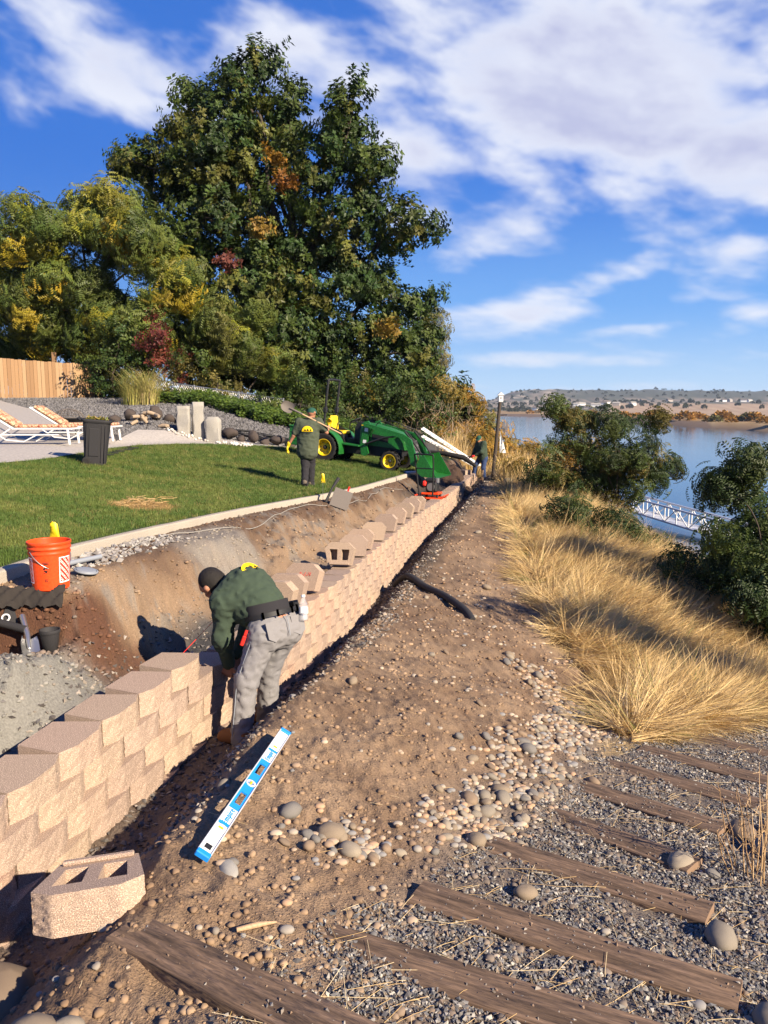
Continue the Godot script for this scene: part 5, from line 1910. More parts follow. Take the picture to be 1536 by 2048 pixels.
	for z in [-1.0, 1.0]:
		obj("loader_arm", side_plate([1.12, 1.14, 1.12, 1.24, 1.8, 1.14, 2.3, 1.06, 2.55, 0.94, 2.78, 0.4, 2.72, 0.22, 2.6, 0.26, 2.58, 0.42, 2.38, 0.86, 2.2, 0.95], z * 0.43, z * 0.5), M.green, ld)
		obj("lift_cylinder", mb().tube([V(1.2, 0.66, z * 0.46), V(1.75, 0.9, z * 0.46), V(2.22, 1.0, z * 0.46)], [0.03, 0.03, 0.018], 8), M.black, ld)
		obj("bucket_cylinder", mb().tube([V(2.3, 1.12, z * 0.36), V(2.62, 0.82, z * 0.36), V(2.85, 0.56, z * 0.36)], [0.03, 0.03, 0.018], 8), M.black, ld)
		obj("bucket_link", mb().box(V(2.82, 0.5, z * 0.36), V(0.05, 0.26, 0.04), Basis(V(0, 0, 1), 0.5)), M.green, ld)
		obj("warning_label", mb().box(V(1.15, 0.72, z * 0.423), V(0.1, 0.09, 0.004)), M.white, ld)
		obj("decal", mb().box(V(1.17, 1.05, z * 0.423), V(0.1, 0.1, 0.004)), M.white, ld)
	for z in [-0.34, 0.34]:
		obj("hydraulic_hose", mb().tube(smooth_path([V(1.15, 0.62, z), V(1.5, 1.3, z * 0.9), V(2.1, 1.2, z), V(2.4, 1.1, z * 1.05), V(2.62, 0.85, z)], 6), 0.012, 6), M.black, ld)
	var bk := mb()
	var pr := [[3.42, 0.0], [3.0, 0.01], [2.86, 0.1], [2.82, 0.3], [2.9, 0.52], [3.0, 0.6]]
	var rr := []
	for q in pr: rr.append(PackedVector3Array([V(q[0], q[1], -0.62), V(q[0], q[1], 0.62)]))
	bk.grid(rr, false, true)
	var r3 := []
	for q in pr: r3.append(PackedVector3Array([V(q[0] + 0.02, q[1] + 0.012, -0.62), V(q[0] + 0.02, q[1] + 0.012, 0.62)]))
	bk.grid(r3)
	for z in [-1.0, 1.0]:
		var pl := []
		for q in pr: pl.append_array(q)
		pl.append_array([3.42, 0.05])
		bk.x = Transform3D(Basis.IDENTITY, V(0, 0, z * 0.63))
		bk.prism(oriented(poly(pl)), 0.018)
	bk.x = Transform3D.IDENTITY
	obj("bucket", bk, M.green, ld)
	# ballast box on the back
	var bb := obj("ballast_box", mb().box(V(-1.0, 0.62, 0), V(0.42, 0.52, 1.0), Basis.IDENTITY, 0.012), M.green, t)
	obj("box_rim", mb().box(V(-1.0, 0.9, 0), V(0.46, 0.04, 1.04), Basis.IDENTITY, 0.008), M.green, bb)
	for y in [0.5, 0.74]: obj("box_rib", mb().box(V(-1.0, y, 0), V(0.436, 0.03, 1.016), Basis.IDENTITY, 0.006), M.green, bb)
	for z in [-0.3, 0.3]: obj("lift_arm", mb().tube([V(-0.1, 0.45, z), V(-0.8, 0.45, z)], 0.03, 6), M.black, bb)
	obj("hitch_mast", mb().box(V(-0.76, 1.05, 0), V(0.06, 0.4, 0.12), Basis.IDENTITY, 0.01), M.green, bb)

# ------------------------------------------------------------------ yard things
func build_yard() -> void:
	# wooden fence, picket by picket
	var a := Vector2(-19.0, 30.9)
	var b := Vector2(-13.2, 33.3)
	var f := thing("wooden_fence", "cedar picket fence of upright boards behind the patio at the left edge", "fence")
	var L := a.distance_to(b)
	var dir := (b - a) / L
	var n := int(L / 0.142)
	var yaw := atan2(dir.y, dir.x)
	var pk := mb().box(V(0, 0.93, 0), V(0.136, 1.86, 0.018), Basis.IDENTITY, 0.004).done()
	var pm := [M.wood, M.wood2, M.wood3, M.wood, M.wood2]
	for i in n:
		var p := a + dir * (i + 0.5) * 0.142
		var o := obj("picket", pk, pm[rng.randi() % 5], f, Transform3D(Basis(Vector3.UP, yaw + rf(-0.03, 0.03)), V(p.x, 2.33 - 0.018 * i * 0.142 * 3.0 + rf(-0.015, 0.015), -p.y + rf(-0.006, 0.006))))
	for y in [0.35, 1.55]:
		var c := a + dir * L * 0.5
		obj("rail", mb().box(Vector3.ZERO, V(L, 0.09, 0.04)), M.wood3, f, Transform3D(Basis(Vector3.UP, yaw) * Basis(V(0, 0, 1), -0.054), V(c.x, 2.33 + y - 0.16, -c.y - 0.035)))
	var ret := 0
	for k in 14:      # the run that turns back into the shrubs
		var p := b + Vector2(0.35, 1.0).normalized() * 0.142 * k
		obj("picket", pk, pm[rng.randi() % 5], f, Transform3D(Basis(Vector3.UP, 1.15), V(p.x, 2.02 - 0.01 * k, -p.y)))
	for q in [Vector2(-16.9, 32.4), Vector2(-14.2, 33.7)]:
		tag(obj("fence_post", mb().box(V(q.x, 3.1, -q.y), V(0.16, 2.5, 0.16), Basis.IDENTITY, 0.01), M.wood3), "brown square post rising above the picket fence, %s" % ("nearer the left edge" if q.x < -15 else "at its right end"), "post", "posts behind the fence")
	# chain link fence
	var cf := thing("chain_link_fence", "galvanised chain link fence running down behind the hedge and tall grass", "fence")
	var c0 := Vector2(-9.3, 30.9)
	var c1 := Vector2(-4.0, 30.9)
	var wm := mb()
	var tops := []
	for i in 7:
		var p := c0.lerp(c1, i / 6.0)
		var y0 := 3.1 - 0.13 * i
		obj("post", mb().tube([V(p.x, y0 - 1.6, -p.y), V(p.x, y0 + 0.05, -p.y)], 0.035, 8), M.steel, cf)
		tops.append(V(p.x, y0, -p.y))
	obj("top_rail", mb().tube(tops, 0.024, 7), M.steel, cf)
	var nn := 60
	for i in nn:
		for sg in [-1, 1]:
			var p0: Vector3 = tops[0].lerp(tops[6], i / float(nn))
			var e := clampi(i + 8 * sg, 0, nn)
			var p1: Vector3 = tops[0].lerp(tops[6], e / float(nn))
			wm.tube([p0, p1 - V(0, 1.2 * absf(e - i) / 8.0, 0)], 0.008, 3, false)
	obj("wire_mesh", wm, M.steel, cf).set_meta("kind", "stuff")
	# sun loungers
	for i in 2:
		var lx := -8.35 + 0.55 * i
		var lD := 18.4 + 1.35 * i
		var t := thing("lounge_chair", "white patio lounge chair with floral cushion, back raised, %s" % ["nearer the lawn" if i == 0 else "farther of the two, partly hidden by the near one"][0] if i == 0 else "white patio lounge chair with floral cushion, farther one, partly hidden behind the near one", "lounge chair", G(lx, lD, 0.07), 0.06, "lounge chairs on the patio")
		var fr2 := mb()
		for z in [-0.33, 0.33]:
			fr2.tube([V(-0.35, 0.36, z), V(1.0, 0.36, z)], 0.022, 7)
			fr2.tube([V(-0.35, 0.37, z), V(-1.05, 0.83, z)], 0.022, 7)
			fr2.tube([V(-0.6, 0.22, z), V(0.7, 0.22, z)], 0.016, 6)
		fr2.tube([V(1.0, 0.36, -0.33), V(1.0, 0.36, 0.33)], 0.022, 7).tube([V(-1.05, 0.83, -0.33), V(-1.05, 0.83, 0.33)], 0.022, 7)
		obj("frame", fr2, M.white, t)
		for z in [-0.33, 0.33]:
			obj("leg", mb().box(V(0.93, 0.17, z), V(0.05, 0.36, 0.03), Basis(V(0, 0, 1), 0.1), 0.006), M.white, t)
			obj("leg", mb().tube([V(-0.4, 0.36, z), V(-0.95, 0.0, z)], 0.02, 6), M.white, t)
			obj("leg", mb().tube([V(-0.9, 0.36, z), V(-0.5, 0.1, z), V(-0.1, 0.06, z), V(0.2, 0.22, z)], 0.017, 6), M.white, t)
		obj("sling", mb().box(V(0.3, 0.375, 0), V(1.36, 0.012, 0.64)).box(V(-0.72, 0.62, 0), V(0.84, 0.012, 0.62), Basis(V(0, 0, 1), -0.58)), M.white, t)
		var cu := obj("seat_cushion", mb().box(V(0.32, 0.42, 0), V(1.3, 0.075, 0.56), Basis.IDENTITY, 0.03), floral(), t)
		obj("back_cushion", mb().box(V(-0.66, 0.66, 0), V(0.78, 0.075, 0.56), Basis(V(0, 0, 1), -0.58), 0.03), floral(), t)
	# fire pit
	var fp := thing("fire_pit", "low round fire pit with a domed mesh lid behind the loungers", "fire pit", G(-8.55, 21.0, 0.07))
	obj("bowl", mb().lathe([Vector2(0.1, 0.22), Vector2(0.3, 0.27), Vector2(0.4, 0.4), Vector2(0.46, 0.41), Vector2(0.46, 0.43), Vector2(0.38, 0.42)], 24), M.black, fp)
	for k in 4: obj("leg", mb().tube([V(0.3 * cos(k * PI / 2 + 0.7), 0.32, 0.3 * sin(k * PI / 2 + 0.7)), V(0.36 * cos(k * PI / 2 + 0.7), 0, 0.36 * sin(k * PI / 2 + 0.7))], 0.02, 6), M.black, fp)
	var dm := mb()
	for k in 22:
		var g := TAU * k / 22
		var p := []
		for i in 7: p.append(V(cos(g) * 0.4 * cos(i * PI / 12), 0.44 + 0.24 * sin(i * PI / 12), sin(g) * 0.4 * cos(i * PI / 12)))
		dm.tube(p, 0.007 if k % 6 else 0.014, 4, false)
	for i in 5:
		var p := []
		for k in 25: p.append(V(cos(TAU * k / 24) * 0.4 * cos(i * PI / 12), 0.44 + 0.24 * sin(i * PI / 12), sin(TAU * k / 24) * 0.4 * cos(i * PI / 12)))
		dm.tube(p, 0.007, 4, false)
	obj("mesh_lid", dm, M.rusty, fp)
	# refuse can on the grass
	var tc := thing("trash_can", "black wheeled trash can full of leaves standing tilted on the lawn edge", "trash can", W(-5.92, 15.75, lawn_h(-5.92, 15.75)))
	tc.basis = Basis(V(0, 0, 1), -0.09) * Basis(Vector3.UP, 0.25) * Basis.from_scale(V(0.95, 1.22, 0.95))
	var rows := []
	for s in [[0.0, 0.20, 0.2], [0.04, 0.215, 0.215], [0.4, 0.245, 0.245], [0.74, 0.275, 0.28], [0.75, 0.305, 0.31], [0.79, 0.31, 0.315], [0.8, 0.29, 0.295], [0.7, 0.265, 0.27], [0.68, 0.0, 0.0]]:
		var row := PackedVector3Array()
		for k in 33:
			var g := -TAU * (k % 32) / 32.0
			var pw := 0.45
			row.append(V(signf(cos(g)) * pow(absf(cos(g)), pw) * s[1], s[0], signf(sin(g)) * pow(absf(sin(g)), pw) * s[2]))
		rows.append(row)
	obj("can_body", mb().grid(rows, true), M.dustyblack, tc)
	obj("side_panel", mb().box(V(-0.02, 0.42, 0.252), V(0.2, 0.46, 0.014), Basis(V(1, 0, 0), 0.075), 0.006), M.dustyblack, tc)
	for x in [-0.17, 0.13, 0.2]: obj("rib", mb().box(V(x, 0.4, 0.25), V(0.02, 0.62, 0.016), Basis(V(1, 0, 0), 0.075), 0.005), M.dustyblack, tc)
	obj("handle", mb().tube([V(-0.28, 0.76, 0.2), V(-0.37, 0.79, 0.2), V(-0.37, 0.79, -0.2), V(-0.28, 0.76, -0.2)], 0.018, 7), M.dustyblack, tc)
	for z in [-0.24, 0.24]:
		var wl := mb()
		wl.x = Transform3D(Basis(V(1, 0, 0), PI / 2), V(-0.16, 0.085, z))
		wl.lathe([Vector2(0.0, -0.025), Vector2(0.085, -0.025), Vector2(0.09, 0.0), Vector2(0.085, 0.025), Vector2(0.04, 0.028), Vector2(0.0, 0.018)], 18)
		obj("wheel", wl, M.rubber, tc)
	var X := []
	var C := []
	for i in 240:
		X.append(Transform3D(Basis(rand_dir(), rf(0, TAU)).scaled(V(0.05, 0.05, 0.05)), V(rf(-0.22, 0.22), 0.7 + rf(0, 0.13), rf(-0.22, 0.22))))
		C.append(col_of([Color(0.2, 0.17, 0.04), Color(0.12, 0.14, 0.03), Color(0.3, 0.2, 0.07)]))
	var lf := mb()
	leaf(lf, V(-1, 0, 0), V(1, 0, 0), V(0, 1, 0), 2.0, 1.0)
	tag(many("leaves", lf, M.leaf, X, C), "garden leaves heaped in the open top of the black trash can", "leaves").transform = Transform3D(tc.basis, tc.position)
	# standing stones of the fountain
	for s in [[-6.02, 23.25, 0.38, 0.88, "left grey stone slab, square topped, of the three standing stones"], [-5.6, 23.35, 0.34, 1.14, "tallest standing stone slab, middle of the three"], [-5.12, 23.2, 0.42, 0.82, "right standing stone slab, pale with a rounded top"]]:
		var m := mb()
		var R := []
		for i in 10:
			var y: float = s[3] * minf(1.0, i / 8.0)
			var row := PackedVector3Array()
			for k in 21:
				var g := -TAU * (k % 20) / 20.0
				var w: float = s[2] * 0.5 * (0.0 if i == 9 else (1.0 - (0.35 if i == 8 and s[3] < 0.85 else (0.06 if i == 8 else 0.0))))
				var p := V(signf(cos(g)) * pow(absf(cos(g)), 0.35) * w, y, signf(sin(g)) * pow(absf(sin(g)), 0.35) * w * 0.7)
				row.append(p * V(1, 1, 1) + V(1, 0, 1) * fb.get_noise_3d(p.x * 160.0 + s[0] * 99.0, p.y * 90.0, p.z * 160.0) * 0.06)
			R.append(row)
		m.grid(R, true)
		tag(obj("standing_stone", m, M.limestone), s[4], "stone", "standing stones by the patio").transform = Transform3D(Basis(Vector3.UP, rf(-0.3, 0.3)), G(s[0], s[1], 0.0))
	# basalt edging rocks
	var bm := []
	for i in 4: bm.append(stone_mesh(300.0 + i * 71.0, 0.75, 8, 5))
	for i in 15:
		var t := i / 14.0
		var x := lerpf(-8.4, -3.0, t)
		if absf(x + 5.6) < 0.55: continue
		var o := obj("edging_rock", bm[i % 4], M.basalt)
		o.transform = Transform3D(Basis(Vector3.UP, rf(0, TAU)) * Basis.from_scale(V(rf(0.17, 0.28), rf(0.14, 0.22), rf(0.15, 0.22))), G(x, 24.2 + 0.3 * sin(t * 5.0) + 0.7 * t, 0.1 + 0.14 * (i % 2)))
		tag(o, "dark brown basalt rock edging the gravel bed behind the standing stones", "rock", "basalt rocks edging the gravel bed")
	# split firewood beside them
	for i in 12:
		var o := obj("firewood", mb().tube([V(-0.12, 0, 0), V(0, 0.005, 0.005), V(0.12, 0, 0)], [0.055, 0.06, 0.05], 7), M.driftwood)
		o.transform = Transform3D(Basis((rand_dir() * V(0.2, 1, 0.2) + V(0, 0.01, 0)).normalized(), rf(0, TAU)) * Basis(V(0, 0, 1), rf(-0.4, 0.4)), G(-7.1 + 0.55 * rf(-1, 1), 23.4 + rf(-0.15, 0.25), 0.1 + 0.09 * (i % 4)))
		tag(o, "pale firewood log in the small heap left of the standing stones", "firewood", "firewood heap by the patio")
	X = []
	C = []
	for i in 120:
		var s := rf(0.02, 0.045)
		X.append(Transform3D(Basis(rand_dir(), rf(0, TAU)).scaled(V(s, s, s)), G(-5.4 + rf(-1.1, 1.4), 23.0 + rf(-0.25, 0.5), 0.1)))
		C.append(col_of([Color(0.5, 0.47, 0.42), Color(0.6, 0.58, 0.52), Color(0.38, 0.34, 0.3)]))
	many("white_pebbles", stone_mesh(5.0, 0.1, 8, 5), M.stone, X, C)
	# coils of black drip hose
	for i in 2:
		var P := []
		for k in 90:
			var g := k * 0.33
			P.append(G(-3.9 + i * 0.9 + cos(g) * (0.85 + 0.12 * sin(k * 1.7)) - 0.004 * k, 25.3 + sin(g) * 0.4, 0.12 + 0.1 * absf(sin(k * 0.21))))
		tag(obj("drip_hose", mb().tube(P, 0.018, 5), M.black), "%s loose coil of black irrigation hose on the crushed stone behind the tractor" % ["left", "right"][i], "hose", "black irrigation hoses")
	var hp := []
	for k in 16: hp.append(W(-6.4 + 0.35 * sin(k * 1.9), 19.2 - 0.14 * k, lawn_h(-6.4, 19.2 - 0.14 * k) - 0.07))
	tag(obj("drip_hose", mb().tube(smooth_path(hp, 3), 0.012, 5), M.black), "thin black hose end lying on the lawn right of the trash can", "hose")
	tag(obj("straw_patch", straw_heap(), M.straw), "small patch of dry straw lying on the lawn", "straw").position = W(-3.35, 10.6, lawn_h(-3.35, 10.6) - 0.04)

var _fl: StandardMaterial3D
func floral() -> StandardMaterial3D:
	if _fl: return _fl
	var im := Image.create(128, 128, false, Image.FORMAT_RGBA8)
	im.fill(Color(0.78, 0.70, 0.55))
	var r := RandomNumberGenerator.new()
	r.seed = 5
	for i in 260:
		var c: Color = [Color(0.50, 0.06, 0.05), Color(0.60, 0.16, 0.10), Color(0.42, 0.30, 0.16), Color(0.84, 0.79, 0.66), Color(0.56, 0.09, 0.06)][r.randi() % 5]
		var x := r.randi() % 128
		var y := r.randi() % 128
		var q := r.randi_range(2, 6)
		for dy in range(-q, q + 1):
			for dx in range(-q, q + 1):
				if dx * dx + dy * dy <= q * q and (dx * dx + dy * dy > (q - 2) * (q - 2) or i % 2 == 0): im.set_pixel(posmod(x + dx, 128), posmod(y + dy, 128), c)
	_fl = mat("floral", Color.WHITE, 0.9)
	tri(_fl, 2.2, ImageTexture.create_from_image(im), null, 1.0, false)
	return _fl
func straw_heap() -> MB:
	var m := mb()
	for i in 90:
		m.col = col_of([Color(0.45, 0.28, 0.12), Color(0.55, 0.38, 0.18)])
		var a := V(rf(-0.3, 0.3), 0.06 + rf(0, 0.04), rf(-0.45, 0.45))
		m.tube([a, a + V(rf(-0.15, 0.15), rf(-0.03, 0.03), rf(-0.1, 0.1))], 0.004, 3, false)
	return m

# ------------------------------------------------------------------ tools and site things
func build_site() -> void:
	# orange bucket
	var o := G(-2.53, 5.72, -0.005)
	var t := thing("bucket", "orange plastic five gallon bucket standing on the dirt by the curb", "bucket", o, 0.2)
	obj("bucket_body", mb().lathe([Vector2(0.0, 0.0), Vector2(0.128, 0.0), Vector2(0.131, 0.012), Vector2(0.144, 0.27), Vector2(0.152, 0.275), Vector2(0.152, 0.29), Vector2(0.147, 0.294), Vector2(0.148, 0.31), Vector2(0.156, 0.313), Vector2(0.156, 0.325), Vector2(0.15, 0.33), Vector2(0.151, 0.345), Vector2(0.158, 0.348), Vector2(0.158, 0.366), Vector2(0.152, 0.368), Vector2(0.147, 0.36), Vector2(0.128, 0.02), Vector2(0.0, 0.015)], 40), M.orange, t)
	var hb := []
	for k in 15: hb.append(V(-0.155 * cos(PI * k / 14.0), 0.30 - 0.155 * sin(PI * k / 14.0) * 0.93, 0.155 * sin(PI * k / 14.0) * 0.45 + 0.06 * sin(PI * k / 14.0)))
	obj("bail", mb().tube(hb, 0.0035, 6), M.steel, t, Transform3D(Basis(Vector3.UP, 0.75), Vector3.ZERO))
	for g in [-1.15, 1.05]: obj("printed_label", arc_patch(0.1385, 0.1435, 0.06, 0.255, g, 0.75), bucket_print(true), t)
	obj("printed_text", arc_patch(0.1385, 0.1435, 0.06, 0.255, 0.0, 0.42), bucket_print(false), t)
	# yellow flag behind it
	flag(V(-2.76, 0, -6.35), 0.42, "small yellow marking flag on a wire behind the orange bucket")
	# dark scoop leaning on the bucket
	t = thing("square_shovel_blade", "dark flat shovel blade with a steel ring socket leaning on the orange bucket", "shovel blade", G(-2.72, 5.52, 0.0))
	t.basis = Basis(V(0, 0, 1), -0.35) * Basis(V(1, 0, 0), -0.5)
	obj("blade", mb().prism(poly([-0.13, 0.02, 0.15, 0.0, 0.13, 0.27, -0.06, 0.27, -0.14, 0.12]), 0.006), M.dustyblack, t)
	var rg := []
	for k in 17: rg.append(V(-0.1 + 0.026 * cos(TAU * k / 16), 0.05 + 0.026 * sin(TAU * k / 16), 0.02))
	obj("ring", mb().tube(rg, 0.008, 8, false), M.alu, t)
	# grey pipe and valve lid
	tag(obj("pipe", mb().tube([G(-2.68, 6.25, 0.06), G(-2.48, 6.62, 0.07)], 0.021, 12), M.grey_plastic), "short grey plastic pipe on the dirt right of the orange bucket", "pipe")
	t = thing("valve_lid", "round grey valve lid lying on the dirt right of the orange bucket", "lid", G(-2.43, 6.15, 0.015))
	t.basis = Basis(V(0, 0, 1), -0.2)
	obj("lid", mb().lathe([Vector2(0, 0), Vector2(0.075, 0), Vector2(0.08, 0.012), Vector2(0.075, 0.02), Vector2(0, 0.022)], 20), M.grey_plastic, t)
	obj("rim", mb().lathe([Vector2(0.083, 0), Vector2(0.095, 0.0), Vector2(0.095, 0.014), Vector2(0.083, 0.014)], 20), M.grey_plastic, t)
	# torn landscape fabric along the edge of the pit
	var rows := []
	for i in 9:
		var row := PackedVector3Array()
		for j in 60:
			var x := lerpf(-3.3, -2.38, j / 59.0)
			var D := 5.66 - 0.1 * (i / 8.0) * (1.0 + 0.5 * fb.get_noise_2d(x * 90.0, 3.0))
			row.append(W(x, D - 0.03, 1.325 + 0.13 * pow(i / 8.0, 1.6) + 0.03 * fb.get_noise_2d(x * 60.0, 9.0) - 0.012 * sin(j * 0.9 + i * 1.1) - 0.02 * fb.get_noise_2d(j * 60.0, i * 90.0)))
		rows.append(row)
	tag(obj("landscape_fabric", mb().grid(rows), M.fabric), "torn black landscape fabric draped over the edge of the pit below the bucket", "fabric")
	# scoop shovel and pot at the left
	t = thing("shovel", "steel shovel with black handle lying blade down in the brown soil at the left edge", "shovel", W(-2.6, 5.42, 1.6))
	var d := V(0.42, -0.5, 0.6).normalized()
	obj("shovel_handle", mb().tube([V(0, 0, 0), V(-0.3, 0.05, -0.08), V(-0.75, 0.02, -0.05)], 0.03, 10), M.dustyblack, t)
	shovel_blade(t, d, V(0.55, 0.7, 0.3), M.steel, 0.26, 0.13)
	t = thing("plant_pot", "small dark plastic pot standing in the brown soil of the pit", "pot", G(-2.42, 5.4, 0.0))
	obj("pot_body", mb().lathe([Vector2(0, 0), Vector2(0.05, 0), Vector2(0.066, 0.13), Vector2(0.072, 0.13), Vector2(0.074, 0.155), Vector2(0.066, 0.155), Vector2(0.06, 0.1), Vector2(0, 0.09)], 20), M.dustyblack, t)
	# mason's string
	tag(obj("string_line", mb().tube([W(-1.42, 5.25, 1.72), W(-1.3, 5.9, 1.62), W(-1.12, 6.9, 1.66)], 0.0025, 4), M.red), "red mason's string stretched behind the blocks next to the bending worker", "string")
	var rope := []
	for k in 26:
		var D := 7.2 + 12.0 * k / 25.0
		rope.append(G(tab(CX, D) + 0.42 + 0.12 * sin(D * 1.3), D, 0.02))
	tag(obj("drip_line", mb().tube(smooth_path(rope, 3), 0.0055, 5), M.limestone), "thin tan line lying along the dug bed beside the curb", "line")
	# spirit level
	t = thing("spirit_level", "long blue and white aluminium spirit level lying on the dirt mound", "level")
	var p0 := G(-0.72, 2.86, 0.02)
	var p1 := G(-0.545, 4.02, 0.05)
	p0.y += 0.03
	p1.y += 0.03
	var x := (p1 - p0).normalized()
	var nn := V(0.25, 0.62, 0.74)
	nn = (nn - x * nn.dot(x)).normalized()
	t.transform = Transform3D(Basis(x, nn.cross(x).normalized(), nn), (p0 + p1) * 0.5)
	var Lh := p0.distance_to(p1) * 0.5
	# web with two hand holes, in pieces round the holes
	var web := mb()
	var cuts := [[-Lh, -0.235, 0], [-0.235, -0.09, 1], [-0.09, 0.09, 0], [0.09, 0.235, 1], [0.235, Lh, 0]]
	var bands := [[-Lh + 0.03, -0.26, 0], [0.26, Lh - 0.03, 0], [-0.045, 0.045, 0]]
	obj("body_bar", mb().box(V(-(Lh + 0.24) / 2, 0, 0), V(Lh - 0.24, 0.052, 0.008)).box(V((Lh + 0.24) / 2, 0, 0), V(Lh - 0.24, 0.052, 0.008)), M.white, t)
	for sg in [-1.0, 1.0]:
		obj("flange", mb().box(V(0, sg * 0.029, 0), V(Lh * 2, 0.006, 0.024), Basis.IDENTITY, 0.0015), M.alu, t)
		obj("end_cap", mb().box(V(sg * (Lh + 0.008), 0, 0), V(0.03, 0.063, 0.027), Basis.IDENTITY, 0.004), M.blue, t)
		var hl := mb()       # blue field with an oval opening
		var ov := []
		for k in 24: ov.append(Vector2(0.145 + 0.052 * clampf(cos(TAU * k / 24) * 1.5, -1, 1), 0.015 * clampf(sin(TAU * k / 24) * 1.5, -1, 1)))
		for k in 24:
			var a: Vector2 = ov[k]
			var b: Vector2 = ov[(k + 1) % 24]
			var oa := Vector2(0.145 + 0.097 * clampf(cos(TAU * k / 24) * 1.6, -1, 1), 0.026 * clampf(sin(TAU * k / 24) * 1.6, -1, 1))
			var ob := Vector2(0.145 + 0.097 * clampf(cos(TAU * (k + 1) / 24) * 1.6, -1, 1), 0.026 * clampf(sin(TAU * (k + 1) / 24) * 1.6, -1, 1))
			for z in [0.004, -0.004]: hl.quad(V(a.x * sg, a.y, z), V(oa.x * sg, oa.y, z), V(ob.x * sg, ob.y, z), V(b.x * sg, b.y, z))
			hl.quad(V(a.x * sg, a.y, 0.004), V(b.x * sg, b.y, 0.004), V(b.x * sg, b.y, -0.004), V(a.x * sg, a.y, -0.004))
		obj("grip_field", hl, M.blue, t)
		var vl := obj("vial_ring", disc(0.027, 0.012), M.white, t, Transform3D(Basis.IDENTITY, V(sg * 0.40, 0, 0.0)))
		obj("vial", mb().tube([V(0, -0.011, 0.005), V(0, 0.011, 0.005)], 0.005, 10), M.yellow, vl)
		obj("blue_arc", mb().box(V(sg * 0.365 if sg < 0 else 0.355, 0, 0.0052), V(0.02, 0.05, 0.002)), M.blue, t)
		var tm := TextMesh.new()
		tm.text = "Empire"
		tm.font_size = 16
		tm.pixel_size = 0.0021
		tm.depth = 0.002
		var sf := SystemFont.new()
		sf.font_names = PackedStringArray(["Droid Sans"])
		sf.font_weight = 700
		sf.font_italic = true
		tm.font = sf
		obj("lettering", tm, M.blue, t, Transform3D(Basis(V(0, 0, 1), 0.0 if sg < 0 else 0.0), V(sg * 0.305, 0.0, 0.0055)))
	obj("center_block", mb().box(V(0, 0, 0), V(0.1, 0.052, 0.0078)), M.blue, t)
	var v2 := obj("vial_ring", disc(0.025, 0.013), M.white, t)
	obj("vial", mb().tube([V(-0.011, 0, 0.005), V(0.011, 0, 0.005)], 0.005, 10), M.yellow, v2)
	obj("slot", mb().box(V(-Lh + 0.045, 0, 0.0042), V(0.03, 0.03, 0.002)), M.black, t)
	# black corrugated drain pipe
	var P := []
	for q in [[0.18, 11.9, 0.02], [0.36, 11.55, 0.05], [0.6, 11.0, 0.05], [0.85, 10.35, 0.045], [1.05, 9.75, 0.03], [1.12, 9.45, -0.02]]: P.append(G(q[0], q[1], q[2]))
	P = smooth_path(P, 14)
	var rr := []
	for k in P.size(): rr.append(0.047 + 0.006 * (k % 2))
	tag(obj("drain_pipe", mb().tube(P, rr, 14), M.dustyblack), "black corrugated drain pipe coming out of the wall and lying over the mound", "pipe")
	# tamper-like hand tools, flag and plate by the curb
	t = thing("trowel_plate", "square brown mortar hawk leaning by the curb near the walking worker", "plate", G(-0.88, 14.6, 0.02))
	t.basis = Basis(V(0, 0, 1), -0.35) * Basis(V(1, 0, 0), -0.45)
	obj("plate", mb().box(V(0, 0.19, 0), V(0.36, 0.38, 0.012), Basis.IDENTITY, 0.003), M.rusty, t)
	obj("grip", mb().tube([V(0, 0.19, -0.01), V(0, 0.19, -0.13)], 0.02, 8), M.handle_wood, t)
	tag(obj("pry_bar", mb().tube([G(-1.12, 14.7, 0.0), G(-1.0, 14.8, 0.3), G(-0.88, 14.9, 0.55)], [0.03, 0.022, 0.04], 8), M.dustyblack), "dark steel bar leaning beside the brown plate at the curb", "bar")
	tag(obj("marker_stake", mb().box(G(-0.72, 15.0, 0.3), V(0.035, 0.26, 0.03), Basis(V(0, 0, 1), -0.35), 0.005), M.red), "short red marker stake behind the brown plate at the curb", "stake")
	flag(V(-1.19, 0, -14.9), 0.55, "small yellow marking flag beside the brown plate at the curb")
	# plate compactor
	t = thing("plate_compactor", "orange plate compactor with black engine and tall black handle beside the wall", "plate compactor", G(1.22, 19.55, 0.01))
	t.basis = Basis(Vector3.UP, -0.35)
	obj("base_plate", mb().box(V(0, 0.05, 0), V(0.62, 0.04, 0.45), Basis.IDENTITY, 0.01).box(V(0.34, 0.09, 0), V(0.14, 0.03, 0.45), Basis(V(0, 0, 1), 0.7), 0.008).box(V(-0.34, 0.09, 0), V(0.14, 0.03, 0.45), Basis(V(0, 0, 1), -0.7), 0.008), M.orange, t)
	obj("deck", mb().box(V(0, 0.17, 0), V(0.46, 0.05, 0.36), Basis.IDENTITY, 0.01), M.orange, t)
	for q in [[-0.18, -0.14], [0.18, -0.14], [-0.18, 0.14], [0.18, 0.14]]: obj("rubber_mount", mb().tube([V(q[0], 0.06, q[1]), V(q[0], 0.16, q[1])], 0.035, 8), M.rubber, t)
	var en := obj("engine", mb().box(V(0.02, 0.33, 0), V(0.3, 0.26, 0.28), Basis.IDENTITY, 0.04), M.black, t)
	obj("fuel_tank", mb().box(V(-0.02, 0.5, 0), V(0.26, 0.12, 0.24), Basis.IDENTITY, 0.04), M.black, en)
	obj("air_filter", mb().tube([V(0.16, 0.45, 0.05), V(0.16, 0.56, 0.05)], 0.06, 12), M.steel, en)
	obj("muffler", mb().box(V(-0.16, 0.42, 0.1), V(0.1, 0.14, 0.12), Basis.IDENTITY, 0.03), M.red, en)
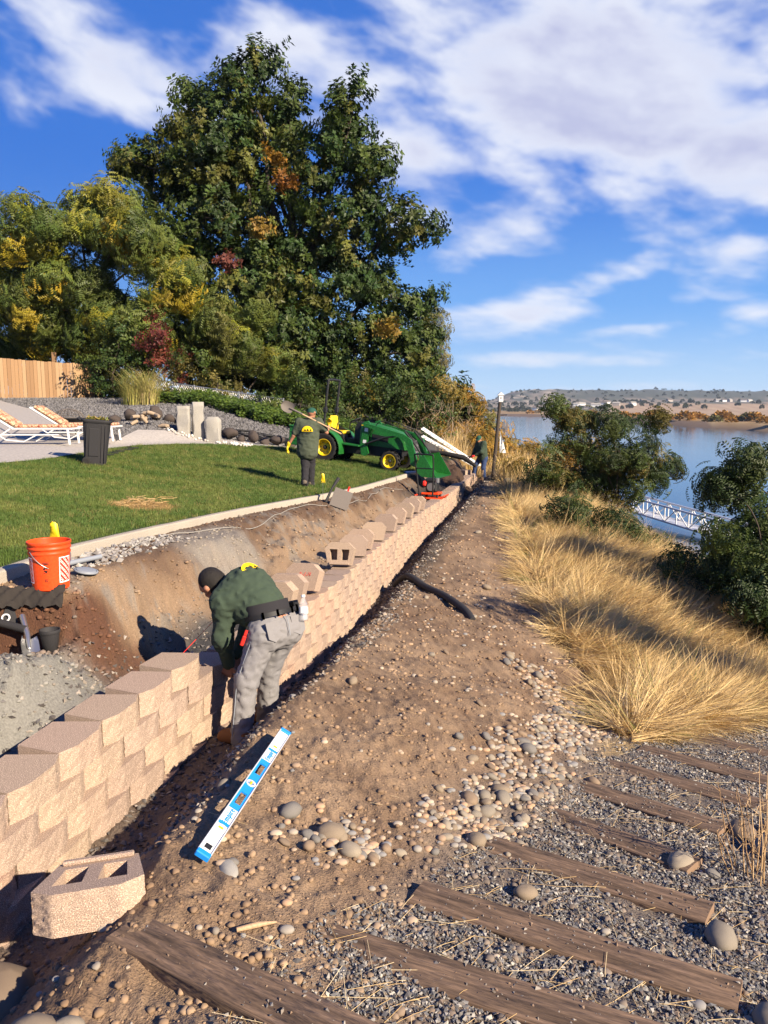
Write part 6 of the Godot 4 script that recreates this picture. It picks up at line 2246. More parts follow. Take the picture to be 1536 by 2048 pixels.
	obj("recoil_starter", mb().tube([V(0.02, 0.34, 0.14), V(0.02, 0.34, 0.18)], 0.1, 14), M.steel, en)
	obj("handle", mb().tube(smooth_path([V(-0.28, 0.14, 0.2), V(-0.32, 0.6, 0.24), V(-0.38, 1.1, 0.27), V(-0.4, 1.17, 0.22), V(-0.4, 1.17, -0.22), V(-0.38, 1.1, -0.27), V(-0.32, 0.6, -0.24), V(-0.28, 0.14, -0.2)], 5), 0.02, 8).tube([V(-0.35, 0.82, 0.26), V(-0.35, 0.82, -0.26)], 0.016, 8), M.black, t, Transform3D(Basis(Vector3.UP, 1.3), V(0, 0, 0)))
	tag(obj("pipe", mb().tube([W(0.55, 21.2, 1.80), W(0.95, 21.5, 1.82)], 0.06, 12), M.alu), "short grey pipe lying at the curb under the loader bucket", "pipe")
	# dark soil heap by the far worker with a strip of fabric
	var hm := mb()
	var hr := []
	for i in 12:
		var row := PackedVector3Array()
		for j in 29:
			var g := -TAU * (j % 28) / 28.0
			var r := 1.0 - i / 11.0
			var xx := 2.25 + cos(g) * r * 0.65
			var DD := 24.8 + sin(g) * r * 1.5
			row.append(G(xx, DD, 0.55 * pow(1.0 - r, 0.8) + fb.get_noise_2d(xx * 120.0, DD * 120.0) * 0.12 * (1.0 - r) - 0.03))
		hr.append(row)
	hm.grid(hr, true)
	tag(obj("soil_heap", hm, mat_soil()), "heap of dark soil behind the wall near the far worker", "soil heap")
	tag(obj("rubber_strip", mb().tube([G(1.5, 25.6, 0.35), W(2.0, 25.3, 1.5), W(2.6, 25.1, 1.62), W(3.0, 25.0, 1.9)], [0.07, 0.08, 0.09, 0.05], 7), M.rubber), "black folded rubber strip lying over the dark soil heap", "rubber strip")
	# two aluminium ramps leaning behind the far worker
	for i in 2:
		var lt := thing("ramp_ladder", "white aluminium ladder rail leaning behind the loader bucket, %s one" % ["upper, longer", "lower, shorter"][i], "ladder")
		var a := W(1.45, 29.5, 0.78 + 0.3 * i)
		var b := W(3.55, 28.6, 2.15 + 0.1 * i)
		if i == 1: b = a.lerp(b, 0.92)
		var dd := (b - a).normalized()
		var w := V(0.1, 0.12, 0.9).normalized() * 0.17
		for s in [-1.0, 1.0]: obj("rail", mb().box((a + b) * 0.5 + w * s, V(a.distance_to(b), 0.075, 0.03), Basis(dd, w.cross(dd).normalized(), w.normalized()), 0.005), M.white, lt)
		for k in 9: obj("rung", mb().tube([a.lerp(b, (k + 0.5) / 9.0) - w, a.lerp(b, (k + 0.5) / 9.0) + w], 0.014, 6), M.alu, lt)
	# pole with bird house and flag
	t = thing("pole", "leaning brown wooden pole at the end of the mound beside the far worker", "pole", G(3.68, 26.0, -0.1))
	t.basis = Basis(V(0, 0, 1), -0.075)
	obj("post", mb().tube([V(0, 0, 0), V(0, 1.3, 0.01), V(0, 2.68, 0)], [0.065, 0.06, 0.055], 10), M.bark, t)
	obj("arm", mb().tube([V(0, 2.25, 0), V(0.28, 2.28, 0)], 0.015, 6), M.black, t)
	var bh := thing("bird_house", "small white bird house on top of the brown pole", "bird house", t.position + t.basis * V(0.02, 2.68, 0))
	obj("box", mb().box(V(0, 0.12, 0), V(0.15, 0.22, 0.15), Basis.IDENTITY, 0.008), M.white, bh)
	obj("roof", mb().prism(poly([-0.12, 0.23, 0.12, 0.23, 0.0, 0.34]), 0.2), M.white, bh)
	obj("entrance", mb().tube([V(0, 0.14, 0.074), V(0, 0.14, 0.078)], 0.025, 10), M.black, bh)
	for i in 2:
		var ch := mb()
		var cx := 0.2 + 0.1 * i
		ch.tube([V(cx, 2.27, 0), V(cx, 2.05, 0)], 0.006, 4)
		for k in 4: ch.tube([V(cx - 0.03 + 0.02 * k, 2.05, 0), V(cx - 0.03 + 0.02 * k, 1.75 + 0.05 * (k % 2), 0)], 0.008, 5)
		var wc := thing("wind_chime", "%s wind chime hanging from the arm of the brown pole" % ["inner", "outer"][i], "wind chime", t.position)
		wc.basis = t.basis
		obj("tubes", ch, M.steel, wc)
	var fl := thing("pennant", "white triangular pennant hanging beside the brown pole", "flag", t.position)
	fl.basis = t.basis
	var fm := []
	for i in 7:
		var row := PackedVector3Array()
		for j in 5:
			var u := i / 6.0
			row.append(V(0.1 + 0.05 * u + j / 4.0 * 0.22 * u, 1.62 - 0.62 * u + 0.1 * (1 - u) * j / 4.0, 0.03 * sin(j * 1.5 + i)))
		fm.append(row)
	obj("cloth", mb().grid(fm), M.white, fl)
	tag(obj("survey_stake", mb().box(G(3.3, 25.6, 0.18), V(0.035, 0.4, 0.03)), M.handle_wood), "short wooden stake in the dirt left of the brown pole", "stake")
	# pale stones on the mound's far end
	for s in [[3.9, 24.2, 0.2], [4.05, 23.4, 0.16], [3.4, 22.0, 0.12]]:
		tag(obj("boulder", stone_mesh(s[0] * 90.0, 0.3, 10, 7), M.cobble2), "pale boulder on the far end of the mound, %s" % ("largest, by the pole" if s[2] > 0.18 else ("middle one" if s[2] > 0.14 else "smallest, nearest")), "boulder").transform = Transform3D(Basis.from_scale(V(s[2], s[2] * 0.8, s[2])), G(s[0], s[1], s[2] * 0.3))
	# grey rubble along the curb right of the bucket
	var X := []
	var C := []
	for i in 420:
		var D := rf(6.3, 8.6)
		var s := rf(0.012, 0.045)
		X.append(Transform3D(Basis(rand_dir(), rf(0, TAU)).scaled(V(s, s * 0.8, s)), G(tab(CX, D) + 0.12 + 0.45 * pow(rng.randf(), 1.5), D, s * 0.3)))
		C.append(col_of([Color(0.25, 0.23, 0.21), Color(0.33, 0.31, 0.28), Color(0.18, 0.165, 0.15)]))
	many("rubble", chip_mesh(31), M.stone, X, C)
	# white wooden chips and sticks on the near dirt
	for s in [[-0.45, 2.5, 0.07, 0.3, "broken pale stick lying below the white stone"], [-0.42, 2.2, 0.055, -0.2, "pale pointed wood splinter on the near dirt"], [-0.28, 2.12, 0.045, -0.9, "short orange wood chip in the bottom of the picture"]]:
		tag(obj("stick", mb().tube([V(-s[2], 0, 0), V(0, 0.006, 0.003), V(s[2], 0.0, 0)], [0.009, 0.011, 0.004], 6), M.handle_wood), s[4], "stick").transform = Transform3D(Basis(Vector3.UP, s[3]), G(s[0], s[1], 0.012))
	# dry weed at the right edge
	t = thing("dry_weed", "dry upright brown weed at the right edge of the gravel path", "weed", G(1.75, 3.35, 0.0))
	var wd := mb()
	for i in 26:
		var a := rf(0, TAU)
		var q := V(cos(a), 0, sin(a)) * rf(0.02, 0.16)
		var tip := q * rf(1.2, 2.6) + V(rf(-0.06, 0.06), rf(0.22, 0.52), rf(-0.06, 0.06))
		wd.col = col_of([Color(0.42, 0.27, 0.13), Color(0.55, 0.38, 0.2), Color(0.3, 0.19, 0.1)])
		wd.tube([q, q.lerp(tip, 0.5) + rand_dir() * 0.02, tip], [0.003, 0.0025, 0.001], 4, false)
		for k in 5:
			var b := q.lerp(tip, rf(0.4, 1.0))
			wd.tube([b, b + rand_dir() * 0.05], [0.002, 0.001], 3, false)
	obj("stems", wd, M.straw, t)
	# gangway over the water
	t = thing("gangway", "white aluminium truss gangway sloping down to the river behind the trees", "gangway")
	var g0 := W(22.6, 70.0, 9.2)
	var g1 := W(27.5, 47.0, 9.9)
	var ax := (g1 - g0).normalized()
	var sd := ax.cross(Vector3.UP).normalized() * 0.7
	for s in [-1.0, 1.0]:
		for y in [0.0, 1.25]: obj("chord", mb().tube([g0 + sd * s + V(0, y, 0), g1 + sd * s + V(0, y, 0)], 0.09, 6), M.white, t)
		for k in 15:
			var c: Vector3 = g0.lerp(g1, k / 14.0) + sd * s
			obj("upright", mb().tube([c, c + V(0, 1.25, 0)], 0.055, 5), M.white, t)
			if k < 14:
				var e: Vector3 = g0.lerp(g1, (k + 1) / 14.0) + sd * s
				obj("diagonal", mb().tube([c + V(0, 1.25 * (k % 2), 0), e + V(0, 1.25 * ((k + 1) % 2), 0)], 0.05, 5), M.white, t)
	obj("deck", mb().box((g0 + g1) * 0.5, V(g0.distance_to(g1), 0.06, 1.3), Basis(ax, sd.cross(ax).normalized(), sd.normalized())), M.alu, t)

func mat_soil() -> StandardMaterial3D:
	var m: StandardMaterial3D = M.soil.duplicate()
	m.vertex_color_use_as_albedo = false
	m.albedo_color = lin(0.09, 0.052, 0.032)
	return m
func disc(r: float, w: float) -> MB:
	var m := mb()
	m.x = Transform3D(Basis(V(1, 0, 0), PI / 2), Vector3.ZERO)
	return m.lathe([Vector2(0.0, -w / 2), Vector2(r, -w / 2), Vector2(r, w / 2), Vector2(r * 0.75, w / 2), Vector2(r * 0.7, w * 0.3), Vector2(0.0, w * 0.3)], 22)
func flag(p: Vector3, h: float, label: String) -> void:
	var t := thing("marking_flag", label, "flag", G(p.x, -p.z, 0.0), 0.0, "yellow marking flags")
	obj("wire", mb().tube([V(0, -0.05, 0), V(0, h, 0)], 0.0035, 5), M.steel, t)
	var rows := []
	for i in 6:
		var u := i / 5.0
		rows.append(PackedVector3Array([V(0.002, h - u * 0.17, 0), V(-0.022 - 0.012 * u, h - 0.02 - u * 0.17, 0.012), V(0.026 * u + 0.01, h - 0.01 - u * 0.18, 0.02 * sin(u * 4.0)), V(0.03 + 0.02 * u, h - 0.03 - 0.19 * u, -0.01)]))
	obj("cloth", mb().grid(rows), M.yellow, t)
func arc_patch(r0: float, r1: float, y0: float, y1: float, mid: float, span: float) -> MB:
	var rows := []
	for i in 5:
		var u := i / 4.0
		var row := PackedVector3Array()
		for j in 11:
			var a := mid + (j / 10.0 - 0.5) * span
			var y := lerpf(y1, y0, u)
			var r := lerpf(0.132, 0.1445, y / 0.27) + 0.0012
			row.append(V(sin(a) * r, y, cos(a) * r))
		rows.append(row)
	return mb().grid(rows, false, true)
func bucket_print(side: bool) -> StandardMaterial3D:
	var im := Image.create(96, 128, false, Image.FORMAT_RGBA8)
	if side:
		im.fill(Color(1, 1, 1))
		im.fill_rect(Rect2i(5, 5, 86, 118), Color(0.93, 0.16, 0.06))
		for y in range(8, 120):
			for x in range(8, 88):
				var q := x + (y - 64) * 0.75
				var w := fposmod(y - x * 0.8, 30.0)
				if w < 17.0 and sin(q * 0.55) > -0.25 and not (w > 6.0 and w < 10.0 and sin(q * 0.28) > 0.2): im.set_pixel(x, y, Color(0.95, 0.93, 0.9))
	else:
		im.fill(Color(1, 1, 1, 0))
		for r in [[12, 20, 72, 4], [14, 27, 8, 6], [26, 27, 40, 6], [70, 27, 12, 6], [24, 44, 46, 5], [18, 50, 22, 7], [46, 50, 30, 4], [28, 60, 40, 6], [40, 67, 22, 6], [20, 70, 12, 5], [32, 104, 14, 5], [50, 104, 10, 5], [32, 112, 12, 5], [50, 112, 12, 5]]:
			im.fill_rect(Rect2i(r[0], r[1], r[2], r[3]), Color(0.08, 0.05, 0.04))
	var m := mat("bucket_print", Color.WHITE, 0.45)
	m.albedo_texture = ImageTexture.create_from_image(im)
	if not side:
		m.transparency = BaseMaterial3D.TRANSPARENCY_ALPHA_SCISSOR
		m.alpha_scissor_threshold = 0.5
	return m

# ------------------------------------------------------------------ trees and shrubs
func far_off(L: Array, k: float, h0: float, h1: float, r: float) -> Array:     # the same crown standing k times as far away and as large
	var o := []
	for l in L: o.append([l[0] * k, h1 - (h0 - l[1]) * k, l[2] * k * r, l[3] * k * r])
	return o
func sc(L: Array, k: float) -> Array:
	var o := []
	for l in L: o.append([l[0], l[1], l[2] * k, l[3] * k])
	return o
func build_trees() -> void:
	var oak := [broad_sprig(9, 0.42, 0.13, 0.24), broad_sprig(9, 0.5, 0.12, 0.22), broad_sprig(8, 0.34, 0.14, 0.25)]
	var fern := [fern_sprig(4, 0.42, 5, 0.15, 0.052), fern_sprig(5, 0.36, 5, 0.14, 0.055)]
	var fern2 := [fern_sprig(4, 0.26, 5, 0.075, 0.03), fern_sprig(5, 0.3, 6, 0.07, 0.028)]
	var small := [broad_sprig(8, 0.22, 0.055, 0.10), broad_sprig(9, 0.26, 0.05, 0.09)]
	var G1 := Color(0.034, 0.062, 0.014)
	var G2 := Color(0.058, 0.085, 0.016)
	var G3 := Color(0.10, 0.105, 0.02)
	# the big tree
	var big := [[-1.9, 16.1, 1.74, 1.85], [-4.6, 15.1, 1.35, 1.98], [-6.5, 12.5, 1.88, 1.53], [-3.4, 13.2, 2.58, 2.58], [0.0, 14.5, 1.63, 2.1], [2.9, 13.9, 1.75, 2.1], [4.0, 12.0, 1.41, 1.41], [-4.2, 9.8, 2.85, 2.61], [-0.9, 10.0, 2.25, 2.25],
		[2.7, 10.0, 2.25, 1.78], [5.4, 9.3, 1.78, 1.31], [-2.4, 6.8, 3.12, 2.4], [1.4, 7.3, 2.87, 2.63], [5.0, 6.6, 2.64, 1.68], [-0.5, 4.0, 3.64, 2.18], [3.3, 4.0, 3.15, 2.18], [5.8, 3.5, 1.7, 1.94], [-7.5, 12.7, 1.06, 1.29], [-3.5, 4.0, 2.5, 2.0], [2.0, 1.8, 2.6, 1.4], [1.5, 12.1, 1.3, 1.3], [0.3, 12.4, 1.0, 1.0], [-1.6, 12.0, 1.4, 1.2], [0.9, 8.8, 1.2, 1.0]]
	var bt := tree("big_tree", "tall broad dark green oak-like tree towering behind the tractor", "tree", W(-4.5, 38.0, 1.2), sc(big, 0.84), 1.6, oak, M.leaf, M.bark, 0.42, 8.0, 0.85, 19, 0.98, [G1, 4.0, G2, 3.0, G3, 1.6])
	for s in [[-0.3, 11.6, 0.4, Color(0.28, 0.15, 0.02)], [0.2, 11.0, 0.2, Color(0.24, 0.1, 0.02)], [-2.2, 7.4, 0.45, Color(0.16, 0.05, 0.035)], [-0.9, 8.9, 0.12, Color(0.32, 0.2, 0.04)], [4.8, 4.6, 0.25, Color(0.25, 0.16, 0.03)], [3.6, 1.8, 0.3, Color(0.27, 0.2, 0.03)]]:
		crown(bt, [[s[0], s[1], 3.2, s[2], s[2], s[2]]], [oak[0]], M.leaf, 5.0, 0.3, 7, 0.8, [s[3], 1.0], 0.2, "autumn_leaves")
	# honey locust on the left
	var Y1 := Color(0.19, 0.185, 0.02)
	var Y2 := Color(0.29, 0.22, 0.02)
	var Y3 := Color(0.09, 0.115, 0.022)
	var loc := [[-1.6, 7.4, 1.86, 1.86], [0.5, 8.0, 2.06, 1.65], [1.5, 8.8, 0.92, 1.03], [2.7, 7.0, 1.76, 1.55], [4.0, 5.6, 1.98, 1.66], [-0.5, 5.4, 2.71, 1.87], [-2.4, 4.7, 1.88, 1.88], [1.7, 3.7, 2.72, 1.68], [5.0, 4.7, 1.15, 0.94], [4.2, 3.1, 2.1, 1.26], [-1.9, 3.5, 2.1, 1.05], [-4.6, 6.4, 2.0, 2.2]]
	tree("yellow_tree", "yellow-green feathery autumn tree above the wooden fence at the left", "tree", W(-13.0, 34.6, 0.3), sc(loc, 0.84), 1.2, fern, M.leaf, M.bark, 0.2, 11.0, 0.8, 15, 1.1, [Y1, 3.0, Y2, 1.0, Y3, 5.0, G2, 1.5], 0.3)
	tree("yellow_sapling", "small drooping yellow-green tree between the red shrub and the big tree", "tree", W(-6.2, 33.8, 0.8), sc([[-0.2, 3.4, 1.49, 1.28], [0.7, 4.5, 0.96, 0.85], [-1.0, 4.3, 1.28, 1.17], [1.5, 2.8, 1.07, 0.86]], 0.85), 0.7, fern, M.leaf, M.bark, 0.09, 13.0, 0.6, 13, 1.05, [Y1, 2.0, Y3, 3.0, G3, 2.0], 0.6)
	# shrubs along the fences
	tree("dark_shrub", "dark green leafy shrub covering the right end of the picket fence", "shrub", W(-11.2, 32.2, 0.0), sc([[-0.1, 1.7, 1.19, 1.39], [-0.7, 0.5, 0.6, 0.5], [0.9, 0.9, 0.8, 0.9], [1.7, 1.9, 0.79, 0.99], [0.3, 3.0, 1.2, 0.8]], 0.88), 0.5, small, M.leaf, M.bark, 0.05, 14.0, 0.5, 14, 1.25, [G1, 4.0, G2, 2.0, Y3, 1.5], 0.1)
	tree("red_shrub", "dark red leaved shrub between the green shrubs behind the tall grass clump", "shrub", W(-8.9, 31.7, 0.1), sc([[0.1, 2.6, 0.8, 0.9], [0.1, 1.7, 0.7, 0.7], [-0.2, 3.4, 0.45, 0.6]], 0.9), 0.3, small, M.leaf, M.bark, 0.05, 18.0, 0.4, 13, 1.15, [Color(0.12, 0.028, 0.022), 3.0, Color(0.19, 0.05, 0.03), 2.0])
	tree("green_shrub", "olive green rounded shrub left of the chain link fence", "shrub", W(-6.7, 31.3, 0.3), sc([[0.0, 1.2, 1.1, 1.1], [-0.8, 2.2, 0.99, 0.79], [-1.9, 0.8, 0.8, 0.6]], 0.88), 0.5, small, M.leaf, M.bark, 0.05, 14.0, 0.45, 14, 1.15, [G2, 3.0, Color(0.11, 0.1, 0.025), 3.0, Color(0.16, 0.13, 0.03), 1.0])
	tree("green_shrub", "low spreading green shrub under the chain link fence left of the tractor", "shrub", W(-4.6, 31.0, 0.75), sc([[-0.4, 0.8, 1.3, 0.6], [0.8, 0.5, 1.2, 0.6], [2.0, 0.4, 1.1, 0.7]], 0.9), 0.4, small, M.leaf, M.bark, 0.04, 15.0, 0.4, 13, 1.1, [G1, 2.0, G2, 3.0, Y3, 2.0])
	var hw := ["left", "second", "third", "right end"]
	for i in 4:
		var l = [[-3.6, 1.9, 1.3, 1.45], [-1.9, 2.0, 1.45, 1.4], [-0.2, 2.0, 1.4, 1.35], [1.4, 1.8, 1.2, 1.4]][i]
		tree("hedge_shrub", "rounded green hedge shrub behind the tractor, %s of the row" % hw[i], "shrub", W(l[0], 33.0 + 0.3 * (i % 2), 1.5 + 0.12 * i), [[0, l[1] - 0.6, l[2], l[3]], [0.3, l[1] + 0.7, l[2] * 0.7, 0.8]], 0.3, small, M.leaf, M.bark, 0.05, 11.0, 0.5, 14, 1.3, [G1, 3.0, G2, 3.0, Color(0.12, 0.11, 0.03), 1.5], 0.0, "hedge shrubs behind the tractor")
	# leafy screen behind the fences that closes the view under the crowns
	var scr := ["far left, behind the fence", "second, behind the fence posts", "behind the red shrub", "behind the small yellow tree", "left under the big tree", "right under the big tree", "rightmost, beside the willow"]
	for i in 7:
		var sx: float = [-21.0, -17.5, -13.0, -8.6, -4.8, -1.4, 1.6][i]
		var hh: float = [2.6, 2.6, 2.4, 2.2, 2.0, 1.8, 1.9][i]
		tree("screen_shrub", "tall dark green background shrub, %s" % scr[i], "shrub", W(sx, 37.0 + 0.6 * (i % 2), lawn_h(sx, 37.0) if i < 4 else 1.2 + 0.3 * (i - 4)), [[0, hh * 0.55, 2.0, 1.5], [-0.7, hh * 1.15, 1.6, 1.2], [0.9, hh * 1.1, 1.5, 1.2]], 0.4, oak if i > 2 else fern, M.leaf, M.bark, 0.06, 8.0, 0.6, 13, 1.0, [G1, 3.0, G2, 2.0, Y3, 1.5] if i > 2 else [Y3, 3.0, G2, 2.0, Y1, 1.0], 0.1, "background shrubs under the tall trees")
	# ivy on the bank in front of the shrubs
	var X := []
	var C := []
	for i in 2600:
		var x := rf(-9.3, -1.0)
		var D := rf(28.6, 31.2) - 0.16 * (x + 5.0) * 0.0
		if D < tab([-9.3, 30.2, -6.5, 29.2, -4.0, 28.4, -1.0, 28.4], x): continue
		X.append(Transform3D(rotv(V(rf(-0.4, 0.4), 1, rf(0.0, 0.9)), rf(0, TAU)).scaled(V(1, 1, 1) * rf(0.9, 1.5)), G(x, D, rf(0.0, 0.3))))
		C.append(col_of([Color(0.07, 0.12, 0.018), Color(0.1, 0.15, 0.02), Color(0.045, 0.08, 0.015)]))
	many("ivy", small[0], M.leaf, X, C)
	# ornamental grass
	var og := thing("ornamental_grass", "tall clump of yellow-green ornamental grass on the crushed stone bed", "grass clump", G(-9.3, 29.6, 0.0))
	X = []
	C = []
	var t5 := blade_tuft(40, 1.6, 0.016, 0.35, 0.8, 5)
	for i in 18:
		X.append(Transform3D(Basis(Vector3.UP, rf(0, TAU)).scaled(V(1, rf(0.8, 1.1), 1)), V(rf(-0.4, 0.4), 0, rf(-0.2, 0.2))))
		C.append(col_of([Color(0.3, 0.27, 0.07), Color(0.2, 0.22, 0.05), Color(0.42, 0.35, 0.13)]))
	many("blades", t5, M.straw, X, C, og)
	var ob := mb()
	for i in 40:
		var p := V(rf(-0.4, 0.4), 0, rf(-0.3, 0.3))
		ob.tube([p, p * 1.3 + V(0, 0.45, 0)], 0.008, 3, false)
	ob.col = Color(0.45, 0.28, 0.1)
	obj("stems", ob, M.handle_wood, og)
	# autumn willows behind the wall's end
	var W1 := Color(0.22, 0.155, 0.03)
	var W2 := Color(0.32, 0.18, 0.03)
	var W3 := Color(0.12, 0.115, 0.03)
	tree("willow", "slender grey-green willow at the right edge of the big tree", "tree", W(2.5, 44.0, 3.0), sc([[0.1, 7.6, 0.98, 1.54], [0.6, 5.6, 0.7, 1.41], [-0.3, 4.0, 1.41, 1.41], [-1.2, 5.6, 1.0, 1.2]], 0.9), 0.6, fern2, M.leaf, M.bark, 0.09, 9.0, 0.6, 12, 1.7, [W3, 3.0, Color(0.16, 0.14, 0.05), 2.0], 0.5)
	tree("autumn_bush", "yellow-brown autumn bush right of the big tree, tallest of the bank bushes", "bush", W(3.2, 36.0, 3.0), sc([[-0.2, 3.6, 0.77, 1.1], [-0.7, 2.2, 0.88, 1.32], [0.6, 2.5, 0.99, 1.32], [1.0, 1.1, 0.88, 1.1]], 0.9), 0.6, fern2, M.leaf, M.bark, 0.06, 9.0, 0.6, 11, 1.6, [W1, 3.0, W2, 2.0, W3, 2.0], 0.2)
	tree("autumn_bush", "low orange-brown bush behind the brown pole", "bush", W(5.2, 32.0, 3.9), sc([[-1.1, 2.1, 1.0, 0.9], [-1.6, 1.2, 0.8, 0.7], [0.2, 1.9, 1.0, 0.8], [0.8, 1.0, 1.0, 0.8]], 0.95), 0.5, fern2, M.leaf, M.bark, 0.05, 10.0, 0.5, 11, 1.4, [W2, 3.0, W1, 3.0, W3, 1.0], 0.2)
	tree("autumn_bush", "orange and green bush between the pole and the dark tree on the slope", "bush", W(5.7, 25.0, 3.9), sc([[-1.1, 1.8, 0.85, 0.76], [-1.5, 0.9, 0.6, 0.6], [-0.3, 1.5, 0.8, 0.76], [0.5, 2.2, 0.7, 0.6], [0.6, 1.0, 0.8, 0.7]], 0.95), 0.4, fern2, M.leaf, M.bark, 0.045, 11.0, 0.45, 11, 1.25, [W3, 3.0, W1, 2.0, W2, 1.5], 0.2)
	tree("autumn_bush", "ochre autumn bush above the bare brush behind the loader bucket", "bush", W(4.6, 37.5, 3.6), [[-0.6, 3.4, 0.9, 0.9], [0.3, 2.6, 1.1, 1.0], [-1.2, 2.2, 1.0, 1.0], [0.9, 1.6, 0.9, 0.9]], 0.5, fern2, M.leaf, M.bark, 0.06, 9.0, 0.55, 11, 1.6, [W1, 4.0, W2, 2.0, W3, 1.0], 0.2)
	tree("autumn_bush", "orange bush on the bank right of the brown pole", "bush", W(6.6, 29.0, 4.0), [[-0.9, 1.9, 0.9, 0.7], [0.2, 1.7, 0.9, 0.8], [-0.4, 1.0, 1.2, 0.7]], 0.5, fern2, M.leaf, M.bark, 0.05, 10.0, 0.45, 11, 1.4, [W2, 4.0, W1, 2.0, W3, 1.0], 0.2)
	# bare grey brush between loader and far worker
	var br := thing("bare_brush", "tangle of bare grey branches behind the loader bucket", "bush", W(2.3, 33.0, 2.6))
	for i in 16:
		var a := V(rf(-1.0, 1.2), 0, rf(-0.4, 0.4))
		var e := a + V(rf(-1.0, 1.0), rf(1.2, 3.0), rf(-0.4, 0.4))
		limb(br, a, e, 0.028, 0.008, M.driftwood, "branch", 0.07)
	var tw := mb()
	for i in 150:
		var a := V(rf(-1.4, 1.6), rf(0.4, 2.6), rf(-0.5, 0.5))
		tw.tube([a, a + V(rf(-0.3, 0.3), rf(0.1, 0.4), rf(-0.2, 0.2)), a + V(rf(-0.5, 0.5), rf(0.2, 0.7), rf(-0.2, 0.2))], [0.009, 0.006, 0.003], 4, false)
	obj("twigs", tw, M.driftwood, br).set_meta("kind", "stuff")
	# locusts on the river slope
	var R1 := Color(0.03, 0.05, 0.012)
	var R2 := Color(0.055, 0.075, 0.016)
	var R3 := Color(0.10, 0.085, 0.02)
	tree("locust_tree", "small dark feathery locust tree on the slope in front of the river", "tree", W(6.42, 21.0, 5.0), far_off([[-1.0, 4.0, 0.72, 0.55], [-0.1, 3.6, 0.99, 0.66], [0.7, 3.3, 0.72, 0.5], [-0.6, 3.0, 1.05, 0.67], [0.4, 2.7, 0.89, 0.5], [1.25, 3.2, 0.36, 0.2], [-1.3, 2.7, 0.61, 0.5], [-1.4, 4.5, 0.4, 0.3], [-0.2, 2.0, 0.9, 0.5], [-1.2, 2.0, 0.7, 0.5], [0.9, 4.2, 0.3, 0.12], [-1.75, 3.3, 0.5, 0.4], [-1.7, 2.5, 0.6, 0.45], [-0.4, 4.15, 0.5, 0.25]], 1.235, 4.5, 5.0, 0.9), 0.5, fern2, M.leaf, M.bark, 0.05, 21.0, 0.24, 11, 1.1, [R1, 3.0, R2, 3.0, R3, 2.0], 0.15)
	tree("locust_tree", "dark locust tree cut off by the right edge, branches reaching over the river", "tree", W(6.6, 12.3, 5.0), sc([[-0.7, 4.2, 0.36, 0.48], [-0.8, 3.5, 0.52, 0.4], [-0.4, 2.8, 0.65, 0.49], [-0.9, 2.4, 0.77, 0.41], [-0.4, 2.0, 0.49, 0.37], [-1.4, 2.4, 0.41, 0.2], [-1.2, 3.0, 0.24, 0.16], [-1.15, 3.75, 0.25, 0.1], [0.3, 3.0, 0.6, 0.6], [0.4, 2.2, 0.8, 0.7]], 0.95), 0.5, fern2, M.leaf, M.bark, 0.05, 48.0, 0.26, 11, 0.9, [R1, 4.0, R2, 2.0], 0.15)
	tree("locust_bush", "low dark locust growth at the foot of the slope under the small locust tree", "bush", W(6.0, 16.2, 4.6), sc([[-1.2, 1.9, 0.84, 0.47], [-0.5, 1.6, 0.63, 0.4], [-2.0, 2.3, 0.63, 0.42], [-0.6, 0.9, 0.9, 0.5]], 0.9), 0.4, fern2, M.leaf, M.bark, 0.03, 40.0, 0.25, 10, 0.95, [R1, 4.0, R2, 2.0])
	tree("locust_bush", "locust sprays hanging in front of the white gangway", "bush", W(6.9, 14.8, 5.0), sc([[-0.8, 1.9, 0.5, 0.25], [-1.3, 1.6, 0.36, 0.2], [-2.0, 1.6, 0.3, 0.2], [-0.1, 1.2, 0.7, 0.5], [-1.0, 1.1, 0.6, 0.4]], 0.9), 0.3, fern2, M.leaf, M.bark, 0.03, 40.0, 0.22, 9, 0.9, [R1, 2.0, R2, 2.0])
	tree("locust_bush", "dark undergrowth at the right edge below the locust tree", "bush", W(5.9, 11.4, 4.4), [[-0.5, 1.5, 0.5, 0.4], [0.2, 1.9, 0.7, 0.5], [0.6, 1.2, 0.8, 0.5], [0.0, 0.9, 0.6, 0.4]], 0.3, fern2, M.leaf, M.bark, 0.03, 34.0, 0.22, 10, 0.9, [R1, 4.0, R2, 1.0])
	tree("locust_bush", "dark leafy thicket under the gangway at the brow of the bank", "bush", W(6.3, 13.6, 4.9), [[-0.9, 1.9, 0.6, 0.45], [-0.2, 1.6, 0.7, 0.5], [0.5, 1.8, 0.6, 0.5], [-1.3, 1.4, 0.5, 0.35], [0.2, 2.4, 0.4, 0.3]], 0.3, fern2, M.leaf, M.bark, 0.03, 30.0, 0.22, 10, 0.9, [R1, 4.0, R2, 2.0])
	# one more on the slope just outside the frame, whose shade falls across the grass
	tree("locust_tree", "locust tree standing just outside the right edge above the path", "tree", W(6.3, 7.2, 3.6), sc([[0.0, 3.6, 1.0, 0.8], [0.5, 2.8, 1.0, 0.7], [-0.3, 2.6, 0.7, 0.6]], 0.9), 0.5, fern2, M.leaf, M.bark, 0.05, 20.0, 0.28, 9, 1.0, [R1, 3.0, R2, 2.0])
	# poplars etc. across the river
	var bl := mb()
	for i in 260:
		var d := rand_dir()
		if d.y < -0.3: continue
		var g := rf(0.6, 1.25)
		bl.col = Color(g, g, g * rf(0.8, 1.1))
		var p := d * V(1, 0.8, 1) * rf(0.55, 1.0) + V(0, 0.5, 0)
		leaf(bl, p, (d + rand_dir() * 0.7).normalized(), rand_dir(), rf(0.3, 0.55), 0.34)
	var bush := bl.done()
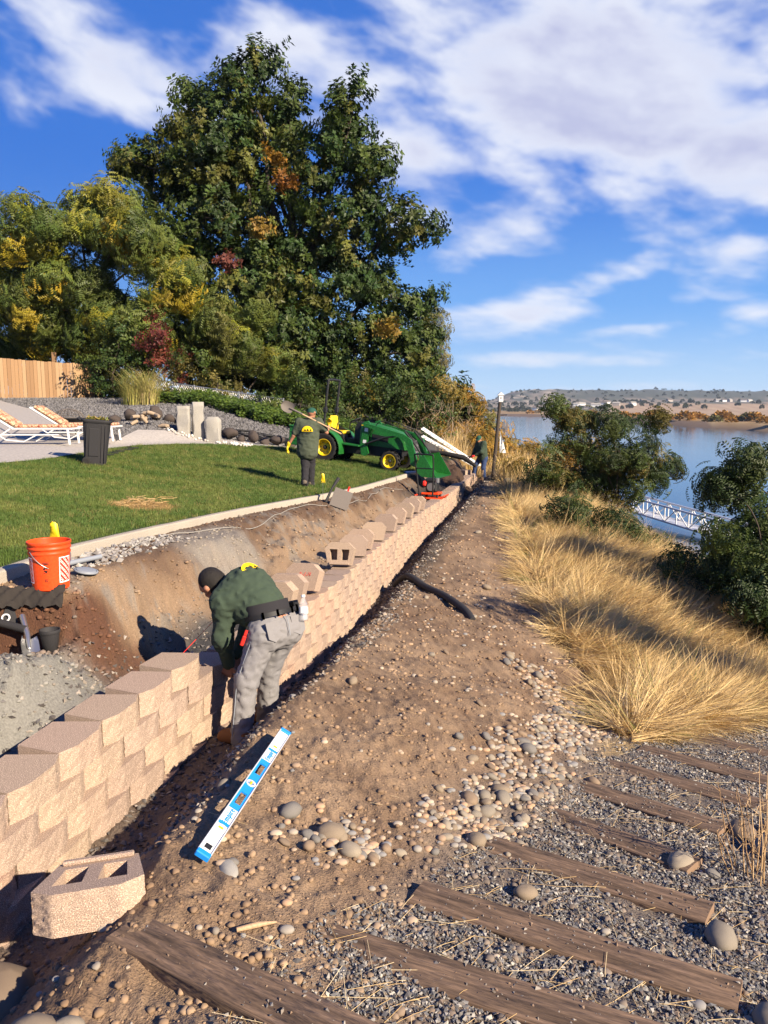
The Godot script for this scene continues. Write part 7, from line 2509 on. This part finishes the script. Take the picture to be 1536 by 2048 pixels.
	for i in 46:
		var az := lerpf(10.5, 27.5, pow(i / 45.0, 0.8)) + rf(-0.2, 0.2)
		var sh := shore(az)
		var d := sh * rf(1.06, 1.3)
		var s := rf(2.2, 3.6) * (1.0 + 0.3 * sin(az * 3.0))
		var o := obj("shore_bush", bush, M.far1 if M.has("far1") else _tint("far1", Color(0.36, 0.18, 0.03)))
		if i % 4 == 1: o.material_override = M.far2 if M.has("far2") else _tint("far2", Color(0.25, 0.16, 0.045))
		if i % 7 == 3: o.material_override = M.far3 if M.has("far3") else _tint("far3", Color(0.13, 0.12, 0.04))
		o.transform = Transform3D(Basis(Vector3.UP, rf(0, TAU)) * Basis.from_scale(V(s * 1.25, s, s * 1.2)), V(tan(deg_to_rad(az)) * d, EYE + far_h(az, d, sh) - 0.6, -d))
		tag(o, "%s bush on the far bank of the river" % ["orange autumn", "yellow-brown autumn", "dull olive"][0 if o.material_override == M.far1 else (1 if M.has("far2") and o.material_override == M.far2 else 2)], "bush", "autumn bushes on the far bank")
	X = []
	C = []
	for i in 900:
		var az := rf(5.5, 28.0)
		var sh := shore(az)
		var d := rf(1150.0, 2900.0)
		var n := fb.get_noise_2d(az * 120.0, d * 0.22)
		if n < 0.12 and not (d > 1150 and d < 1700 and az < 18.5 and rng.randf() < 0.55): continue
		var s := rf(2.2, 4.6)
		X.append(Transform3D(Basis(Vector3.UP, rf(0, TAU)).scaled(V(s, s * rf(0.7, 1.5), s)), V(tan(deg_to_rad(az)) * d, EYE + far_h(az, d, sh), -d)))
		C.append(Color(0.045, 0.055, 0.03) * rf(0.7, 1.4))
	many("treeline", bush, M.leaf, X, C)
	# farm houses
	for i in 18:
		var az: float = [12.2, 13.1, 13.9, 14.6, 15.3, 16.0, 16.6, 11.0, 17.8, 18.4, 23.2, 23.6, 24.0, 24.9, 25.2, 20.1, 14.2, 15.7][i] + rf(-0.1, 0.1)
		var far: bool = az > 19.0
		var d := rf(1700.0, 1850.0) if far else rf(1250.0, 1650.0)
		var t := thing("farm_house", "far house with %s walls and %s roof %s across the river" % ["white" if i % 3 else "buff", "brown" if i % 2 else "pale", "on the brown hill" if far else "among dark trees"], "house", V(tan(deg_to_rad(az)) * d, EYE + far_h(az, d, shore(az)) + 0.5, -d), rf(-0.6, 0.6), "farm houses across the river")
		var w := rf(9.0, 15.0)
		obj("wall", mb().box(V(0, 2.2, 0), V(w, 4.4, 8.0)), M.white if i % 3 else M.concrete, t)
		obj("roof", mb().prism(poly([-4.8, 4.2, 4.8, 4.2, 0, 7.0]), w + 1.0), M.rusty if i % 2 else M.limestone, t, Transform3D(Basis(Vector3.UP, PI / 2), Vector3.ZERO))

func _tint(k: String, c: Color) -> StandardMaterial3D:
	var m: StandardMaterial3D = M.leaf.duplicate()
	m.resource_name = k
	m.albedo_color = c.linear_to_srgb()
	M[k] = m
	return m

func _ready() -> void:
	rng.seed = 20
	fb.seed = 3
	fb.frequency = 0.02
	fb.fractal_octaves = 4
	fb.fractal_gain = 0.5
	fr.seed = 8
	fr.frequency = 0.02
	fr.fractal_type = FastNoiseLite.FRACTAL_RIDGED
	fr.fractal_octaves = 3
	set_up_view()
	var t0 := Time.get_ticks_msec()
	make_materials()
	var steps := [build_land, build_trees, build_wall, build_tractor, build_people, build_yard, build_site, build_steps, build_cobbles, build_ground_cover]
	for s in steps:
		s.call()
		print(s.get_method(), " ", Time.get_ticks_msec() - t0)
